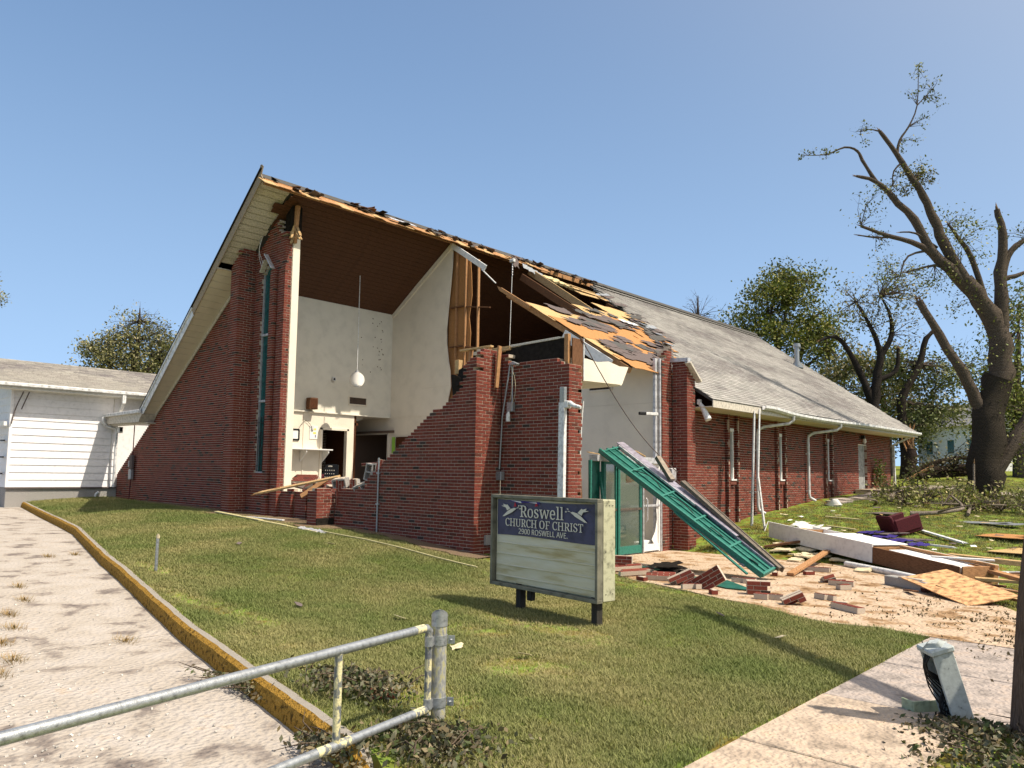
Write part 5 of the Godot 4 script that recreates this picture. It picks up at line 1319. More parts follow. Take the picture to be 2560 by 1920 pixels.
func fallen_glazing() -> void:
	var f := thing("fallen_glazing", "collapsed teal glazed wall frame leaning from the doorway to the ground", "window wall")
	var a := V(1.15, 2.12, -2.75)     # upper near corner
	var b := V(5.25, -0.13, -1.95)    # lower tip
	var wv := V(0.05, 0.14, -0.72)     # across
	var lv := (b - a) * 0.97
	var nn := lv.cross(wv).normalized(); if nn.y < 0: nn = -nn
	var P := func(t: float, w: float, h: float) -> Vector3: return a + lv * t + wv * w * (0.95 - 0.3 * t) + nn * h
	for r in [[0.0, "teal_frame", 0.05, 0.11], [0.36, "teal_frame", 0.035, 0.05], [0.66, "teal_frame", 0.035, 0.05], [1.0, "alu_mauve", 0.12, 0.09]]:
		beam(f, "long_rail", P.call(-0.02, r[0], 0.0), P.call(1.0, r[0], 0.0), r[2], r[3], M[r[1]], nn)
	beam(f, "metal_cover", P.call(-0.02, 1.0, 0.07), P.call(0.8, 1.0, 0.07), 0.2, 0.03, M["alu_mauve"], nn)
	beam(f, "metal_cover", P.call(0.0, 0.84, 0.05), P.call(0.55, 0.84, 0.06), 0.05, 0.05, M["alu"], nn)
	for t in [0.0, 0.2, 0.42, 0.62, 0.82, 1.0]:
		beam(f, "cross_rail", P.call(t, 0.0, 0.0), P.call(t, 1.0, 0.0), 0.05, 0.07, M["teal_frame"], nn)
	for i in 5:
		for j in 3:
			var t0: float = [0.0, 0.2, 0.42, 0.62, 0.82][i]; var t1: float = [0.2, 0.42, 0.62, 0.82, 1.0][i]
			var w0: float = [0.0, 0.36, 0.66][j]; var w1: float = [0.36, 0.66, 1.0][j]
			if i == 0 and j == 2: continue
			var mb := MB.new()
			var q := [P.call(t0, w0, 0.0), P.call(t1, w0, 0.0), P.call(t1, w1, 0.0), P.call(t0, w1, 0.0)]
			mb.quad(q[0], q[3], q[2], q[1]); var dn := nn * -0.012
			mb.quad(q[0] + dn, q[1] + dn, q[2] + dn, q[3] + dn)
			part(f, "teal_pane", mb, M["teal_panel"])
	beam(f, "bronze_mullion", P.call(0.42, 1.12, 0.2), P.call(1.02, 1.05, 0.03), 0.11, 0.08, M["bronze"], nn)
	beam(f, "bronze_mullion", P.call(0.44, 1.2, 0.19), P.call(1.03, 1.14, 0.03), 0.03, 0.11, M["bronze"], nn)
	beam(f, "bronze_mullion", P.call(0.24, 1.05, 0.34), P.call(0.37, 1.0, 0.12), 0.12, 0.09, M["bronze"], nn)
	beam(f, "hanging_bar", P.call(0.66, 0.2, -0.1), P.call(0.92, 0.02, -0.06), 0.08, 0.05, M["alu_mauve"], nn)
	beam(f, "hanging_bar", P.call(0.52, -0.05, -0.05), P.call(0.95, -0.22, -0.1), 0.05, 0.03, M["teal_frame"], nn)
	var mb := MB.new()
	for k in 3:
		var pts := []; var rr := []
		for i in 18:
			var t := i / 17.0
			pts.append(P.call(0.2 + 0.25 * k + t * 0.26, 0.2 + 0.5 * sin(t * PI) * 0.5, 0.03 + 0.06 * sin(t * 5.0 + k))); rr.append(0.01)
		mb.tube(pts, rr, 5)
	part(f, "black_gasket", mb, M["black"])
	# sheets of the same teal glazing on the apron
	var g1 := thing("teal_sheet", "flat teal glazing sheet lying on the apron among the brick lumps", "sheet")
	sheet(g1, "sheet", M["teal_panel"], V(0, -0.155, 0), V(1, 0, 0), V(0, 0, -1), PackedVector2Array([Vector2(4.0, 1.25), Vector2(4.1, 1.8), Vector2(4.5, 1.75), Vector2(5.55, 0.8), Vector2(5.1, 0.72), Vector2(4.5, 1.0)]), 0.012)
	beam(g1, "edge_strip", V(4.0, -0.15, -1.25), V(4.5, -0.15, -1.0), 0.03, 0.02, M["teal_frame"])
	g1 = thing("teal_sheet", "long narrow teal glazing strip lying below the collapsed frame", "sheet")
	sheet(g1, "sheet", M["teal_panel"], V(2.75, -0.15, -2.1), V(1, 0, 0.12), V(0.1, 0, -1), torn(1.1, 0.28, 0.03, 4), 0.012)
	beam(g1, "edge_strip", V(2.2, -0.14, -2.0), V(3.3, -0.14, -1.9), 0.03, 0.02, M["teal_frame"])
	var tr := thing("tar_paper_heap", "crumpled black roofing felt beside the teal sheet", "felt")
	for i in 7: sheet(tr, "fold", M["tar"], V(3.55 + rf(-0.25, 0.3), -0.12 + 0.025 * i, -1.55 + rf(-0.2, 0.2)), V(1, rf(-0.2, 0.2), rf(-0.3, 0.3)), V(rf(-0.2, 0.2), rf(-0.1, 0.4), -1), torn(rf(0.35, 0.6), rf(0.2, 0.4), 0.05, 4), 0.01)

func church_side(ch: Node) -> void:
	var wins := [-8.85, -12.05, -15.95]
	var open := func(s, y):
		return y < 3.42
	brick_wall(ch, "side_wall", V(1.1, 0, -6.2), V(0, 0, -1), V(1, 0, 0), 16.62, -0.15, 3.45, open, 0, 300, 31, false, 0.14, 0.07, [[2.48, 2.82, 1.5, 2.98], [5.68, 6.02, 1.5, 2.98], [9.58, 9.92, 1.5, 2.98], [12.85, 13.8, -1.0, 2.93]])
	for i in wins.size():
		var w: float = wins[i]
		for dz in [0.32, -0.26]:
			brick_wall(ch, "side_fin", V(1.2, 0, w + dz), V(0, 0, -1), V(1, 0, 0), 0.1, 0.0, 3.42, func(_s, y): return true, 0, 0, 40 + i, false, 0.03)
			brick_wall(ch, "side_fin", V(1.2, 0, w + dz), V(-1, 0, 0), V(0, 0, 1), 0.098, 0.0, 3.42, func(_s, y): return true, 1, 0, 50 + i, false, 0.04)
		var n := Node3D.new(); put(n, "side_window", ch)
		var mb := MB.new()
		mb.bar(V(1.05, 1.55, w + 0.14), V(1.05, 2.95, w + 0.14), 0.1, 0.05, V(0, 0, 1)); mb.bar(V(1.05, 1.55, w - 0.14), V(1.05, 2.95, w - 0.14), 0.1, 0.05, V(0, 0, 1))
		mb.bar(V(1.06, 2.92, w - 0.16), V(1.06, 2.92, w + 0.16), 0.12, 0.09)
		part(n, "window_frame", mb, M["white_paint"])
		mb = MB.new(); mb.box(V(1.02, 2.2, w), V(0.02, 1.5, 0.3)); part(n, "glass_pane", mb, M["teal_window"])
		beam(n, "white_sill", V(1.12, 1.54, w - 0.16), V(1.12, 1.54, w + 0.16), 0.16, 0.04, M["white_paint"])
		mb = MB.new(); brick_box(mb, V(1.18, 1.46, w), V(0, 0, -1), V(1, 0, 0), 0.34, Color(0.21, 0.075, 0.055), 0.1, 0.1); part(n, "brick_sill", mb, M["brick"])
	var dr := Node3D.new(); put(dr, "side_door", ch)
	var mb := MB.new(); mb.box(V(0.98, 2.05, -19.52), V(0.05, 1.76, 0.95), Basis(), Color.WHITE, 0.006); part(dr, "door_leaf", mb, M["door_grey"])
	mb = MB.new(); mb.tube([V(1.02, 1.95, -19.15), V(1.07, 1.95, -19.15), V(1.08, 1.95, -19.22)], [0.02, 0.02, 0.02], 8); part(dr, "handle", mb, M["alu"])
	beam(dr, "door_frame", V(1.03, 1.2, -19.08), V(1.03, 2.93, -19.08), 0.1, 0.05, M["white_paint"], V(0, 0, 1))
	beam(dr, "door_frame", V(1.03, 2.91, -19.08), V(1.03, 2.91, -19.98), 0.1, 0.05, M["white_paint"])
	var lt := thing("door_lamp", "small dark lantern above the grey side door", "lamp", V(1.17, 3.1, -19.4))
	mb = MB.new(); mb.box(V(0, 0.08, 0), V(0.14, 0.14, 0.12), Basis(), Color.WHITE, 0.01); part(lt, "bracket", mb, M["black"])
	mb = MB.new(); mb.tube([V(0.05, 0.02, 0), V(0.05, -0.1, 0), V(0.05, -0.16, 0)], [0.05, 0.07, 0.03], 10); part(lt, "glass", mb, M["lamp_globe"])
	var st := thing("concrete_stoop", "low concrete stoop with one step below the grey side door", "stoop")
	mb = MB.new(); mb.box(V(1.9, 0.95, -19.6), V(1.5, 0.58, 2.3), Basis(), Color.WHITE, 0.015); part(st, "landing", mb, M["walk"])
	mb = MB.new(); mb.box(V(2.9, 0.82, -19.8), V(0.48, 0.32, 1.4), Basis(), Color.WHITE, 0.012); part(st, "step", mb, M["walk_grey"])
	# downspouts
	for d in [[-10.3, "white round downspout curving out beyond the first side window", 0.62], [-14.05, "white round downspout between the second and third side windows", 1.0]]:
		var o := thing("side_downspout", d[1], "downspout")
		var z: float = d[0]
		var yb: float = gnd(1.3, z) + 0.06
		mb = MB.new()
		mb.tube([V(2.06, 3.4, z - 0.55), V(2.05, 3.28, z - 0.56), V(1.95, 3.18, z - 0.5), V(1.35, 3.08, z - 0.1), V(1.22, 2.98, z), V(1.2, 2.85, z), V(1.2, yb + 0.22, z), V(1.22, yb + 0.1, z - 0.02), V(1.36, yb, z - 0.12)], [0.045, 0.045, 0.045, 0.045, 0.045, 0.045, 0.045, 0.045, 0.045], 10)
		part(o, "pipe", mb, M["gutter"])
		for y in [1.2, 2.4]:
			mb = MB.new(); mb.box(V(1.18, y, z), V(0.1, 0.03, 0.12)); part(o, "strap", mb, M["gutter"])
	var o2 := thing("side_downspout", "white square downspout at the far corner by the stoop", "downspout")
	beam(o2, "pipe", V(1.22, 1.2, -22.9), V(1.2, 3.0, -22.9), 0.09, 0.09, M["gutter"], V(0, 0, 1))
	beam(o2, "elbow", V(1.2, 3.0, -22.9), V(1.9, 3.4, -23.2), 0.08, 0.08, M["gutter"])
	beam(o2, "foot", V(1.22, 1.22, -22.9), V(1.5, 1.18, -22.8), 0.08, 0.08, M["gutter"])
	# gutter length torn off and hanging down to the ground
	var hg := thing("hanging_gutter", "torn white gutter hanging from the eave to the ground", "gutter")
	beam(hg, "channel_back", V(1.95, 3.42, -8.55), V(1.92, 0.35, -8.35), 0.02, 0.16, M["galv"], V(0.1, 0, 1))
	beam(hg, "bent_edge", V(2.0, 3.45, -8.75), V(2.12, 1.6, -8.35), 0.03, 0.05, M["pvc"], V(0, 0, 1))
	beam(hg, "bent_edge", V(2.12, 1.62, -8.35), V(2.2, 0.15, -8.55), 0.04, 0.07, M["pvc"], V(0, 0, 1))
	beam(hg, "channel_lip", V(2.0, 3.4, -8.45), V(1.98, 0.4, -8.28), 0.015, 0.04, M["pvc"], V(0, 0, 1))
	sheet(hg, "crumpled_end", M["pvc"], V(2.25, 0.3, -8.4), V(0.6, 0.5, 0.5), V(0.2, 0.9, -0.5), torn(0.25, 0.3, 0.03, 3), 0.01)
	sheet(hg, "crumpled_end", M["pvc"], V(2.45, 0.12, -8.1), V(0.9, 0.1, 0.2), V(0.1, 0.5, -0.6), torn(0.5, 0.4, 0.05, 3), 0.01)
	sheet(hg, "crumpled_end", M["pvc"], V(2.7, 0.16, -8.4), V(0.9, 0.3, -0.2), V(0.1, 0.5, -0.6), torn(0.3, 0.25, 0.05, 3), 0.01)
	var fl := thing("flood_light", "white floodlight tube on the buttress corner under the eave", "lamp", V(1.56, 3.3, -6.3))
	mb = MB.new(); mb.tube([V(0, 0.15, 0), V(0.08, 0.05, 0.0), V(0.26, -0.28, 0.03)], [0.05, 0.06, 0.085], 12); part(fl, "shade", mb, M["pvc"])
	mb = MB.new(); mb.box(V(0.0, 0.18, 0), V(0.08, 0.12, 0.1)); part(fl, "mount", mb, M["pvc"])
	var sb := thing("entrance_shrub", "small leafy shrub growing at the buttress foot behind the fallen frame", "shrub", V(2.15, -0.16, -6.1))
	leafy(sb, V(0, 0.35, 0), V(0.35, 0.36, 0.35), 420, 0.06, [Color(0.07, 0.09, 0.025), Color(0.13, 0.12, 0.04), Color(0.2, 0.14, 0.06)], 5)
	sb = thing("door_shrub", "tall thin leafy shoot beside the grey side door", "shrub", V(1.35, 1.25, -20.6))
	leafy(sb, V(0, 0.55, 0), V(0.25, 0.55, 0.25), 260, 0.09, [Color(0.09, 0.13, 0.03), Color(0.15, 0.16, 0.04)], 4)
func leafy(parent: Node, c: Vector3, r: Vector3, n: int, size: float, cols: Array, stems: int) -> void:
	var mb := MB.new()
	for i in n: leaf(mb, c + Vector3(rng.randfn(0, 0.42) * r.x, clampf(rng.randfn(0, 0.5), -1, 1) * r.y, rng.randfn(0, 0.42) * r.z), size * rf(0.6, 1.3), cols[rng.randi() % cols.size()] * rf(0.7, 1.3))
	part(parent, "foliage", mb, M["leaf"])
	mb = MB.new()
	for i in stems:
		mb.tube([V(0, -0.05, 0), c * 0.6 + V(rf(-0.1, 0.1), 0, rf(-0.1, 0.1)), c + V(rf(-1, 1) * r.x, rf(0.2, 0.9) * r.y, rf(-1, 1) * r.z)], [0.014, 0.01, 0.004], 5, Color(0.12, 0.09, 0.06))
	part(parent, "stem", mb, M["bark"])
func leaf(mb: MB, p: Vector3, s: float, col: Color) -> void:
	var a := V(rng.randfn(0, 1), rng.randfn(0, 1), rng.randfn(0, 1)).normalized()
	var b := a.cross(V(rng.randfn(0, 1), rng.randfn(0, 1), rng.randfn(0, 1))).normalized()
	mb.tri(p - a * s * 0.7, p + b * s * 0.36, p + a * s * 0.7, col)
	mb.tri(p - a * s * 0.7, p + a * s * 0.7, p - b * s * 0.36, col)

# ------------------------------------------------------------------ the white wing on the left
func build_wing() -> void:
	var w := thing("white_wing", "white clapboard wing with grey shingle roof joined to the church", "building")
	var mb := MB.new()
	mb.box(V(-22.0, 2.45, 1.6), V(6.9, 3.7, 3.6)); mb.box(V(-22.0, 2.45, -4.0), V(6.9, 3.7, 7.6))
	part(w, "wall", mb, M["siding"])
	mb = MB.new(); mb.box(V(-22.0, 0.55, 0.0), V(6.98, 0.8, 6.9), Basis(), Color.WHITE, 0.01); part(w, "foundation", mb, M["block"])
	var y := 0.95
	for i in 13:
		var m := MB.new()
		var x0 := -18.53; var y1 := y + 0.25
		for s in [[3.46, 0.02, 0], [3.46, -3.4, 1]]:
			if s[2] == 0:
				m.quad(V(x0 + 0.028, y, s[0]), V(x0 + 0.028, y, s[1]), V(x0 + 0.006, y1, s[1]), V(x0 + 0.006, y1, s[0]))
				m.quad(V(x0, y, s[0]), V(x0, y, s[1]), V(x0 + 0.028, y, s[1]), V(x0 + 0.028, y, s[0]))
			else:
				m.quad(V(-18.5, y, 3.478), V(-18.5, y1, 3.456), V(-25.4, y1, 3.456), V(-25.4, y, 3.478)); m.quad(V(-25.4, y, 3.45), V(-18.5, y, 3.45), V(-18.5, y, 3.478), V(-25.4, y, 3.478))
		part(w, "clapboard", m, M["siding"])
		y = y1
	beam(w, "corner_board", V(-18.5, 0.95, 3.44), V(-18.5, 4.2, 3.44), 0.09, 0.09, M["siding"], V(0, 0, 1))
	beam(w, "panel_seam", V(-18.49, 0.95, 0.28), V(-18.49, 4.2, 0.22), 0.02, 0.012, M["trim"], V(0, 0, 1))
	beam(w, "band", V(-18.47, 0.93, 3.48), V(-18.47, 0.93, 0.0), 0.06, 0.05, M["felt"])
	beam(w, "frieze_board", V(-18.48, 4.22, 3.46), V(-18.48, 4.22, -3.0), 0.04, 0.14, M["siding"])
	# roof
	var dn := V(1, -0.33, 0).normalized()
	mb = MB.new()
	var a := V(-21.6, 5.57, 4.0); var b := V(-17.98, 5.57 - 0.33 * 3.62, 4.0)
	var a2 := V(-21.6, 5.57, -5.0); var b2 := V(-17.98, b.y, -5.0)
	var dnn := V(0, -0.1, 0)
	mb.quad(a, b, b2, a2); mb.quad(a + dnn, a2 + dnn, b2 + dnn, b + dnn); mb.quad(a + dnn, b + dnn, b, a); mb.quad(b + dnn, b2 + dnn, b2, b)
	var c := V(-25.3, 4.3, 4.0); var c2 := V(-25.3, 4.3, -5.0)
	mb.quad(c, a, a2, c2); mb.quad(c + dnn, a + dnn, a, c)
	var roof := part(w, "roof", mb, M["shingle_core"])
	shingles(roof, V(-21.6, 5.575, 4.0), dn, V(0, 0, -1), 3.84, 9.0, func(s, t): return true, 300, 55, [Color(0.27, 0.245, 0.24), Color(0.34, 0.315, 0.29), Color(0.42, 0.39, 0.35), Color(0.46, 0.43, 0.38), Color(0.40, 0.37, 0.33)], 0.3, 0.135)
	beam(w, "rake_board", a + V(0, -0.1, 0.02), b + V(0, -0.1, 0.02), 0.03, 0.2, M["white_paint"])
	beam(w, "rake_board", c + V(0, -0.1, 0.02), a + V(0, -0.1, 0.02), 0.03, 0.2, M["white_paint"])
	beam(w, "eave_fascia", V(-18.05, 4.28, 3.98), V(-18.05, 4.28, -3.0), 0.04, 0.17, M["white_paint"])
	beam(w, "gutter", V(-17.94, 4.33, 4.0), V(-17.94, 4.33, -3.0), 0.12, 0.12, M["gutter"], Vector3.UP, 0.02)
	beam(w, "eave_soffit", V(-18.28, 4.2, 3.95), V(-18.28, 4.2, -3.0), 0.42, 0.02, M["white_paint"])
	mb = MB.new(); mb.slab(PackedVector2Array([Vector2(-25.2, 4.2), Vector2(-18.4, 4.2), Vector2(-21.6, 5.45)]), V(0, 0, 3.46), V(1, 0, 0), V(0, 1, 0), 0.1); part(w, "gable", mb, M["siding"])
	# porch roof stub and cables at the near corner
	beam(w, "porch_beam", V(-18.45, 3.05, 3.6), V(-21.0, 2.9, 4.4), 0.1, 0.14, M["white_paint"])
	var pts := []; var rr := []; mb = MB.new()
	for i in 12:
		var t := i / 11.0
		pts.append(V(-18.4, 4.15 - t * 1.1, 3.15 + 0.28 * t * t + 0.12 * sin(t * 3.0))); rr.append(0.018)
	mb.tube(pts, rr, 6)
	pts = []
	for i in 12:
		var t := i / 11.0
		pts.append(V(-18.4, 4.15 - t * 0.6, 2.98 + 0.2 * t)); 
	mb.tube(pts, rr, 6); part(w, "service_cable", mb, M["felt"])
	for k in 3: beam(w, "meter_bracket", V(-18.6 - k * 0.01, 2.5 - k * 0.55, 3.56), V(-19.0, 2.5 - k * 0.55, 3.56), 0.05, 0.05, M["black"])
	# downspout in the corner between wing and church
	var d := thing("corner_downspout", "white downspout in the corner between the wing and the brick wall", "downspout")
	mb = MB.new()
	mb.tube([V(-18.35, 3.45, 0.62), V(-18.33, 3.25, 0.62), V(-18.3, 3.12, 0.5), V(-18.28, 3.05, 0.22), V(-18.28, 2.98, 0.16), V(-18.28, 0.95, 0.16)], [0.05, 0.05, 0.05, 0.05, 0.05, 0.05], 10); part(d, "pipe", mb, M["gutter"])
	beam(d, "upper_drop", V(-17.95, 4.25, 0.1), V(-17.95, 3.95, 0.1), 0.1, 0.12, M["gutter"], V(0, 0, 1))
	beam(d, "upper_elbow", V(-17.97, 3.97, 0.1), V(-18.15, 3.62, 0.14), 0.09, 0.1, M["gutter"], V(0, 0, 1))
	mb = MB.new(); mb.tube([V(-18.3, 0.62, 0.75), V(-18.28, 0.72, 0.72), V(-18.22, 0.78, 0.66)], [0.05, 0.05, 0.05], 8); part(d, "broken_elbow", mb, M["gutter"])
	var m2 := thing("utility_meter", "grey meter boxes on the brick wall near the corner downspout", "meter", V(-16.95, 0, 0.06))
	mb = MB.new(); mb.box(V(0, 1.42, 0.04), V(0.2, 0.36, 0.12), Basis(), Color.WHITE, 0.02); part(m2, "lower_box", mb, M["galv"])
	mb = MB.new(); mb.box(V(0.02, 1.85, 0.04), V(0.2, 0.5, 0.1), Basis(), Color.WHITE, 0.02); part(m2, "upper_box", mb, M["felt"])
	mb = MB.new(); mb.box(V(-0.2, 1.78, 0.02), V(0.12, 0.22, 0.08), Basis(), Color.WHITE, 0.02); part(m2, "side_box", mb, M["galv"])
	mb = MB.new(); mb.tube([V(0.02, 2.05, 0.02), V(0.04, 3.2, 0.02)], [0.018, 0.018], 6); mb.tube([V(-0.02, 1.25, 0.03), V(-0.05, 0.55, 0.04)], [0.018, 0.018], 6); part(m2, "conduit", mb, M["maroon"])
	var sp := thing("white_sensor", "small white box under the eave return beside the downspout", "sensor", V(-18.1, 3.0, 0.12))
	mb = MB.new(); mb.box(V(0, 0, 0), V(0.22, 0.22, 0.14), Basis(), Color.WHITE, 0.015); part(sp, "box", mb, M["pvc"])
	mb = MB.new(); mb.box(V(0.16, 0.02, 0.02), V(0.05, 0.16, 0.08), Basis(), Color.WHITE, 0.01); part(sp, "lens", mb, M["black"])

# ------------------------------------------------------------------ sign
func text(parent: Node, called: String, s: String, font: String, width: float, cap: float, at: Vector3, m: Material) -> void:
	var f := SystemFont.new(); f.font_names = PackedStringArray([font])
	var t := TextMesh.new(); t.text = s; t.font = f; t.font_size = 96; t.pixel_size = 0.002; t.depth = 0.004; t.curve_step = 1.0
	var o := MeshInstance3D.new(); o.mesh = t; o.material_override = null
	t.material = m
	put(o, called, parent)
	var bb := t.get_aabb()
	var sx := width / maxf(bb.size.x, 0.001); var sy := cap / (96.0 * 0.002 * 0.714)
	sy = cap / maxf(bb.size.y, 0.001)
	o.scale = V(sx, sy, 1)
	o.position = at - V((bb.position.x + bb.size.x * 0.5) * sx, bb.position.y * sy, 0)
func build_sign() -> void:
	var s := thing("church_sign", "olive framed church name sign with blue banner over blank board", "sign", V(4.475, -0.2, 3.172), -0.1357)
	var W := 2.09; var h0 := 0.29; var h1 := 1.54
	for x in [-0.516, 0.916]:
		beam(s, "post", V(x, -0.1, -0.1), V(x, 0.5, -0.1), 0.1, 0.1, M["post_dark"], V(1, 0, 0))
	var mb := MB.new(); mb.box(V(-0.33, 0.24, -0.12), V(0.1, 0.2, 0.08), Basis(), Color.WHITE, 0.01); part(s, "junction_box", mb, M["post_dark"])
	mb = MB.new(); mb.box(V(0, (h0 + h1) * 0.5, -0.185), V(W - 0.02, h1 - h0 - 0.02, 0.23), Basis(), Color.WHITE, 0.008); part(s, "cabinet", mb, M["sign_case"])
	var yc := (h0 + h1) * 0.5
	for e in [[V(-W * 0.5, h0 + 0.022, 0), V(W * 0.5, h0 + 0.022, 0), V(0, 1, 0)], [V(-W * 0.5, h1 - 0.022, 0), V(W * 0.5, h1 - 0.022, 0), V(0, 1, 0)], [V(-W * 0.5 + 0.022, h0 + 0.044, 0), V(-W * 0.5 + 0.022, h1 - 0.044, 0), V(1, 0, 0)], [V(W * 0.5 - 0.022, h0 + 0.044, 0), V(W * 0.5 - 0.022, h1 - 0.044, 0), V(1, 0, 0)]]:
		var b := beam(s, "frame", e[0] + V(0, 0, -0.02), e[1] + V(0, 0, -0.02), 0.1, 0.044, M["sign_frame"], e[2])
	mb = MB.new(); mb.box(V(0, yc, -0.045), V(W - 0.12, h1 - h0 - 0.12, 0.01)); part(s, "back_board", mb, M["sign_board"])
	# letter tracks on the blank board
	for i in 4:
		beam(s, "letter_track", V(-W * 0.5 + 0.08, 0.88 - i * 0.15, -0.034), V(W * 0.5 - 0.08, 0.88 - i * 0.15, -0.034), 0.012, 0.016, M["sign_board"], Vector3.UP, 0.003)
	beam(s, "side_seam", V(W * 0.5 + 0.001, h0 + 0.02, -0.07), V(W * 0.5 + 0.001, h1 - 0.02, -0.07), 0.006, 0.012, M["sign_frame"], V(0, 0, 1))
	for p in [[h1 - 0.08, -0.13], [h1 - 0.08, -0.19], [h1 - 0.08, -0.25], [h0 + 0.1, -0.13], [h0 + 0.1, -0.25], [0.9, -0.13]]:
		mb = MB.new(); mb.tube([V(W * 0.5 - 0.012, p[0], p[1]), V(W * 0.5 - 0.004, p[0], p[1])], [0.008, 0.007], 8); part(s, "rivet", mb, M["sign_frame"])
	# banner with slight sag
	mb = MB.new()
	var nx := 36; var ny := 10
	var bz := func(u: float, v: float) -> float: return -0.03 + 0.006 * sin(u * 9.0 + v * 4.0) * v + 0.008 * sin(u * 3.0 + 1.0) * v * v
	var P := func(i: int, j: int) -> Vector3:
		var u := i / float(nx); var v := j / float(ny)
		return V(lerpf(-W * 0.5 + 0.09, W * 0.5 - 0.07, u), lerpf(0.985 + 0.01 * sin(u * 5.0), h1 - 0.065 - (0.02 * sin(u * PI) if j == ny else 0.0), v), bz.call(u, v))
	for i in nx:
		for j in ny: mb.quad(P.call(i, j), P.call(i + 1, j), P.call(i + 1, j + 1), P.call(i, j + 1))
	var ban := part(s, "banner", mb, M["banner"])
	text(ban, "lettering", "Roswell", "Droid Serif", 0.855, 0.17, V(-0.02, 1.247, -0.010), M["letters"])
	text(ban, "lettering", "CHURCH OF CHRIST", "Droid Serif", 1.52, 0.108, V(0.0, 1.115, -0.012), M["letters"])
	text(ban, "lettering", "2900 ROSWELL AVE.", "Droid Sans", 0.96, 0.072, V(0.0, 1.022, -0.014), M["letters"])
	for sg in [-1, 1]:
		mb = MB.new()
		var dove := [[[-0.02, 0.0], [0.05, 0.035], [0.13, 0.05], [0.17, 0.04], [0.13, 0.02], [0.08, -0.01], [0.0, -0.04], [-0.08, -0.07], [-0.13, -0.075], [-0.08, -0.04]], [[-0.03, 0.01], [-0.06, 0.05], [-0.16, 0.07], [-0.10, 0.075], [-0.12, 0.1], [-0.05, 0.085], [-0.03, 0.095], [0.04, 0.04]], [[0.16, 0.045], [0.2, 0.06], [0.23, 0.055], [0.2, 0.05]], [[0.2, 0.075], [0.215, 0.09], [0.24, 0.085], [0.22, 0.073]], [[0.23, 0.045], [0.25, 0.055], [0.27, 0.045], [0.25, 0.035]]]
		for poly in dove:
			var q := PackedVector2Array()
			for p in poly: q.append(Vector2(p[0] * -sg, p[1]))
			if Geometry2D.is_polygon_clockwise(q): q.reverse()
			mb.slab(q, V(sg * 0.70, 1.315, -0.010), V(1, 0, 0), V(0, 1, 0), 0.004)
		part(ban, "dove_emblem", mb, M["letters"])
	for r in [[-0.56, 1.41, 0.05], [-0.12, 1.43, 0.05]]:
		mb = MB.new(); mb.slab(PackedVector2Array([Vector2(-0.03, -0.03), Vector2(0.03, -0.02), Vector2(0.0, 0.04)]), V(r[0], r[1], -0.012), V(1, 0, 0), V(0, 1, 0), 0.003); part(ban, "red_mark", mb, M["letter_red"])
	mb = MB.new(); mb.slab(PackedVector2Array([Vector2(-0.75, 1.47), Vector2(-0.5, 1.43), Vector2(-0.3, 1.445), Vector2(-0.05, 1.43), Vector2(-0.05, 1.46), Vector2(-0.35, 1.465)]), V(0, 0, -0.013), V(1, 0, 0), V(0, 1, 0), 0.003); part(ban, "blue_swoosh", mb, M["purple"])
	mb = MB.new(); mb.slab(PackedVector2Array([Vector2(-0.66, 1.468), Vector2(-0.42, 1.435), Vector2(-0.44, 1.458)]), V(0, 0, -0.009), V(1, 0, 0), V(0, 1, 0), 0.003); mb.slab(PackedVector2Array([Vector2(-0.28, 1.45), Vector2(-0.1, 1.44), Vector2(-0.12, 1.456)]), V(0, 0, -0.009), V(1, 0, 0), V(0, 1, 0), 0.003); part(ban, "white_swoosh", mb, M["paper"])

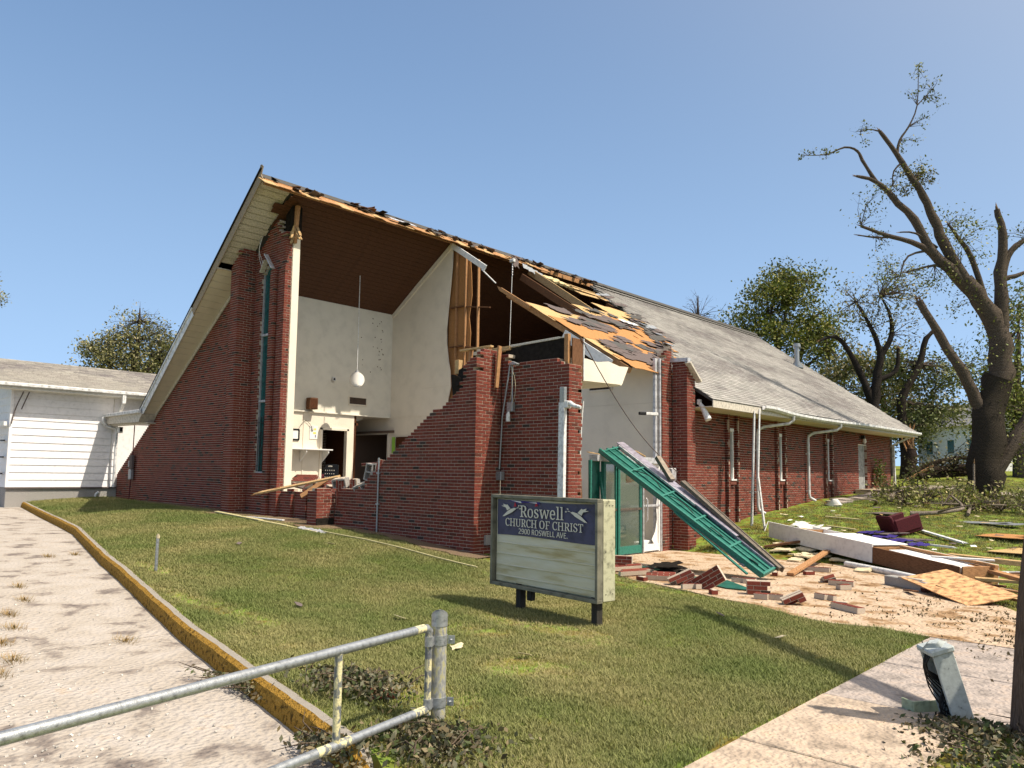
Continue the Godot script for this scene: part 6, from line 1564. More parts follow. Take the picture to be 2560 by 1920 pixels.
# ------------------------------------------------------------------ gate, pedestal, poles
func build_furniture() -> void:
	var g := thing("pipe_gate", "galvanised pipe gate with flaking yellow paint across the driveway", "gate")
	var a := V(6.69, 0, 7.05); var b := V(7.32, 0, 10.4)
	var L := func(t: float, y: float) -> Vector3: return V(lerpf(a.x, b.x, t), y, lerpf(a.z, b.z, t))
	var mb := MB.new(); mb.tube([L.call(0.0, 0.455), L.call(0.01, 0.485), L.call(0.03, 0.49), L.call(1.0, 0.49)], [0.03, 0.031, 0.031, 0.031], 16); part(g, "top_rail", mb, M["galv"])
	mb = MB.new(); mb.tube([L.call(0.0, -0.1), L.call(0.02, -0.1), L.call(1.0, -0.1)], [0.025, 0.031, 0.031], 16); part(g, "bottom_rail", mb, M["galv"])
	mb = MB.new(); mb.tube([L.call(0.002, -0.14), L.call(0.002, 0.47)], [0.026, 0.026], 14); part(g, "upright", mb, M["galv_yellow"])
	mb = MB.new(); mb.tube([L.call(0.275, -0.12), L.call(0.275, 0.47)], [0.026, 0.026], 14); part(g, "upright", mb, M["galv_yellow"])
	for t in [0.02, 0.24, 0.295]:
		mb = MB.new(); var y := -0.1 if t > 0.1 else 0.49
		mb.tube([L.call(t, y), L.call(t + 0.03, y)], [0.0318, 0.0316], 14); part(g, "paint_band", mb, M["galv_yellow"])
	mb = MB.new(); mb.tube([L.call(0.007, -0.1), L.call(0.05, -0.1)], [0.0318, 0.0316], 14); part(g, "paint_band", mb, M["galv_yellow"])
	var p := thing("gate_post", "round grey gate post with domed cap at the lawn edge", "post", V(6.70, -0.2, 6.96))
	mb = MB.new(); mb.tube([V(0, -0.3, 0), V(0, 0.72, 0)], [0.057, 0.057], 24); part(p, "shaft", mb, M["galv_yellow"] if false else M["post_paint"])
	mb = MB.new(); mb.tube([V(0, 0.69, 0), V(0, 0.755, 0), V(0, 0.765, 0), V(0, 0.785, 0), V(0, 0.80, 0), V(0, 0.808, 0)], [0.061, 0.061, 0.064, 0.056, 0.035, 0.008], 24); part(p, "cap", mb, M["galv"])
	for y in [0.14, 0.59]:
		mb = MB.new(); mb.tube([V(0, y - 0.035, 0), V(0, y + 0.035, 0)], [0.063, 0.063], 20)
		mb.bar(V(-0.01, y, 0.06), V(0.0, y, 0.1), 0.05, 0.06); mb.tube([V(0.0, y - 0.035, 0.1), V(0.0, y + 0.035, 0.1)], [0.033, 0.033], 14)
		part(p, "clamp", mb, M["galv"])
		mb = MB.new(); mb.bar(V(0.05, y, -0.045), V(0.09, y, -0.075), 0.012, 0.06); mb.tube([V(0.075, y, -0.085), V(0.075, y, -0.04)], [0.008, 0.008], 6); part(p, "bolt", mb, M["galv"])
	var st := thing("marker_stake", "thin grey pipe stake standing in the lawn near the kerb", "stake", G(-1.72, 5.52))
	mb = MB.new(); mb.tube([V(0, -0.1, 0), V(0.015, 0.54, 0)], [0.024, 0.024], 12); part(st, "pipe", mb, M["galv"])
	mb = MB.new(); mb.tube([V(0.015, 0.53, 0), V(0.016, 0.57, 0), V(0.016, 0.6, 0)], [0.029, 0.029, 0.012], 12); part(st, "cap", mb, M["foam"])
	# telephone pedestal knocked askew
	var pd := thing("phone_pedestal", "leaning grey green telephone pedestal with torn wires by the sidewalk", "pedestal", V(9.5, -0.2, 4.12))
	pd.basis = Basis(V(0.69, 0, 0.72).normalized().cross(Vector3.UP).normalized() * -1.0, 0.0) * Basis(V(0, 1, 0), 0.72) * Basis(V(0, 0, 1), 0.30) * Basis(V(1, 0, 0), 0.04)
	mb = MB.new()
	mb.box(V(0.07, 0.27, 0), V(0.02, 0.6, 0.19), Basis(), Color.WHITE, 0.006); mb.box(V(0, 0.27, 0.09), V(0.16, 0.6, 0.02), Basis(), Color.WHITE, 0.006); mb.box(V(0, 0.27, -0.09), V(0.16, 0.6, 0.02), Basis(), Color.WHITE, 0.006)
	part(pd, "shell", mb, M["pedestal"])
	mb = MB.new(); mb.box(V(0, 0.565, 0), V(0.19, 0.05, 0.225), Basis(), Color.WHITE, 0.012); mb.tube([V(0, 0.585, 0), V(0, 0.615, 0)], [0.105, 0.05], 4); part(pd, "lid", mb, M["pedestal"])
	for i in 9:
		mb = MB.new(); mb.tube([V(0.079, 0.05 + i * 0.055, 0.05), V(0.083, 0.05 + i * 0.055, 0.05)], [0.008, 0.007], 8); part(pd, "vent_hole", mb, M["galv"] if i > 1 else M["black"])
	for k in 9:
		mb = MB.new(); var pts := []; var rr := []
		for i in 10:
			var t := i / 9.0
			pts.append(V(-0.06 - 0.05 * sin(t * PI * (1.0 + 0.3 * k)) - 0.004 * k, 0.55 - t * 0.5, -0.05 + 0.014 * k + 0.02 * sin(t * 9.0 + k))); rr.append(0.006)
		mb.tube(pts, rr, 5); part(pd, "wire", mb, M["black"])
	var pc := thing("pedestal_cover", "pale green pedestal cover lying on the sidewalk beside the pedestal", "cover", V(9.28, -0.15, 4.02), 0.95)
	mb = MB.new(); mb.box(V(0, 0.0, 0.07), V(0.42, 0.1, 0.012), Basis(), Color.WHITE, 0.004); mb.box(V(0, -0.04, 0), V(0.42, 0.012, 0.15), Basis(), Color.WHITE, 0.004); part(pc, "channel", mb, M["pedestal_in"])
	mb = MB.new(); mb.box(V(-0.2, 0.0, 0.0), V(0.012, 0.09, 0.14), Basis(), Color.WHITE, 0.004); part(pc, "end_flap", mb, M["pedestal_in"])
	# wooden poles
	var up := thing("utility_pole", "weathered brown wooden pole stub beside the sidewalk", "pole", V(9.955, -0.25, 4.32))
	mb = MB.new(); mb.tube([V(0, -0.3, 0), V(0.10, 1.0, -0.07), V(0.24, 2.3, -0.18)], [0.115, 0.112, 0.105], 18); part(up, "shaft", mb, M["pole"])
	for i in 8: splinter(up, "splinter", V(0.24 + rf(-0.07, 0.07), 2.25, -0.18 + rf(-0.07, 0.07)), V(0.27 + rf(-0.1, 0.1), rf(2.4, 2.75), -0.2 + rf(-0.1, 0.1)), 0.05, 0.03, M["lumber"], V(1, 0, 0))
	var lp := thing("leaning_pole", "storm-tilted wooden utility pole beyond the footpath", "pole", V(11.5, -0.3, 5.75))
	mb = MB.new(); mb.tube([V(0, -0.3, 0), V(0, 3.2, -2.2), V(0, 9.6, -6.6)], [0.15, 0.14, 0.09], 16); part(lp, "shaft", mb, M["pole"])
	mb = MB.new(); mb.bar(V(-0.7, 8.9, -6.1), V(0.7, 8.9, -6.1), 0.09, 0.1); part(lp, "crossarm", mb, M["pole"])
	# long pale trim boards and cord laid on the grass along the wall
	var t := thing("yellow_board", "long pale yellow board lying on the grass below the left pilaster", "board")
	beam(t, "board", G(-9.3, 0.75, 0.06), G(-6.5, 0.98, 0.05), 0.13, 0.03, M["plank_yellow"])
	t = thing("yellow_board", "thin pale yellow strip lying along the soil by the broken pilaster", "board")
	beam(t, "board", G(-6.6, 0.98, 0.04), G(-5.0, 1.12, 0.04), 0.09, 0.025, M["plank_yellow"])
	beam(t, "broken_end", G(-4.95, 1.13, 0.035), G(-3.7, 1.2, 0.035), 0.06, 0.02, M["plank_yellow"])
	t = thing("cream_cord", "long thin cream cord lying on the grass along the front wall", "cord")
	mb = MB.new(); var pts2 := []; var rr2 := []
	for i in 24:
		var u := i / 23.0
		pts2.append(G(lerpf(-3.6, 1.15, u), 1.12 - 0.1 * u + 0.03 * sin(u * 9.0), 0.055)); rr2.append(0.014)
	mb.tube(pts2, rr2, 6); part(t, "cord", mb, M["plank_yellow"])
	t = thing("white_strip", "white plastic strip lying in the soil by the dwarf wall", "strip")
	beam(t, "strip", G(-7.7, 0.85, 0.05), G(-6.1, 0.6, 0.06), 0.08, 0.03, M["pvc"])
	t = thing("foil_roll", "crumpled silver foil lying at the end of the yellow strip", "foil")
	for i in 5: sheet(t, "fold", M["alu"], G(-4.4 + i * 0.2, 1.16 + rf(-0.03, 0.03), 0.05), V(1, rf(-0.2, 0.2), 0), V(0, rf(0.2, 0.7), -1), torn(0.28, 0.1, 0.02, 3), 0.008)

# ------------------------------------------------------------------ debris
func build_debris() -> void:
	# brick lumps on the apron edge
	var grp := "brick lumps on the entrance apron"
	var spots := [[2.3, -1.75, 2, 0.3, 3, 0.5, "brick lump with white mortar at the apron edge behind the sign"], [2.75, -1.35, 0, 1.3, 2, 0.85, "long pink mortar-faced brick slab lying flat behind the sign"], [3.25, -1.0, 0, 1.25, 2, 0.8, "second mortar-faced brick slab lying flat by the lawn edge"], [3.85, -0.75, 0, 0.5, 4, 0.5, "tall brick stack lump on edge beside the felt heap"], [4.45, -0.55, 1, 0.7, 3, 0.42, "grey mortared brick lump before the teal sheet"], [4.95, -0.45, 1, 0.2, 4, 0.6, "large domed brick lump resting on the teal sheet"], [4.75, -0.28, 0, 1.0, 2, 0.3, "white crusted brick lump in front of the teal sheet"], [4.98, -1.55, 0, 0.3, 2, 0.4, "two-brick lump near the tip of the fallen frame"], [5.75, -0.5, 2, 0.5, 3, 0.34, "upright brick lump at the point of the teal sheet"], [6.05, -0.15, 0, 0.2, 2, 0.4, "grey mortar lump beside the upright brick lump"], [6.0, -2.7, 1, 0.8, 2, 0.3, "leaning pair of bricks on the open apron"], [6.27, -2.5, 0, 0.1, 1, 0.4, "flat brick piece beside the leaning pair"], [6.5, -2.1, 0, 0.9, 2, 0.2, "single tilted brick piece near the leaning pair"], [5.25, -4.2, 0, 0.2, 2, 0.42, "brick piece on the apron below the orange board"], [6.62, -0.8, 0, -0.4, 2, 0.34, "dark brick piece in the middle of the apron"], [6.55, 0.0, 1, 0.6, 2, 0.3, "red brick crumbs near the lawn corner"], [7.18, -0.05, 0, -0.5, 2, 0.5, "dark double brick alone near the lawn corner"]]
	for s in spots:
		var y := gnd(s[0], s[1]) + 0.03
		var b := Basis(V(0, 1, 0), s[3])
		if s[2] == 0: b = b * Basis(V(1, 0, 0), -PI / 2 + rf(-0.12, 0.2)); y += 0.0
		elif s[2] == 1: b = b * Basis(V(0, 0, 1), rf(0.25, 0.6)) * Basis(V(1, 0, 0), rf(-0.5, 0.2)); y += 0.0
		if s[2] == 0: y += 0.08
		lump("brick_lump", s[6], V(s[0], y, s[1]), b, s[5], s[4], grp, 0.12, "brick lump", null, false, true, 2 if s[5] < 0.5 else 1)
	for q in [[4.9, -3.0], [5.3, -3.6], [6.1, -2.9], [3.6, -0.55], [6.3, -0.45], [7.5, -2.9], [6.9, -3.4], [5.2, -0.1], [7.0, -0.4], [4.2, -4.6]]:
		loose_brick(V(q[0], -0.175, q[1]), Basis(V(0, 1, 0), rf(0, TAU)), "loose red brick with a mortar crust on the apron", "loose bricks on the apron")
	var rb := thing("kerb_brick", "single brown brick lying in leaf litter by the yellow kerb", "brick", G(6.03, 6.95, 0.03), 0.9)
	piece(rb, "brick", brick_bank[0][3], Transform3D(Basis().scaled(V(1, 1.1, 1)), V(0, 0.03, 0.046)))
	var mm := MB.new(); mm.box(V(0.02, 0.065, 0.0), V(0.1, 0.008, 0.06), Basis(), Color.WHITE, 0.003); part(rb, "mortar_crust", mm, M["mortar"])
	# long white cabinet blown out of the church
	var c := thing("white_cabinet", "long white painted cabinet lying on its back across the side lawn", "cabinet", G(2.75, -7.55, 0.02), -0.597)
	var tilt := -0.055
	c.basis = Basis(V(0, 1, 0), -0.597) * Basis(V(0, 0, 1), tilt)
	beam(c, "front_board", V(0, 0.2, 0), V(3.75, 0.2, 0), 0.03, 0.38, M["white_paint"])
	beam(c, "rear_board", V(0.7, 0.18, -0.75), V(6.0, 0.18, -0.75), 0.03, 0.34, M["white_paint"])
	beam(c, "brown_side", V(3.76, 0.17, 0.0), V(6.0, 0.17, 0.05), 0.03, 0.32, M["lumber_dark"])
	beam(c, "floor_board", V(0.6, 0.05, -0.37), V(6.0, 0.05, -0.37), 0.7, 0.03, M["white_paint"])
	for x in [1.1, 2.05, 3.76, 6.0]: beam(c, "divider", V(x, 0.18, 0), V(x, 0.18, -0.74), 0.03, 0.3, M["lumber"])
	beam(c, "cover_panel", V(2.1, 0.37, -0.42), V(3.75, 0.37, -0.42), 0.8, 0.025, M["white_paint"])
	beam(c, "loose_panel", V(4.0, 0.3, -0.4), V(5.9, 0.27, -0.36), 0.45, 0.02, M["white_paint"])
	beam(c, "cross_slat", V(5.35, 0.4, 0.05), V(5.95, 0.42, -0.72), 0.07, 0.03, M["white_paint"])
	beam(c, "inner_rail", V(3.8, 0.34, -0.62), V(6.1, 0.34, -0.62), 0.08, 0.05, M["lumber"])
	var wp := thing("white_pipe", "long white pipe lying on the grass in front of the cabinet", "pipe")
	var mb := MB.new(); mb.tube([G(5.3, -5.55, 0.07), G(6.4, -4.75, 0.07), G(7.1, -4.25, 0.06)], [0.06, 0.06, 0.055], 12); part(wp, "tube", mb, M["pvc"])
	mb = MB.new(); mb.tube([G(7.08, -4.27, 0.06), G(7.2, -4.18, 0.05)], [0.066, 0.06], 12); part(wp, "coupling", mb, M["pvc"])
	# lumber around it
	var bd := [[5.15, -3.1, 4.65, -6.4, 0.13, 0.05, "lumber", "reddish board slanting from the apron to the side lawn", 0.06, 0.14], [3.1, -6.5, 4.1, -7.0, 0.16, 0.05, "lumber_dark", "dark brown board tilted beside the fallen frame", 0.05, 0.2], [7.0, -6.4, 9.0, -5.9, 0.2, 0.09, "lumber_pale", "thick pale beam at the far end of the white cabinet", 0.22, 0.25], [6.9, -5.0, 8.0, -4.4, 0.12, 0.08, "lumber_pale", "pale board sticking out of the cabinet end", 0.15, 0.12], [7.7, -4.9, 9.2, -3.9, 0.16, 0.06, "lumber", "orange board on top of the lumber pile", 0.3, 0.12], [7.9, -4.2, 9.4, -4.6, 0.2, 0.05, "lumber_pale", "wide pale board across the lumber pile", 0.16, 0.14], [7.6, -3.6, 9.3, -3.0, 0.1, 0.05, "lumber_dark", "dark thin board under the lumber pile", 0.06, 0.06], [8.1, -3.3, 9.0, -2.3, 0.09, 0.04, "lumber_pale", "short pale lath beside the plywood sheet", 0.06, 0.1], [3.0, -10.6, 3.9, -10.7, 0.12, 0.03, "plank_yellow", "pale strip on the lawn beyond the cabinet", 0.05, 0.05], [3.5, -9.3, 4.3, -9.2, 0.08, 0.03, "plank_yellow", "short pale lath on the lawn beyond the cabinet", 0.05, 0.05], [5.0, -10.5, 6.9, -8.6, 0.1, 0.04, "gutter", "long white strip on the lawn right of the red seat", 0.06, 0.06], [5.7, -8.3, 6.8, -7.9, 0.05, 0.04, "pvc", "bent white trim on the lawn behind the cabinet", 0.06, 0.1], [5.6, -8.0, 6.5, -7.2, 0.04, 0.03, "pvc", "thin white lath on the lawn behind the cabinet", 0.05, 0.05]]
	for d in bd:
		var o := thing("loose_board", d[7], "board")
		splinter(o, "board", G(d[0], d[1], d[8]), G(d[2], d[3], d[9]), d[4], d[5], M[d[6]])
	for i in 26:
		var o := thing("splinter_board", "small broken lath in the lumber heap past the white cabinet", "lath", Vector3.ZERO, 0.0, "laths in the lumber heap")
		var x := rf(7.2, 9.3); var z := rf(-6.2, -2.6); var an := rf(-0.5, 1.0)
		splinter(o, "lath", G(x, z, rf(0.03, 0.16)), G(x + cos(an) * rf(0.3, 1.1), z + sin(an) * rf(0.3, 0.9), rf(0.03, 0.2)), rf(0.04, 0.1), rf(0.015, 0.04), [M["lumber"], M["lumber_pale"], M["lumber_dark"], M["white_paint"], M["felt"]][i % 5])
	var pl := thing("plywood_sheet", "orange plywood sheet propped on a block at the apron edge", "sheet")
	sheet(pl, "sheet", M["ply"], V(7.95, -0.02, -2.75), V(0.72, -0.1, 0.70), V(0.8, 0.16, -0.55), torn(1.75, 0.8, 0.012, 4), 0.014)
	var bk := thing("concrete_beam", "long grey concrete block lying under the plywood edge", "block", V(7.15, -0.1, -3.15), -0.6)
	mb = MB.new(); mb.box(Vector3.ZERO, V(0.95, 0.16, 0.2), Basis(), Color.WHITE, 0.012); part(bk, "block", mb, M["block"])
	mb = MB.new(); mb.box(V(0.1, 0.09, 0.0), V(0.5, 0.03, 0.15), Basis(V(0, 1, 0), 0.1), Color.WHITE, 0.01); part(bk, "mortar_crust", mb, M["mortar"])
	for q in [[8.7, -9.3, 1.6, 0.5, "osb", "wide orange sheathing sheet on the grass below the big tree"], [8.2, -8.2, 1.5, 0.6, "osb_pale", "pale sheathing sheet in front of the wide orange one"], [7.4, -10.0, 1.2, 0.5, "osb", "narrow orange sheathing piece left of the wide sheet"], [9.0, -10.6, 1.4, 0.5, "osb", "far orange sheathing sheet near the tree trunk"], [6.9, -6.95, 0.9, 0.25, "osb_pale", "small splintered sheathing piece on the grass behind the cabinet"], [4.0, -12.4, 0.9, 0.35, "felt", "grey shingle sheet lying on the lawn toward the stoop"], [3.3, -8.55, 0.9, 0.45, "felt", "grey felt sheet behind the white cabinet"], [4.9, -9.1, 1.0, 0.4, "felt", "grey felt strip in front of the red seat"], [6.5, -12.6, 1.8, 0.3, "galv", "grey shingle strip on the lawn near the big tree"], [5.6, -8.6, 1.1, 0.3, "felt", "grey felt piece under the purple cloth"]]:
		var o := thing("ground_sheet", q[5], "sheet")
		sheet(o, "sheet", M[q[4]], G(q[0], q[1], 0.07), V(0.9, 0.02, 0.45), V(0.45, 0.05, -0.9), torn(q[2], q[3] * 1.6, 0.06, 6), 0.015)
		sheet(o, "torn_piece", M[q[4]], G(q[0] + 0.25, q[1] + 0.1, 0.1), V(0.8, 0.1, 0.5), V(0.5, 0.1, -0.8), torn(q[2] * 0.4, q[3] * 0.6, 0.05, 4), 0.012)
	for i in 4:
		var o := thing("purple_cloth", ["purple cloth ribbon lying on the lawn before the red seat", "purple cloth strip on the grass behind the cabinet", "crumpled purple cloth beside the grey felt", "short purple cloth scrap near the white trim"][i], "cloth")
		for k in 3: sheet(o, "fold", M["purple"], G(4.55 + i * 0.42 + k * 0.15, -8.9 + i * 0.3, 0.07 + 0.02 * k), V(0.9, rf(-0.1, 0.1), 0.4), V(0.3, rf(0, 0.5), -0.9), torn(0.3, 0.14, 0.03, 4), 0.006)
	# red upholstered seat
	var s := thing("red_seat", "dark red upholstered seat lying tipped over on the side lawn", "seat", G(5.25, -9.6, 0.02))
	s.basis = Basis(V(0, 1, 0), 0.9) * Basis(V(0, 0, 1), 0.28)
	mb = MB.new(); mb.box(V(0, 0.04, 0), V(0.75, 0.1, 0.6), Basis(), Color.WHITE, 0.03); part(s, "seat_pad", mb, M["maroon"])
	mb = MB.new(); mb.box(V(-0.36, 0.28, 0), V(0.1, 0.5, 0.6), Basis(V(0, 0, 1), 0.15), Color.WHITE, 0.04); part(s, "backrest", mb, M["maroon"])
	for z in [-0.29, 0.29]:
		mb = MB.new(); mb.box(V(0.0, 0.24, z), V(0.7, 0.36, 0.07), Basis(), Color.WHITE, 0.03); part(s, "arm", mb, M["maroon"])
	mb = MB.new(); mb.box(V(0.02, 0.2, 0), V(0.55, 0.06, 0.5), Basis(), Color.WHITE, 0.02); part(s, "cushion", mb, M["maroon"])
	# flagstones along the side wall
	for i in 7:
		var o := thing("flat_stone", "flat grey paving stone leaning along the foot of the side wall", "stone", Vector3.ZERO, 0.0, "paving stones by the side wall")
		var z := -14.3 - i * 0.72
		sheet(o, "stone", M["walk_grey"], G(1.9 + rf(-0.1, 0.25), z, 0.06), V(0.2, 0.02, -1), V(-1, 0.05, -0.2), torn(rf(0.5, 0.75), rf(0.4, 0.6), 0.03, 4), 0.05)
	# papers and scraps
	for i in 70:
		var x := rf(1.8, 9.0); var z := rf(-15.0, -5.2)
		if in_pad(x, z): continue
		var o := thing("paper_scrap", "small pale scrap lying in the grass of the side lawn", "scrap", Vector3.ZERO, 0.0, "scraps on the side lawn")
		sheet(o, "scrap", [M["paper"], M["foam"], M["felt"], M["osb_pale"], M["foam"]][i % 5], G(x, z, 0.06), V(1, rf(-0.2, 0.2), rf(-0.5, 0.5)), V(rf(-0.4, 0.4), rf(0, 0.4), -1), torn(rf(0.06, 0.22), rf(0.04, 0.12), 0.02, 3), 0.008)
	for i in 16:
		var o := thing("foam_piece", "broken yellow insulation board strewn before the white cabinet", "board", Vector3.ZERO, 0.0, "insulation boards before the cabinet")
		var t := rng.randf()
		sheet(o, "board", M["foam"], G(lerpf(2.7, 6.2, t) + rf(-0.3, 0.5), lerpf(-6.9, -5.0, t) + rf(-0.4, 0.35), 0.07), V(1, rf(-0.1, 0.1), rf(-0.3, 0.6)), V(rf(-0.4, 0.4), rf(0, 0.2), -1), torn(rf(0.2, 0.6), rf(0.12, 0.3), 0.04, 4), 0.03)
	var ww := thing("white_scrap", "crumpled white metal sheet on the lawn by the side wall", "metal sheet")
	for i in 4: sheet(ww, "fold", M["pvc"], G(2.9 + 0.25 * i, -9.0 + 0.12 * i, 0.09), V(1, rf(-0.2, 0.2), 0.2), V(0.1, rf(0.1, 0.5), -1), torn(0.35, 0.28, 0.05, 4), 0.008)
	ww = thing("white_bag", "white plastic bag lying by the side wall stones", "bag", G(2.2, -13.4, 0.0))
	mb = MB.new(); mb.tube([V(0, 0, 0), V(0.02, 0.08, 0), V(0, 0.16, 0), V(-0.02, 0.2, 0)], [0.28, 0.24, 0.14, 0.03], 9, Color.WHITE, true, 0.15, rng); part(ww, "bag", mb, M["paper"])
	mb = MB.new(); mb.box(V(0.2, 0.05, 0.1), V(0.2, 0.03, 0.12), Basis(V(0, 1, 0), 0.4), Color.WHITE, 0.01); part(ww, "loose_corner", mb, M["paper"])
	ww = thing("black_bag", "black plastic sheet hanging over the stoop edge", "bag", V(2.68, 1.0, -18.9))
	for i in 3: sheet(ww, "fold", M["black"], V(0.02 * i, 0.05 - 0.06 * i, 0.12 * i), V(0.1, 0.1, 1), V(0.2, 1, 0), torn(0.3, 0.3, 0.06, 4), 0.01)
	# litter and gravel
	var litter := MB.new()
	for i in 1500:
		var x := rf(2.0, 10.2); var z := rf(-5.5, 3.2)
		if not (in_pad(x, z) or (x > 8.5 and z > 0.8)): continue
		var heavy := smoothstep(6.0, 8.6, x) * (1.0 - smoothstep(0.6, 3.0, z))
		if rng.randf() > 0.12 + heavy: continue
		for k in (1 + int(heavy * 5)):
			leaf(litter, V(x + rf(-0.12, 0.12), -0.165, z + rf(-0.12, 0.12)), rf(0.015, 0.04), [Color(0.10, 0.075, 0.045), Color(0.15, 0.11, 0.06), Color(0.07, 0.055, 0.035), Color(0.2, 0.15, 0.08)][rng.randi() % 4])
	var lo := part(self, "leaf_litter", litter, M["leaf"]); lo.set_meta("kind", "stuff"); tag(lo, "brown leaf litter and twigs strewn over the concrete apron", "litter")
	var grav := MB.new()
	for i in 2600:
		var x := rf(-4.0, 7.4); var z := kerb_z(x) + 0.25 + pow(rng.randf(), 0.8) * 3.6
		var dense := 1.0 - smoothstep(0.2, 1.6, Vector2((x - 4.2) / 3.0, (z - 9.3) / 1.1).length())
		if rng.randf() > 0.07 + dense: continue
		var s2 := rf(0.006, 0.017)
		grav.box(V(x, drive_y(x) + s2 * 0.3, z), V(s2 * rf(0.8, 1.6), s2, s2 * rf(0.8, 1.6)), Basis(V(rf(-1, 1), rf(-1, 1), rf(-1, 1)).normalized(), rf(0, 3)), Color(0.5, 0.47, 0.43) * rf(0.5, 1.2))
	lo = part(self, "gravel", grav, vcol(mat("gravel", Color.WHITE, 0.95))); lo.set_meta("kind", "stuff"); tag(lo, "pale loose gravel scattered over the driveway concrete", "gravel")
	for w in [[-2.3, 7.3], [-1.25, 7.5], [-0.4, 7.9], [0.4, 8.05], [1.1, 8.35], [1.9, 8.45], [2.4, 8.7], [1.78, 7.3], [-5.4, 6.0], [-5.45, 5.5]]:
		var o := thing("dry_weed", "dry brown weed tuft growing from the driveway cracks", "weed", V(w[0], drive_y(w[0]), w[1]), 0.0, "weeds in the driveway cracks")
		mb = MB.new()
		for i in 130:
			var an := rf(0, TAU); var r := rf(0.0, 0.16); var h := rf(0.02, 0.09)
			var p := V(cos(an) * r * 1.6, 0, sin(an) * r * 0.7)
			var d2 := V(cos(an + rf(-1, 1)), 0, sin(an + rf(-1, 1))) * rf(0.02, 0.1); var sd := V(-d2.z, 0, d2.x).normalized() * 0.003
			mb.tri(p - sd, p + sd, p + d2 + V(0, h, 0), [Color(0.32, 0.2, 0.09), Color(0.22, 0.17, 0.06), Color(0.38, 0.26, 0.13)][i % 3])
		part(o, "blades", mb, M["grass"])
		mb = MB.new(); mb.tube([V(0, 0, 0), V(0.03, 0.05, 0.01)], [0.01, 0.004], 5, Color(0.2, 0.13, 0.07)); part(o, "root_stem", mb, M["bark"])
	# raked leaf heaps by the kerb and the pedestal
	for h in [[5.75, 7.0, 0.75, 0.35, "grey leaf and twig heap beside the yellow kerb", 1500, -0.1], [7.1, 7.4, 0.55, 0.5, "leaf and twig heap at the foot of the gate post", 1500, -0.16], [6.55, 7.75, 0.5, 0.2, "leaf drift along the kerb end under the gate", 700, -0.26], [9.75, 4.5, 0.55, 0.42, "dry grass heap around the pedestal base", 900, -0.18], [10.0, 5.1, 0.6, 0.5, "dry grass heap between the pedestal and the pole", 900, -0.18], [4.6, 7.36, 0.9, 0.12, "thin leaf drift at the foot of the kerb face", 500, -0.3]]:
		var o := thing("leaf_heap", h[4], "leaf heap", V(h[0], h[6], h[1]))
		mb = MB.new()
		for i in h[5]:
			var x: float = rng.randfn(0, 0.42) * h[2]; var z: float = rng.randfn(0, 0.42) * h[3]
			var top := 0.10 * exp(-(pow(x / h[2], 2) + pow(z / h[3], 2)) * 2.0)
			leaf(mb, V(x, rf(-0.02, 1.0) * top, z), rf(0.02, 0.05), [Color(0.10, 0.10, 0.06), Color(0.16, 0.15, 0.10), Color(0.09, 0.07, 0.04), Color(0.20, 0.16, 0.09), Color(0.07, 0.09, 0.03)][rng.randi() % 5])
		part(o, "leaves", mb, M["leaf"])
		for i in 9:
			var a2 := V(rng.randfn(0, 0.4) * h[2], rf(0.0, 0.08), rng.randfn(0, 0.4) * h[3]); var an := rf(0, TAU)
			mb = MB.new(); mb.tube([a2, a2 + V(cos(an) * 0.15, rf(0, 0.05), sin(an) * 0.15), a2 + V(cos(an + 0.3) * 0.32, rf(0, 0.06), sin(an + 0.3) * 0.32)], [0.006, 0.005, 0.002], 5, Color(0.16, 0.12, 0.09)); part(o, "twig", mb, M["bark"])
	for q in [[3.55, 4.75], [5.2, 5.35], [-3.2, 3.3], [-2.0, 2.0], [7.35, 2.4], [6.2, 1.6], [2.0, 5.2], [5.9, 5.1]]:
		var o := thing("fallen_leaf", "single pale leaf lying on the mown lawn", "leaf", G(q[0], q[1], 0.06), rf(0, 6), "single leaves on the lawn")
		sheet(o, "blade", M["foam"] if rng.randf() < 0.7 else M["felt"], Vector3.ZERO, V(1, 0.2, 0), V(0, 0.3, -1), torn(0.13, 0.08, 0.015, 3), 0.003)

# ------------------------------------------------------------------ trees
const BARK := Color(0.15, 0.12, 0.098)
func vv(a: Array) -> Array:
	var o := []
	for p in a: o.append(V(p[0], p[1], p[2]))
	return o
func smooth_path(p: Array, sub := 3) -> Array:
	var c := Curve3D.new()
	for i in p.size():
		var t: Vector3 = (p[mini(i + 1, p.size() - 1)] - p[maxi(i - 1, 0)]) * 0.17
		c.add_point(p[i], -t, t)
	var o := []
	for i in p.size() - 1:
		for k in sub: o.append(c.sample(i, k / float(sub)))
	o.append(p[-1])
	return o
func limb(parent: Node, called: String, p: Array, r0: float, r1: float, col := BARK, broken := false, k := 9) -> void:
	var s := smooth_path(p)
	var rr := []
	for i in s.size():
		var t := i / float(s.size() - 1)
		rr.append(lerpf(r0, r1, t) * (1.0 + 0.06 * sin(i * 2.3)))
		if i > 0 and i < s.size() - 1: s[i] += V(rf(-1, 1), rf(-1, 1), rf(-1, 1)) * lerpf(r0, r1, t) * 0.18
	var mb := MB.new()
	mb.tube(s, rr, k, col, true, 0.07, rng)
	if broken:
		var d: Vector3 = (s[-1] - s[-2]).normalized()
		for i in 5:
			var o := V(rf(-1, 1), rf(-1, 1), rf(-1, 1)) * r1 * 0.6
			mb.tube([s[-1] + o * 0.8, s[-1] + o + d * rf(0.1, 0.5) * (0.3 + r1 * 3.0)], [r1 * 0.4, 0.004], 4, Color(0.34, 0.22, 0.13))
	part(parent, called, mb, M["bark"])
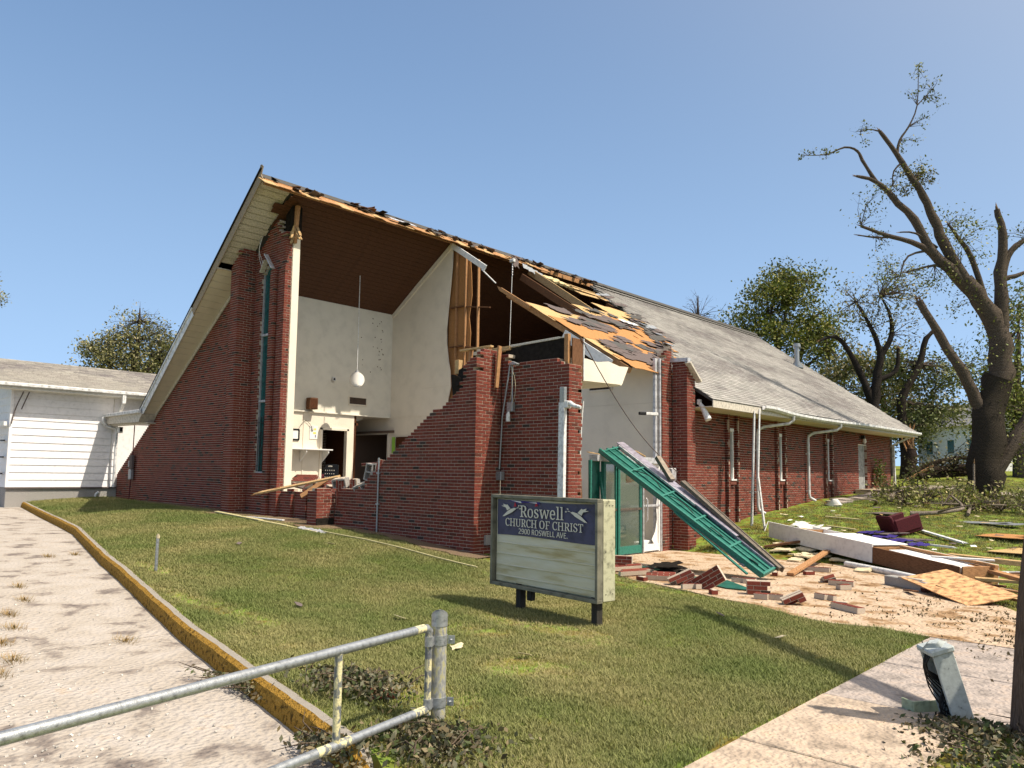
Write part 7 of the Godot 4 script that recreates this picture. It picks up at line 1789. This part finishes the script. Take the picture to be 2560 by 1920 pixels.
func crown(parent: Node, clumps: Array, per: float, size: float, cols: Array, roots: Array, twig_r: float, sub := 7, bark := BARK) -> void:
	var mb := MB.new(); var tw := MB.new()
	for c in clumps:
		var C := V(c[0], c[1], c[2]); var R: float = c[3]
		var root: Vector3 = roots[0]
		for q in roots:
			if q.distance_to(C) < root.distance_to(C): root = q
		var tone: float = rf(0.75, 1.2)
		for s in sub:
			var d := V(rng.randfn(0, 1), rng.randfn(0, 0.9), rng.randfn(0, 1)).normalized() * R * pow(rng.randf(), 0.4)
			var sc := C + d
			var mid := root.lerp(sc, 0.5) + V(rf(-1, 1), rf(-0.2, 1), rf(-1, 1)) * R * 0.22
			tw.tube([root, mid, sc], [twig_r, twig_r * 0.6, twig_r * 0.2], 4, bark, false)
			for k in 3:
				var e := sc + V(rf(-1, 1), rf(-0.7, 1), rf(-1, 1)) * R * 0.5
				tw.tube([mid.lerp(sc, rf(0.3, 1.0)), e], [twig_r * 0.35, twig_r * 0.1], 3, bark, false)
			var n := int(1.5 * per * R * R / sub * rf(0.4, 1.6))
			var st: float = tone * rf(0.75, 1.25)
			for i in n:
				var p := sc + V(rng.randfn(0, 1), rng.randfn(0, 0.8), rng.randfn(0, 1)) * R * 0.27
				leaf(mb, p, size * 0.8 * rf(0.6, 1.3), cols[rng.randi() % cols.size()] * st * 1.5)
	if mb.v.size(): part(parent, "crown", mb, M["leaf"])
	part(parent, "twigs", tw, M["bark"])
func build_trees() -> void:
	var green := [Color(0.085, 0.105, 0.022), Color(0.12, 0.13, 0.03), Color(0.065, 0.08, 0.02), Color(0.16, 0.15, 0.045)]
	var olive := [Color(0.10, 0.10, 0.035), Color(0.14, 0.125, 0.05), Color(0.08, 0.08, 0.03), Color(0.18, 0.15, 0.075)]
	# the big storm-stripped tree at the right
	var t := thing("storm_stripped_tree", "tall broken tree with bare leaning limbs and a massive dark trunk", "tree")
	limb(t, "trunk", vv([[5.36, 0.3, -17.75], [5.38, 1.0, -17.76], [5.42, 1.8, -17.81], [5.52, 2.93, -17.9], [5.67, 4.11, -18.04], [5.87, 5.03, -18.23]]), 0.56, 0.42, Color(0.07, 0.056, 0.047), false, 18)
	limb(t, "trunk_fork", vv([[5.87, 4.9, -18.23], [5.92, 5.96, -18.27], [5.74, 7.02, -18.11], [5.39, 7.75, -17.79], [5.14, 8.26, -17.55]]), 0.38, 0.22, BARK, false, 14)
	var limbs := [["limb", [[5.14, 8.2, -17.55], [4.64, 9.48, -17.09], [4.45, 10.22, -16.91], [4.18, 11.06, -16.67], [3.95, 11.65, -16.46], [3.58, 12.49, -16.11], [3.17, 13.29, -15.74]], 0.27, 0.08, true],
		["limb", [[5.39, 7.65, -17.79], [4.96, 8.31, -17.39], [4.35, 9.23, -16.83], [3.95, 10.21, -16.45], [3.41, 11.05, -15.95], [3.05, 11.54, -15.63], [2.56, 11.72, -15.18]], 0.30, 0.06, true],
		["branch", [[3.05, 11.54, -15.63], [2.71, 12.28, -15.32], [2.61, 12.58, -15.22], [2.29, 12.71, -14.93], [1.86, 12.46, -14.53], [1.39, 12.41, -14.1]], 0.09, 0.012, false],
		["limb", [[4.96, 8.31, -17.39], [4.14, 9.32, -16.63], [3.37, 9.65, -15.93], [2.64, 10.0, -15.25]], 0.17, 0.06, true],
		["branch", [[3.37, 9.65, -15.93], [3.0, 9.62, -15.6], [2.55, 9.7, -15.2]], 0.06, 0.03, true],
		["branch", [[3.58, 12.49, -16.11], [3.66, 12.99, -16.19], [3.89, 13.46, -16.4], [4.12, 14.22, -16.62], [4.18, 15.51, -16.67]], 0.07, 0.012, false],
		["branch", [[4.12, 14.22, -16.62], [4.35, 14.55, -16.82], [4.5, 14.76, -16.97]], 0.03, 0.008, false],
		["branch", [[3.17, 13.29, -15.74], [2.9, 13.35, -15.5], [2.7, 13.25, -15.3]], 0.04, 0.01, false],
		["branch", [[3.7, 12.2, -16.2], [3.5, 11.9, -16.0], [3.45, 11.4, -15.95]], 0.05, 0.02, false],
		["limb", [[5.92, 5.9, -18.27], [6.01, 7.16, -18.35], [6.02, 8.52, -18.36], [6.1, 9.76, -18.44], [5.99, 10.64, -18.34]], 0.36, 0.12, true],
		["limb", [[6.01, 7.97, -18.36], [6.13, 8.85, -18.46], [6.41, 9.37, -18.72], [6.72, 9.67, -19.01]], 0.2, 0.1, true],
		["limb", [[5.74, 7.02, -18.11], [5.33, 8.9, -17.73], [5.06, 9.57, -17.48], [4.78, 10.11, -17.22]], 0.16, 0.05, true],
		["limb", [[5.5, 3.4, -17.9], [5.29, 4.23, -17.69], [4.98, 5.15, -17.4], [4.48, 6.33, -16.95], [4.0, 7.5, -16.5]], 0.32, 0.15, true],
		["limb", [[5.55, 1.7, -17.95], [6.11, 2.81, -18.44], [6.57, 3.73, -18.87]], 0.36, 0.28, false],
		["limb", [[6.01, 8.24, -18.36], [6.39, 8.38, -18.7], [6.74, 8.59, -19.02]], 0.14, 0.06, true],
		["branch", [[4.35, 9.23, -16.83], [3.77, 9.0, -16.29], [3.56, 8.32, -16.1]], 0.07, 0.02, true],
		["branch", [[5.0, 8.6, -17.4], [4.4, 8.7, -16.9], [3.7, 8.45, -16.2]], 0.09, 0.03, true],
		["branch", [[4.5, 9.3, -16.95], [4.0, 9.75, -16.4], [3.6, 9.8, -16.1]], 0.06, 0.03, true]]
	var roots := []
	for l in limbs:
		limb(t, l[0], vv(l[1]), l[2] * 0.72, l[3] * 0.72, BARK, l[4], 9)
		for p in l[1]: roots.append(V(p[0], p[1], p[2]))
	roots.append(V(5.74, 7.02, -18.11)); roots.append(V(5.9, 5.5, -18.25))
	crown(t, [[4.18, 15.32, -16.67, 0.35], [4.51, 14.81, -16.97, 0.35], [4.05, 14.61, -16.55, 0.3], [4.47, 14.24, -16.94, 0.35], [4.3, 13.63, -16.78, 0.3], [3.86, 12.86, -16.37, 0.35], [2.73, 13.23, -15.33, 0.4], [1.43, 12.42, -14.13, 0.3], [1.83, 12.54, -14.5, 0.35]], 340, 0.085, green, roots, 0.012, 6)
	crown(t, [[4.06, 11.96, -16.55, 0.5], [3.63, 11.4, -16.16, 0.5], [4.3, 11.7, -16.7, 0.35]], 900, 0.09, [Color(0.09, 0.09, 0.02), Color(0.13, 0.11, 0.03), Color(0.06, 0.06, 0.015)], roots, 0.014, 7)
	crown(t, [[2.78, 10.69, -15.38, 0.7], [3.1, 9.54, -15.67, 0.4], [5.02, 10.12, -17.44, 0.95], [5.35, 9.58, -17.75, 0.8], [4.53, 8.21, -16.99, 0.6], [3.46, 8.3, -16.0, 0.75], [5.38, 7.42, -17.78, 0.8], [5.14, 5.81, -17.56, 0.8], [6.15, 4.25, -18.49, 1.0], [6.31, 5.97, -18.63, 0.9], [6.49, 9.87, -18.79, 0.6], [4.05, 8.33, -16.55, 0.5], [4.85, 9.02, -17.28, 0.6], [6.45, 7.44, -18.76, 0.9], [6.6, 2.3, -18.2, 0.7]], 260, 0.085, green, roots, 0.013, 9)
	# brush round its foot
	for b in [[4.3, -15.0, 1.3, "green leafy fallen branch heap left of the massive trunk"], [5.6, -16.0, 1.1, "fallen leafy branch heap at the foot of the massive trunk"], [6.6, -16.2, 1.0, "fallen leafy branch heap right of the massive trunk"], [3.4, -17.5, 1.1, "sparse fallen branch heap between the stoop and the trunk"]]:
		var o := thing("brush_heap", b[3], "branches", G(b[0], b[1]))
		var c := []
		for i in 5: c.append([rf(-1, 1) * b[2], rf(0.15, 0.6), rf(-1, 1) * b[2] * 0.7, 0.5])
		crown(o, c, 420, 0.10, [Color(0.10, 0.11, 0.03), Color(0.15, 0.15, 0.05), Color(0.2, 0.17, 0.08)], [V(-0.5, 0.1, 0), V(0.6, 0.1, 0.2), V(0, 0.15, -0.3)], 0.02, 8, Color(0.22, 0.18, 0.14))
		for i in 4:
			var a := V(rf(-1, 1) * b[2], 0.05, rf(-0.6, 0.6)); var an := rf(0, TAU)
			limb(o, "bough", [a, a + V(cos(an), 0.25, sin(an)) * 0.7, a + V(cos(an + 0.4) * 1.5, 0.2, sin(an + 0.4) * 1.5)], 0.05, 0.015, Color(0.24, 0.2, 0.16), true, 6)
	for l in [[[3.2, -15.6], [3.0, -16.8], [3.4, -18.4], [4.4, -19.5], "long bare pale limb on the grass beside the stoop", 0.09], [[4.6, -12.6], [5.2, -13.0], [5.6, -14.0], [5.2, -14.6], "crooked pale limb lying on the lawn before the big tree", 0.07], [[5.75, -13.9], [5.5, -15.4], [5.35, -16.6], [5.3, -17.0], "pale limb leaning against the massive trunk", 0.05]]:
		var o := thing("fallen_limb", l[4], "limb")
		limb(o, "wood", [G(l[0][0], l[0][1], 0.1), G(l[1][0], l[1][1], 0.18), G(l[2][0], l[2][1], 0.25), G(l[3][0], l[3][1], 0.5 if l[5] > 0.06 else 1.4)], l[5], 0.03, Color(0.30, 0.25, 0.2), true, 8)
		limb(o, "side_shoot", [G(l[1][0], l[1][1], 0.18), G(l[1][0] + 0.4, l[1][1] + 0.3, 0.35), G(l[1][0] + 0.9, l[1][1] + 0.2, 0.5)], l[5] * 0.5, 0.01, Color(0.26, 0.21, 0.17), true, 6)
	# trees beyond the roof
	t = thing("roadside_tree", "full green tree with two stems rising behind the church roof", "tree", Vector3.ZERO, 0.0)
	limb(t, "trunk", vv([[-9.8, 1.5, -37.8], [-9.74, 6.39, -37.84], [-9.67, 8.49, -37.9], [-10.07, 10.34, -37.53], [-10.34, 12.2, -37.29]]), 0.32, 0.07)
	limb(t, "trunk", vv([[-9.2, 1.5, -38.3], [-9.16, 6.4, -38.37], [-9.1, 8.5, -38.44], [-8.72, 10.37, -38.78], [-8.31, 12.24, -39.16]]), 0.3, 0.07)
	for l in [[[-9.7, 8.2, -37.9], [-10.8, 9.6, -36.9], [-11.6, 11.2, -36.2]], [[-9.1, 8.4, -38.4], [-8.0, 9.6, -39.4], [-7.4, 10.6, -40.0]], [[-10.0, 10.2, -37.5], [-9.6, 12.0, -37.9], [-9.4, 13.5, -38.1]]]: limb(t, "limb", vv(l), 0.14, 0.03, BARK, false, 7)
	crown(t, [[-11.41, 11.91, -36.3, 1.9], [-10.42, 13.54, -37.21, 1.9], [-9.64, 14.09, -37.94, 1.6], [-8.67, 13.57, -38.82, 2.0], [-8.12, 11.98, -39.34, 1.9], [-9.67, 11.95, -37.91, 2.0], [-10.65, 10.4, -37.0, 1.7], [-8.92, 10.0, -38.6, 1.9], [-7.76, 10.0, -39.67, 1.6], [-9.05, 14.6, -38.48, 1.1], [-11.9, 10.6, -35.9, 1.1], [-7.5, 8.3, -39.9, 1.7], [-9.8, 8.2, -37.8, 1.4]], 300, 0.2, [Color(0.085, 0.105, 0.02), Color(0.13, 0.135, 0.025), Color(0.065, 0.08, 0.018), Color(0.16, 0.145, 0.035)], vv([[-10.07, 10.34, -37.53], [-10.34, 12.2, -37.29], [-8.72, 10.37, -38.78], [-8.31, 12.24, -39.16], [-11.2, 10.5, -36.5], [-7.6, 10.2, -39.8], [-9.5, 12.8, -38.0], [-9.1, 8.5, -38.44]]), 0.035, 14)
	t = thing("bare_tree", "small bare winter-like tree peeking over the church ridge", "tree")
	limb(t, "trunk", vv([[-17.84, 1.6, -41.26], [-17.84, 10.42, -41.26], [-17.76, 12.58, -41.33], [-17.82, 14.13, -41.27], [-17.81, 15.4, -41.28]]), 0.25, 0.03)
	crown(t, [[-17.8, 13.6, -41.3, 1.4], [-18.6, 13.6, -40.5, 1.0], [-17.0, 13.6, -42.0, 1.2], [-17.8, 14.8, -41.3, 0.9], [-17.3, 12.8, -41.7, 1.2], [-16.4, 13.0, -42.6, 1.0]], 4, 0.1, olive, vv([[-17.76, 12.3, -41.33], [-17.82, 13.5, -41.27], [-17.8, 11.5, -41.3]]), 0.035, 12, Color(0.13, 0.1, 0.09))
	t = thing("broken_tree", "dark broken tree with snapped limbs behind the far eave", "tree")
	limb(t, "trunk", vv([[-1.55, 1.5, -29.1], [-1.52, 4.31, -29.1], [-1.43, 5.71, -29.18], [-1.28, 6.91, -29.32], [-1.17, 7.92, -29.42], [-1.49, 9.13, -29.12], [-2.0, 10.44, -28.66]]), 0.36, 0.05, Color(0.05, 0.042, 0.036))
	limb(t, "limb", vv([[-1.5, 5.4, -29.07], [-1.94, 6.9, -28.71], [-2.38, 8.08, -28.3], [-2.78, 8.64, -27.93], [-3.38, 8.46, -27.39]]), 0.2, 0.05, Color(0.05, 0.042, 0.036), true)
	limb(t, "limb", vv([[-1.17, 7.7, -29.42], [-0.72, 8.84, -29.83], [-0.81, 9.95, -29.75], [-1.12, 10.76, -29.47]]), 0.16, 0.03, Color(0.05, 0.042, 0.036))
	limb(t, "limb", vv([[-1.3, 6.5, -29.3], [-0.6, 7.0, -29.9], [-0.5, 8.1, -30.0]]), 0.14, 0.08, Color(0.05, 0.042, 0.036), true)
	crown(t, [[-1.94, 10.34, -28.71, 1.3], [-1.12, 10.97, -29.47, 1.3], [-0.54, 10.37, -30.0, 1.3], [-1.44, 9.53, -29.17, 1.1], [-0.43, 8.74, -30.1, 1.2], [-2.5, 8.6, -28.1, 0.7], [-2.18, 9.72, -28.49, 1.0], [-0.5, 11.9, -30.0, 1.0], [0.1, 11.3, -30.6, 1.0]], 120, 0.13, olive, vv([[-1.17, 7.92, -29.42], [-1.49, 9.13, -29.12], [-2.0, 10.44, -28.66], [-0.72, 8.84, -29.83], [-1.12, 10.76, -29.47], [-2.5, 8.3, -28.2]]), 0.025, 12)
	t = thing("snapped_tree", "snapped leaning trunk with drooping foliage right of the broken tree", "tree")
	limb(t, "trunk", vv([[-0.9, 1.5, -32.4], [-0.97, 3.85, -32.32], [-1.04, 5.73, -32.26], [-0.3, 7.64, -32.94], [-0.02, 8.99, -33.2], [0.3, 9.42, -33.5]]), 0.3, 0.09, Color(0.06, 0.05, 0.04), true)
	crown(t, [[-2.3, 7.0, -33.5, 1.5], [-1.45, 7.6, -34.3, 1.5], [-0.6, 6.8, -33.9, 1.6], [0.2, 6.4, -34.5, 1.5], [-1.5, 5.4, -33.3, 1.5], [-0.5, 4.7, -34.2, 1.4], [0.6, 5.2, -35.0, 1.4], [-0.9, 3.9, -33.7, 1.2], [0.7, 7.4, -35.2, 1.2]], 260, 0.17, [Color(0.085, 0.10, 0.035), Color(0.12, 0.13, 0.055), Color(0.07, 0.08, 0.03), Color(0.16, 0.16, 0.085)], vv([[-1.04, 5.73, -32.26], [-0.3, 7.64, -32.94], [-0.02, 8.99, -33.2], [-0.97, 3.85, -32.32]]), 0.03, 12)
	t = thing("thicket_tree", "dense grey green tree mass between the far eave and the trunk", "tree")
	limb(t, "trunk", vv([[-3.0, 1.6, -36.4], [-3.0, 5.0, -36.2], [-3.3, 7.5, -35.9]]), 0.3, 0.08)
	crown(t, [[-3.15, 7.28, -35.75, 1.7], [-3.98, 8.43, -34.99, 1.3], [-4.67, 7.72, -34.35, 1.4], [-2.52, 5.45, -36.34, 1.7], [-4.2, 6.0, -35.2, 1.6], [-2.4, 8.3, -36.3, 1.3], [-5.2, 6.4, -34.3, 1.4]], 240, 0.19, olive, vv([[-3.0, 5.0, -36.2], [-3.3, 7.5, -35.9], [-3.1, 6.2, -36.0]]), 0.03, 12)
	t = thing("edge_tree", "dark leafy tree behind the right side of the massive trunk", "tree")
	limb(t, "trunk", vv([[3.0, 1.6, -38.6], [3.0, 6.0, -38.7], [3.2, 10.0, -38.9]]), 0.35, 0.08)
	crown(t, [[3.03, 8.24, -38.73, 1.9], [3.12, 6.03, -38.81, 1.9], [2.74, 4.26, -38.46, 1.8], [1.98, 5.79, -37.77, 1.5], [3.38, 10.9, -39.05, 1.7], [4.4, 7.0, -39.9, 2.0], [4.6, 4.5, -40.0, 2.0], [1.6, 3.6, -37.4, 1.3]], 230, 0.2, green, vv([[3.0, 6.0, -38.7], [3.2, 10.0, -38.9], [3.0, 4.5, -38.6]]), 0.03, 12)
	for k in 2:
		t = thing("back_tree", ["low rounded tree behind the grey roofed house", "low rounded tree left of the grey roofed house"][k], "tree")
		var o := V(1.0 - k * 9.0, 2.4, -62.0 + k * 3.0)
		limb(t, "trunk", [o, o + V(0.1, 3.0, 0), o + V(0, 5.0, 0)], 0.3, 0.1)
		crown(t, [[o.x, o.y + 5.0, o.z, 2.4], [o.x - 2.0, o.y + 4.0, o.z + 1.5, 2.2], [o.x + 2.2, o.y + 4.0, o.z - 1.5, 2.3], [o.x, o.y + 2.6, o.z, 2.2]], 110, 0.34, olive, [o + V(0, 3, 0), o + V(0, 4.6, 0)], 0.04, 10)
	# split stump and fallen trunks across the far lawn
	t = thing("split_stump", "splintered orange tree stump standing on the far lawn", "stump")
	limb(t, "stump", vv([[-0.73, 1.4, -32.0], [-0.74, 2.6, -32.0], [-0.7, 3.2, -32.05]]), 0.45, 0.3, Color(0.07, 0.05, 0.04), true, 10)
	for i in 7: splinter(t, "splinter", V(-0.75 + rf(-0.2, 0.2), 3.0, -32.0 + rf(-0.2, 0.2)), V(-0.7 + rf(-0.4, 0.4), rf(3.6, 4.5), -32.0 + rf(-0.3, 0.3)), 0.14, 0.05, M["lumber"], V(1, 0, 0))
	for l in [[[0.0, -29.4], [1.2, -29.9], [2.6, -30.4], 0.24, 0.5, "large fallen trunk lying across the far lawn"], [[-0.2, -30.2], [0.9, -31.0], [1.9, -32.0], 0.16, 0.9, "thinner fallen trunk resting behind the large one"], [[0.6, -28.6], [1.8, -29.6], [2.9, -29.2], 0.12, 0.3, "dark fallen limb before the large fallen trunk"]]:
		t = thing("fallen_tree", l[5], "tree")
		limb(t, "wood", [G(l[0][0], l[0][1], 0.3), G(l[1][0], l[1][1], l[4]), G(l[2][0], l[2][1], l[4] + 0.2)], l[3], l[3] * 0.6, Color(0.06, 0.045, 0.035), true)
		crown(t, [[l[1][0], gnd(l[1][0], l[1][1]) + 0.7, l[1][1], 0.9], [l[2][0], gnd(l[2][0], l[2][1]) + 0.7, l[2][1], 1.0], [l[0][0] + 0.2, gnd(l[0][0], l[0][1]) + 0.5, l[0][1], 0.7]], 110, 0.14, [Color(0.07, 0.07, 0.03), Color(0.12, 0.1, 0.05), Color(0.05, 0.045, 0.025)], [G(l[1][0], l[1][1], 0.5)], 0.03, 9, Color(0.06, 0.045, 0.035))
	splinter(thing("split_beam", "bright split wood shaft lying by the fallen trunk", "wood"), "shaft", G(0.1, -28.6, 0.1), G(1.1, -29.2, 0.75), 0.2, 0.1, M["lumber"])
	# tree behind the wing and the foliage at the left
	t = thing("wing_tree", "broad half-bare tree rising behind the white wing roof", "tree")
	limb(t, "trunk", vv([[-36.84, 0.8, -7.43], [-36.84, 5.47, -7.43], [-36.84, 7.64, -7.43], [-36.74, 9.35, -7.53], [-36.73, 11.32, -7.53]]), 0.4, 0.03)
	for l in [[[-36.84, 6.0, -7.43], [-37.8, 7.6, -6.5], [-38.9, 9.0, -5.5]], [[-36.84, 6.2, -7.43], [-36.0, 8.0, -8.2], [-35.4, 9.2, -8.7]]]: limb(t, "limb", vv(l), 0.16, 0.03)
	crown(t, [[-38.21, 8.3, -6.17, 1.4], [-37.54, 8.9, -6.79, 1.5], [-36.85, 9.1, -7.43, 1.7], [-35.94, 8.8, -8.26, 1.6], [-36.96, 7.9, -7.32, 1.8], [-35.71, 7.9, -8.47, 1.6], [-35.3, 8.9, -8.8, 1.1], [-38.9, 8.9, -5.5, 0.6], [-37.9, 7.2, -6.5, 1.6], [-36.3, 6.9, -7.9, 1.7]], 330, 0.17, [Color(0.105, 0.105, 0.04), Color(0.15, 0.14, 0.06), Color(0.08, 0.08, 0.03), Color(0.2, 0.18, 0.10)], vv([[-36.84, 7.0, -7.43], [-36.74, 9.0, -7.53], [-38.0, 8.0, -6.3], [-35.9, 8.2, -8.3]]), 0.03, 14)
	crown(t, [[-37.3, 10.0, -7.0, 1.0], [-36.6, 10.6, -7.6, 1.0], [-36.0, 10.2, -8.1, 1.0], [-37.9, 9.6, -6.5, 0.8], [-35.5, 9.8, -8.6, 0.8]], 45, 0.12, olive, vv([[-36.74, 9.35, -7.53], [-36.73, 10.5, -7.53]]), 0.025, 14)
	t = thing("left_tree", "leafy tree edge reaching in above the white wing", "tree")
	limb(t, "trunk", vv([[-44.5, 0.9, -0.3], [-44.5, 7.0, -0.3], [-44.2, 11.0, -0.6]]), 0.35, 0.06)
	crown(t, [[-43.7, 11.8, -1.1, 1.1], [-43.15, 11.9, -1.6, 0.6], [-44.4, 11.3, -0.4, 1.6], [-44.6, 13.0, -0.2, 1.3]], 260, 0.16, olive, vv([[-44.2, 10.5, -0.6], [-44.3, 8.6, -0.4]]), 0.03, 10)
	# house behind the trees
	var h := thing("far_house", "pale house with grey roof half hidden behind the torn trees", "house", V(-2.8, 2.3, -60.0), -0.72)
	var mb := MB.new(); mb.box(V(0, 1.8, 0), V(8.0, 3.6, 6.0)); part(h, "wall", mb, M["siding"])
	mb = MB.new()
	mb.slab(PackedVector2Array([Vector2(-4.5, 3.5), Vector2(4.5, 3.5), Vector2(3.0, 5.6), Vector2(-3.0, 5.6)]), V(0, 0, 3.3), V(1, 0, 0), V(0, 0.8, -1).normalized() * 1.0 if false else V(0, 1, 0), 0.1)
	var rf_ := MB.new()
	rf_.quad(V(-4.5, 3.5, 3.4), V(4.5, 3.5, 3.4), V(4.5, 5.6, 0), V(-4.5, 5.6, 0)); rf_.quad(V(4.5, 3.5, -3.4), V(-4.5, 3.5, -3.4), V(-4.5, 5.6, 0), V(4.5, 5.6, 0)); rf_.tri(V(4.5, 3.5, 3.4), V(4.5, 3.5, -3.4), V(4.5, 5.6, 0)); rf_.tri(V(-4.5, 3.5, -3.4), V(-4.5, 3.5, 3.4), V(-4.5, 5.6, 0))
	part(h, "roof", rf_, M["far_roof"])
	for x in [-2.4, 0.2, 2.6]:
		mb = MB.new(); mb.box(V(x, 1.9, 3.02), V(0.9, 1.2, 0.05)); var wn := part(h, "window", mb, M["white_paint"])
		mb = MB.new(); mb.box(V(x, 1.9, 3.05), V(0.75, 1.05, 0.03)); part(wn, "pane", mb, M["teal_window"])
	var wi := thing("overhead_wire", "thin dark overhead wire crossing before the snapped tree", "wire")
	mb = MB.new(); mb.tube([V(-6.0, 4.9, -27.7), V(-1.41, 6.04, -31.92), V(1.84, 6.88, -34.91), V(8.0, 8.6, -40.6)], [0.02, 0.02, 0.02, 0.02], 4); part(wi, "wire", mb, M["black"])
	mb = MB.new(); mb.tube([V(-1.5, 5.98, -31.85), V(-1.2, 6.06, -32.1)], [0.04, 0.04], 6); part(wi, "splice", mb, M["black"])

func _ready() -> void:
	rng.seed = 20240611
	# camera
	var cam := Camera3D.new(); add_child(cam); cam.name = "camera"
	cam.position = EYE
	cam.basis = Basis(Vector3(0.7361700, 0.0136866, -0.6766583), Vector3(0.0503501, 0.9959174, 0.0749225), Vector3(0.6749212, -0.0892255, 0.7324754))
	cam.projection = Camera3D.PROJECTION_FRUSTUM
	cam.near = 0.1; cam.far = 600.0
	cam.size = 0.1 * 1920.0 / 1924.2
	cam.frustum_offset = Vector2(0, 0.1 * (1011.0 - 960.0) / 1924.2)
	cam.current = true
	# sky, sun, exposure
	var env := Environment.new()
	env.background_mode = Environment.BG_SKY
	var sky := Sky.new(); var sm := ProceduralSkyMaterial.new()
	sm.sky_top_color = Color(0.285, 0.405, 0.575); sm.sky_horizon_color = Color(0.645, 0.775, 0.915); sm.sky_curve = 0.3
	sm.ground_bottom_color = Color(0.25, 0.22, 0.18); sm.ground_horizon_color = Color(0.55, 0.60, 0.62)
	sm.sun_angle_max = 120.0; sm.sun_curve = 0.4; sm.energy_multiplier = 1.0
	sky.sky_material = sm; env.sky = sky
	env.tonemap_mode = Environment.TONE_MAPPER_LINEAR
	env.tonemap_exposure = 1.42
	env.sdfgi_enabled = true; env.ssao_enabled = true; env.ssil_enabled = true
	var we := WorldEnvironment.new(); we.environment = env; add_child(we); we.name = "world_environment"
	var sun := DirectionalLight3D.new(); add_child(sun); sun.name = "sun"
	sun.light_energy = 1.5; sun.light_color = Color(1.0, 0.955, 0.88); sun.light_angular_distance = 0.53; sun.shadow_enabled = true
	sun.look_at_from_position(SUN * 100.0, Vector3.ZERO, Vector3.UP)
	# the place
	make_materials()
	bank()
	build_ground()
	build_church()
	build_wing()
	build_sign()
	build_furniture()
	build_debris()
	build_trees()
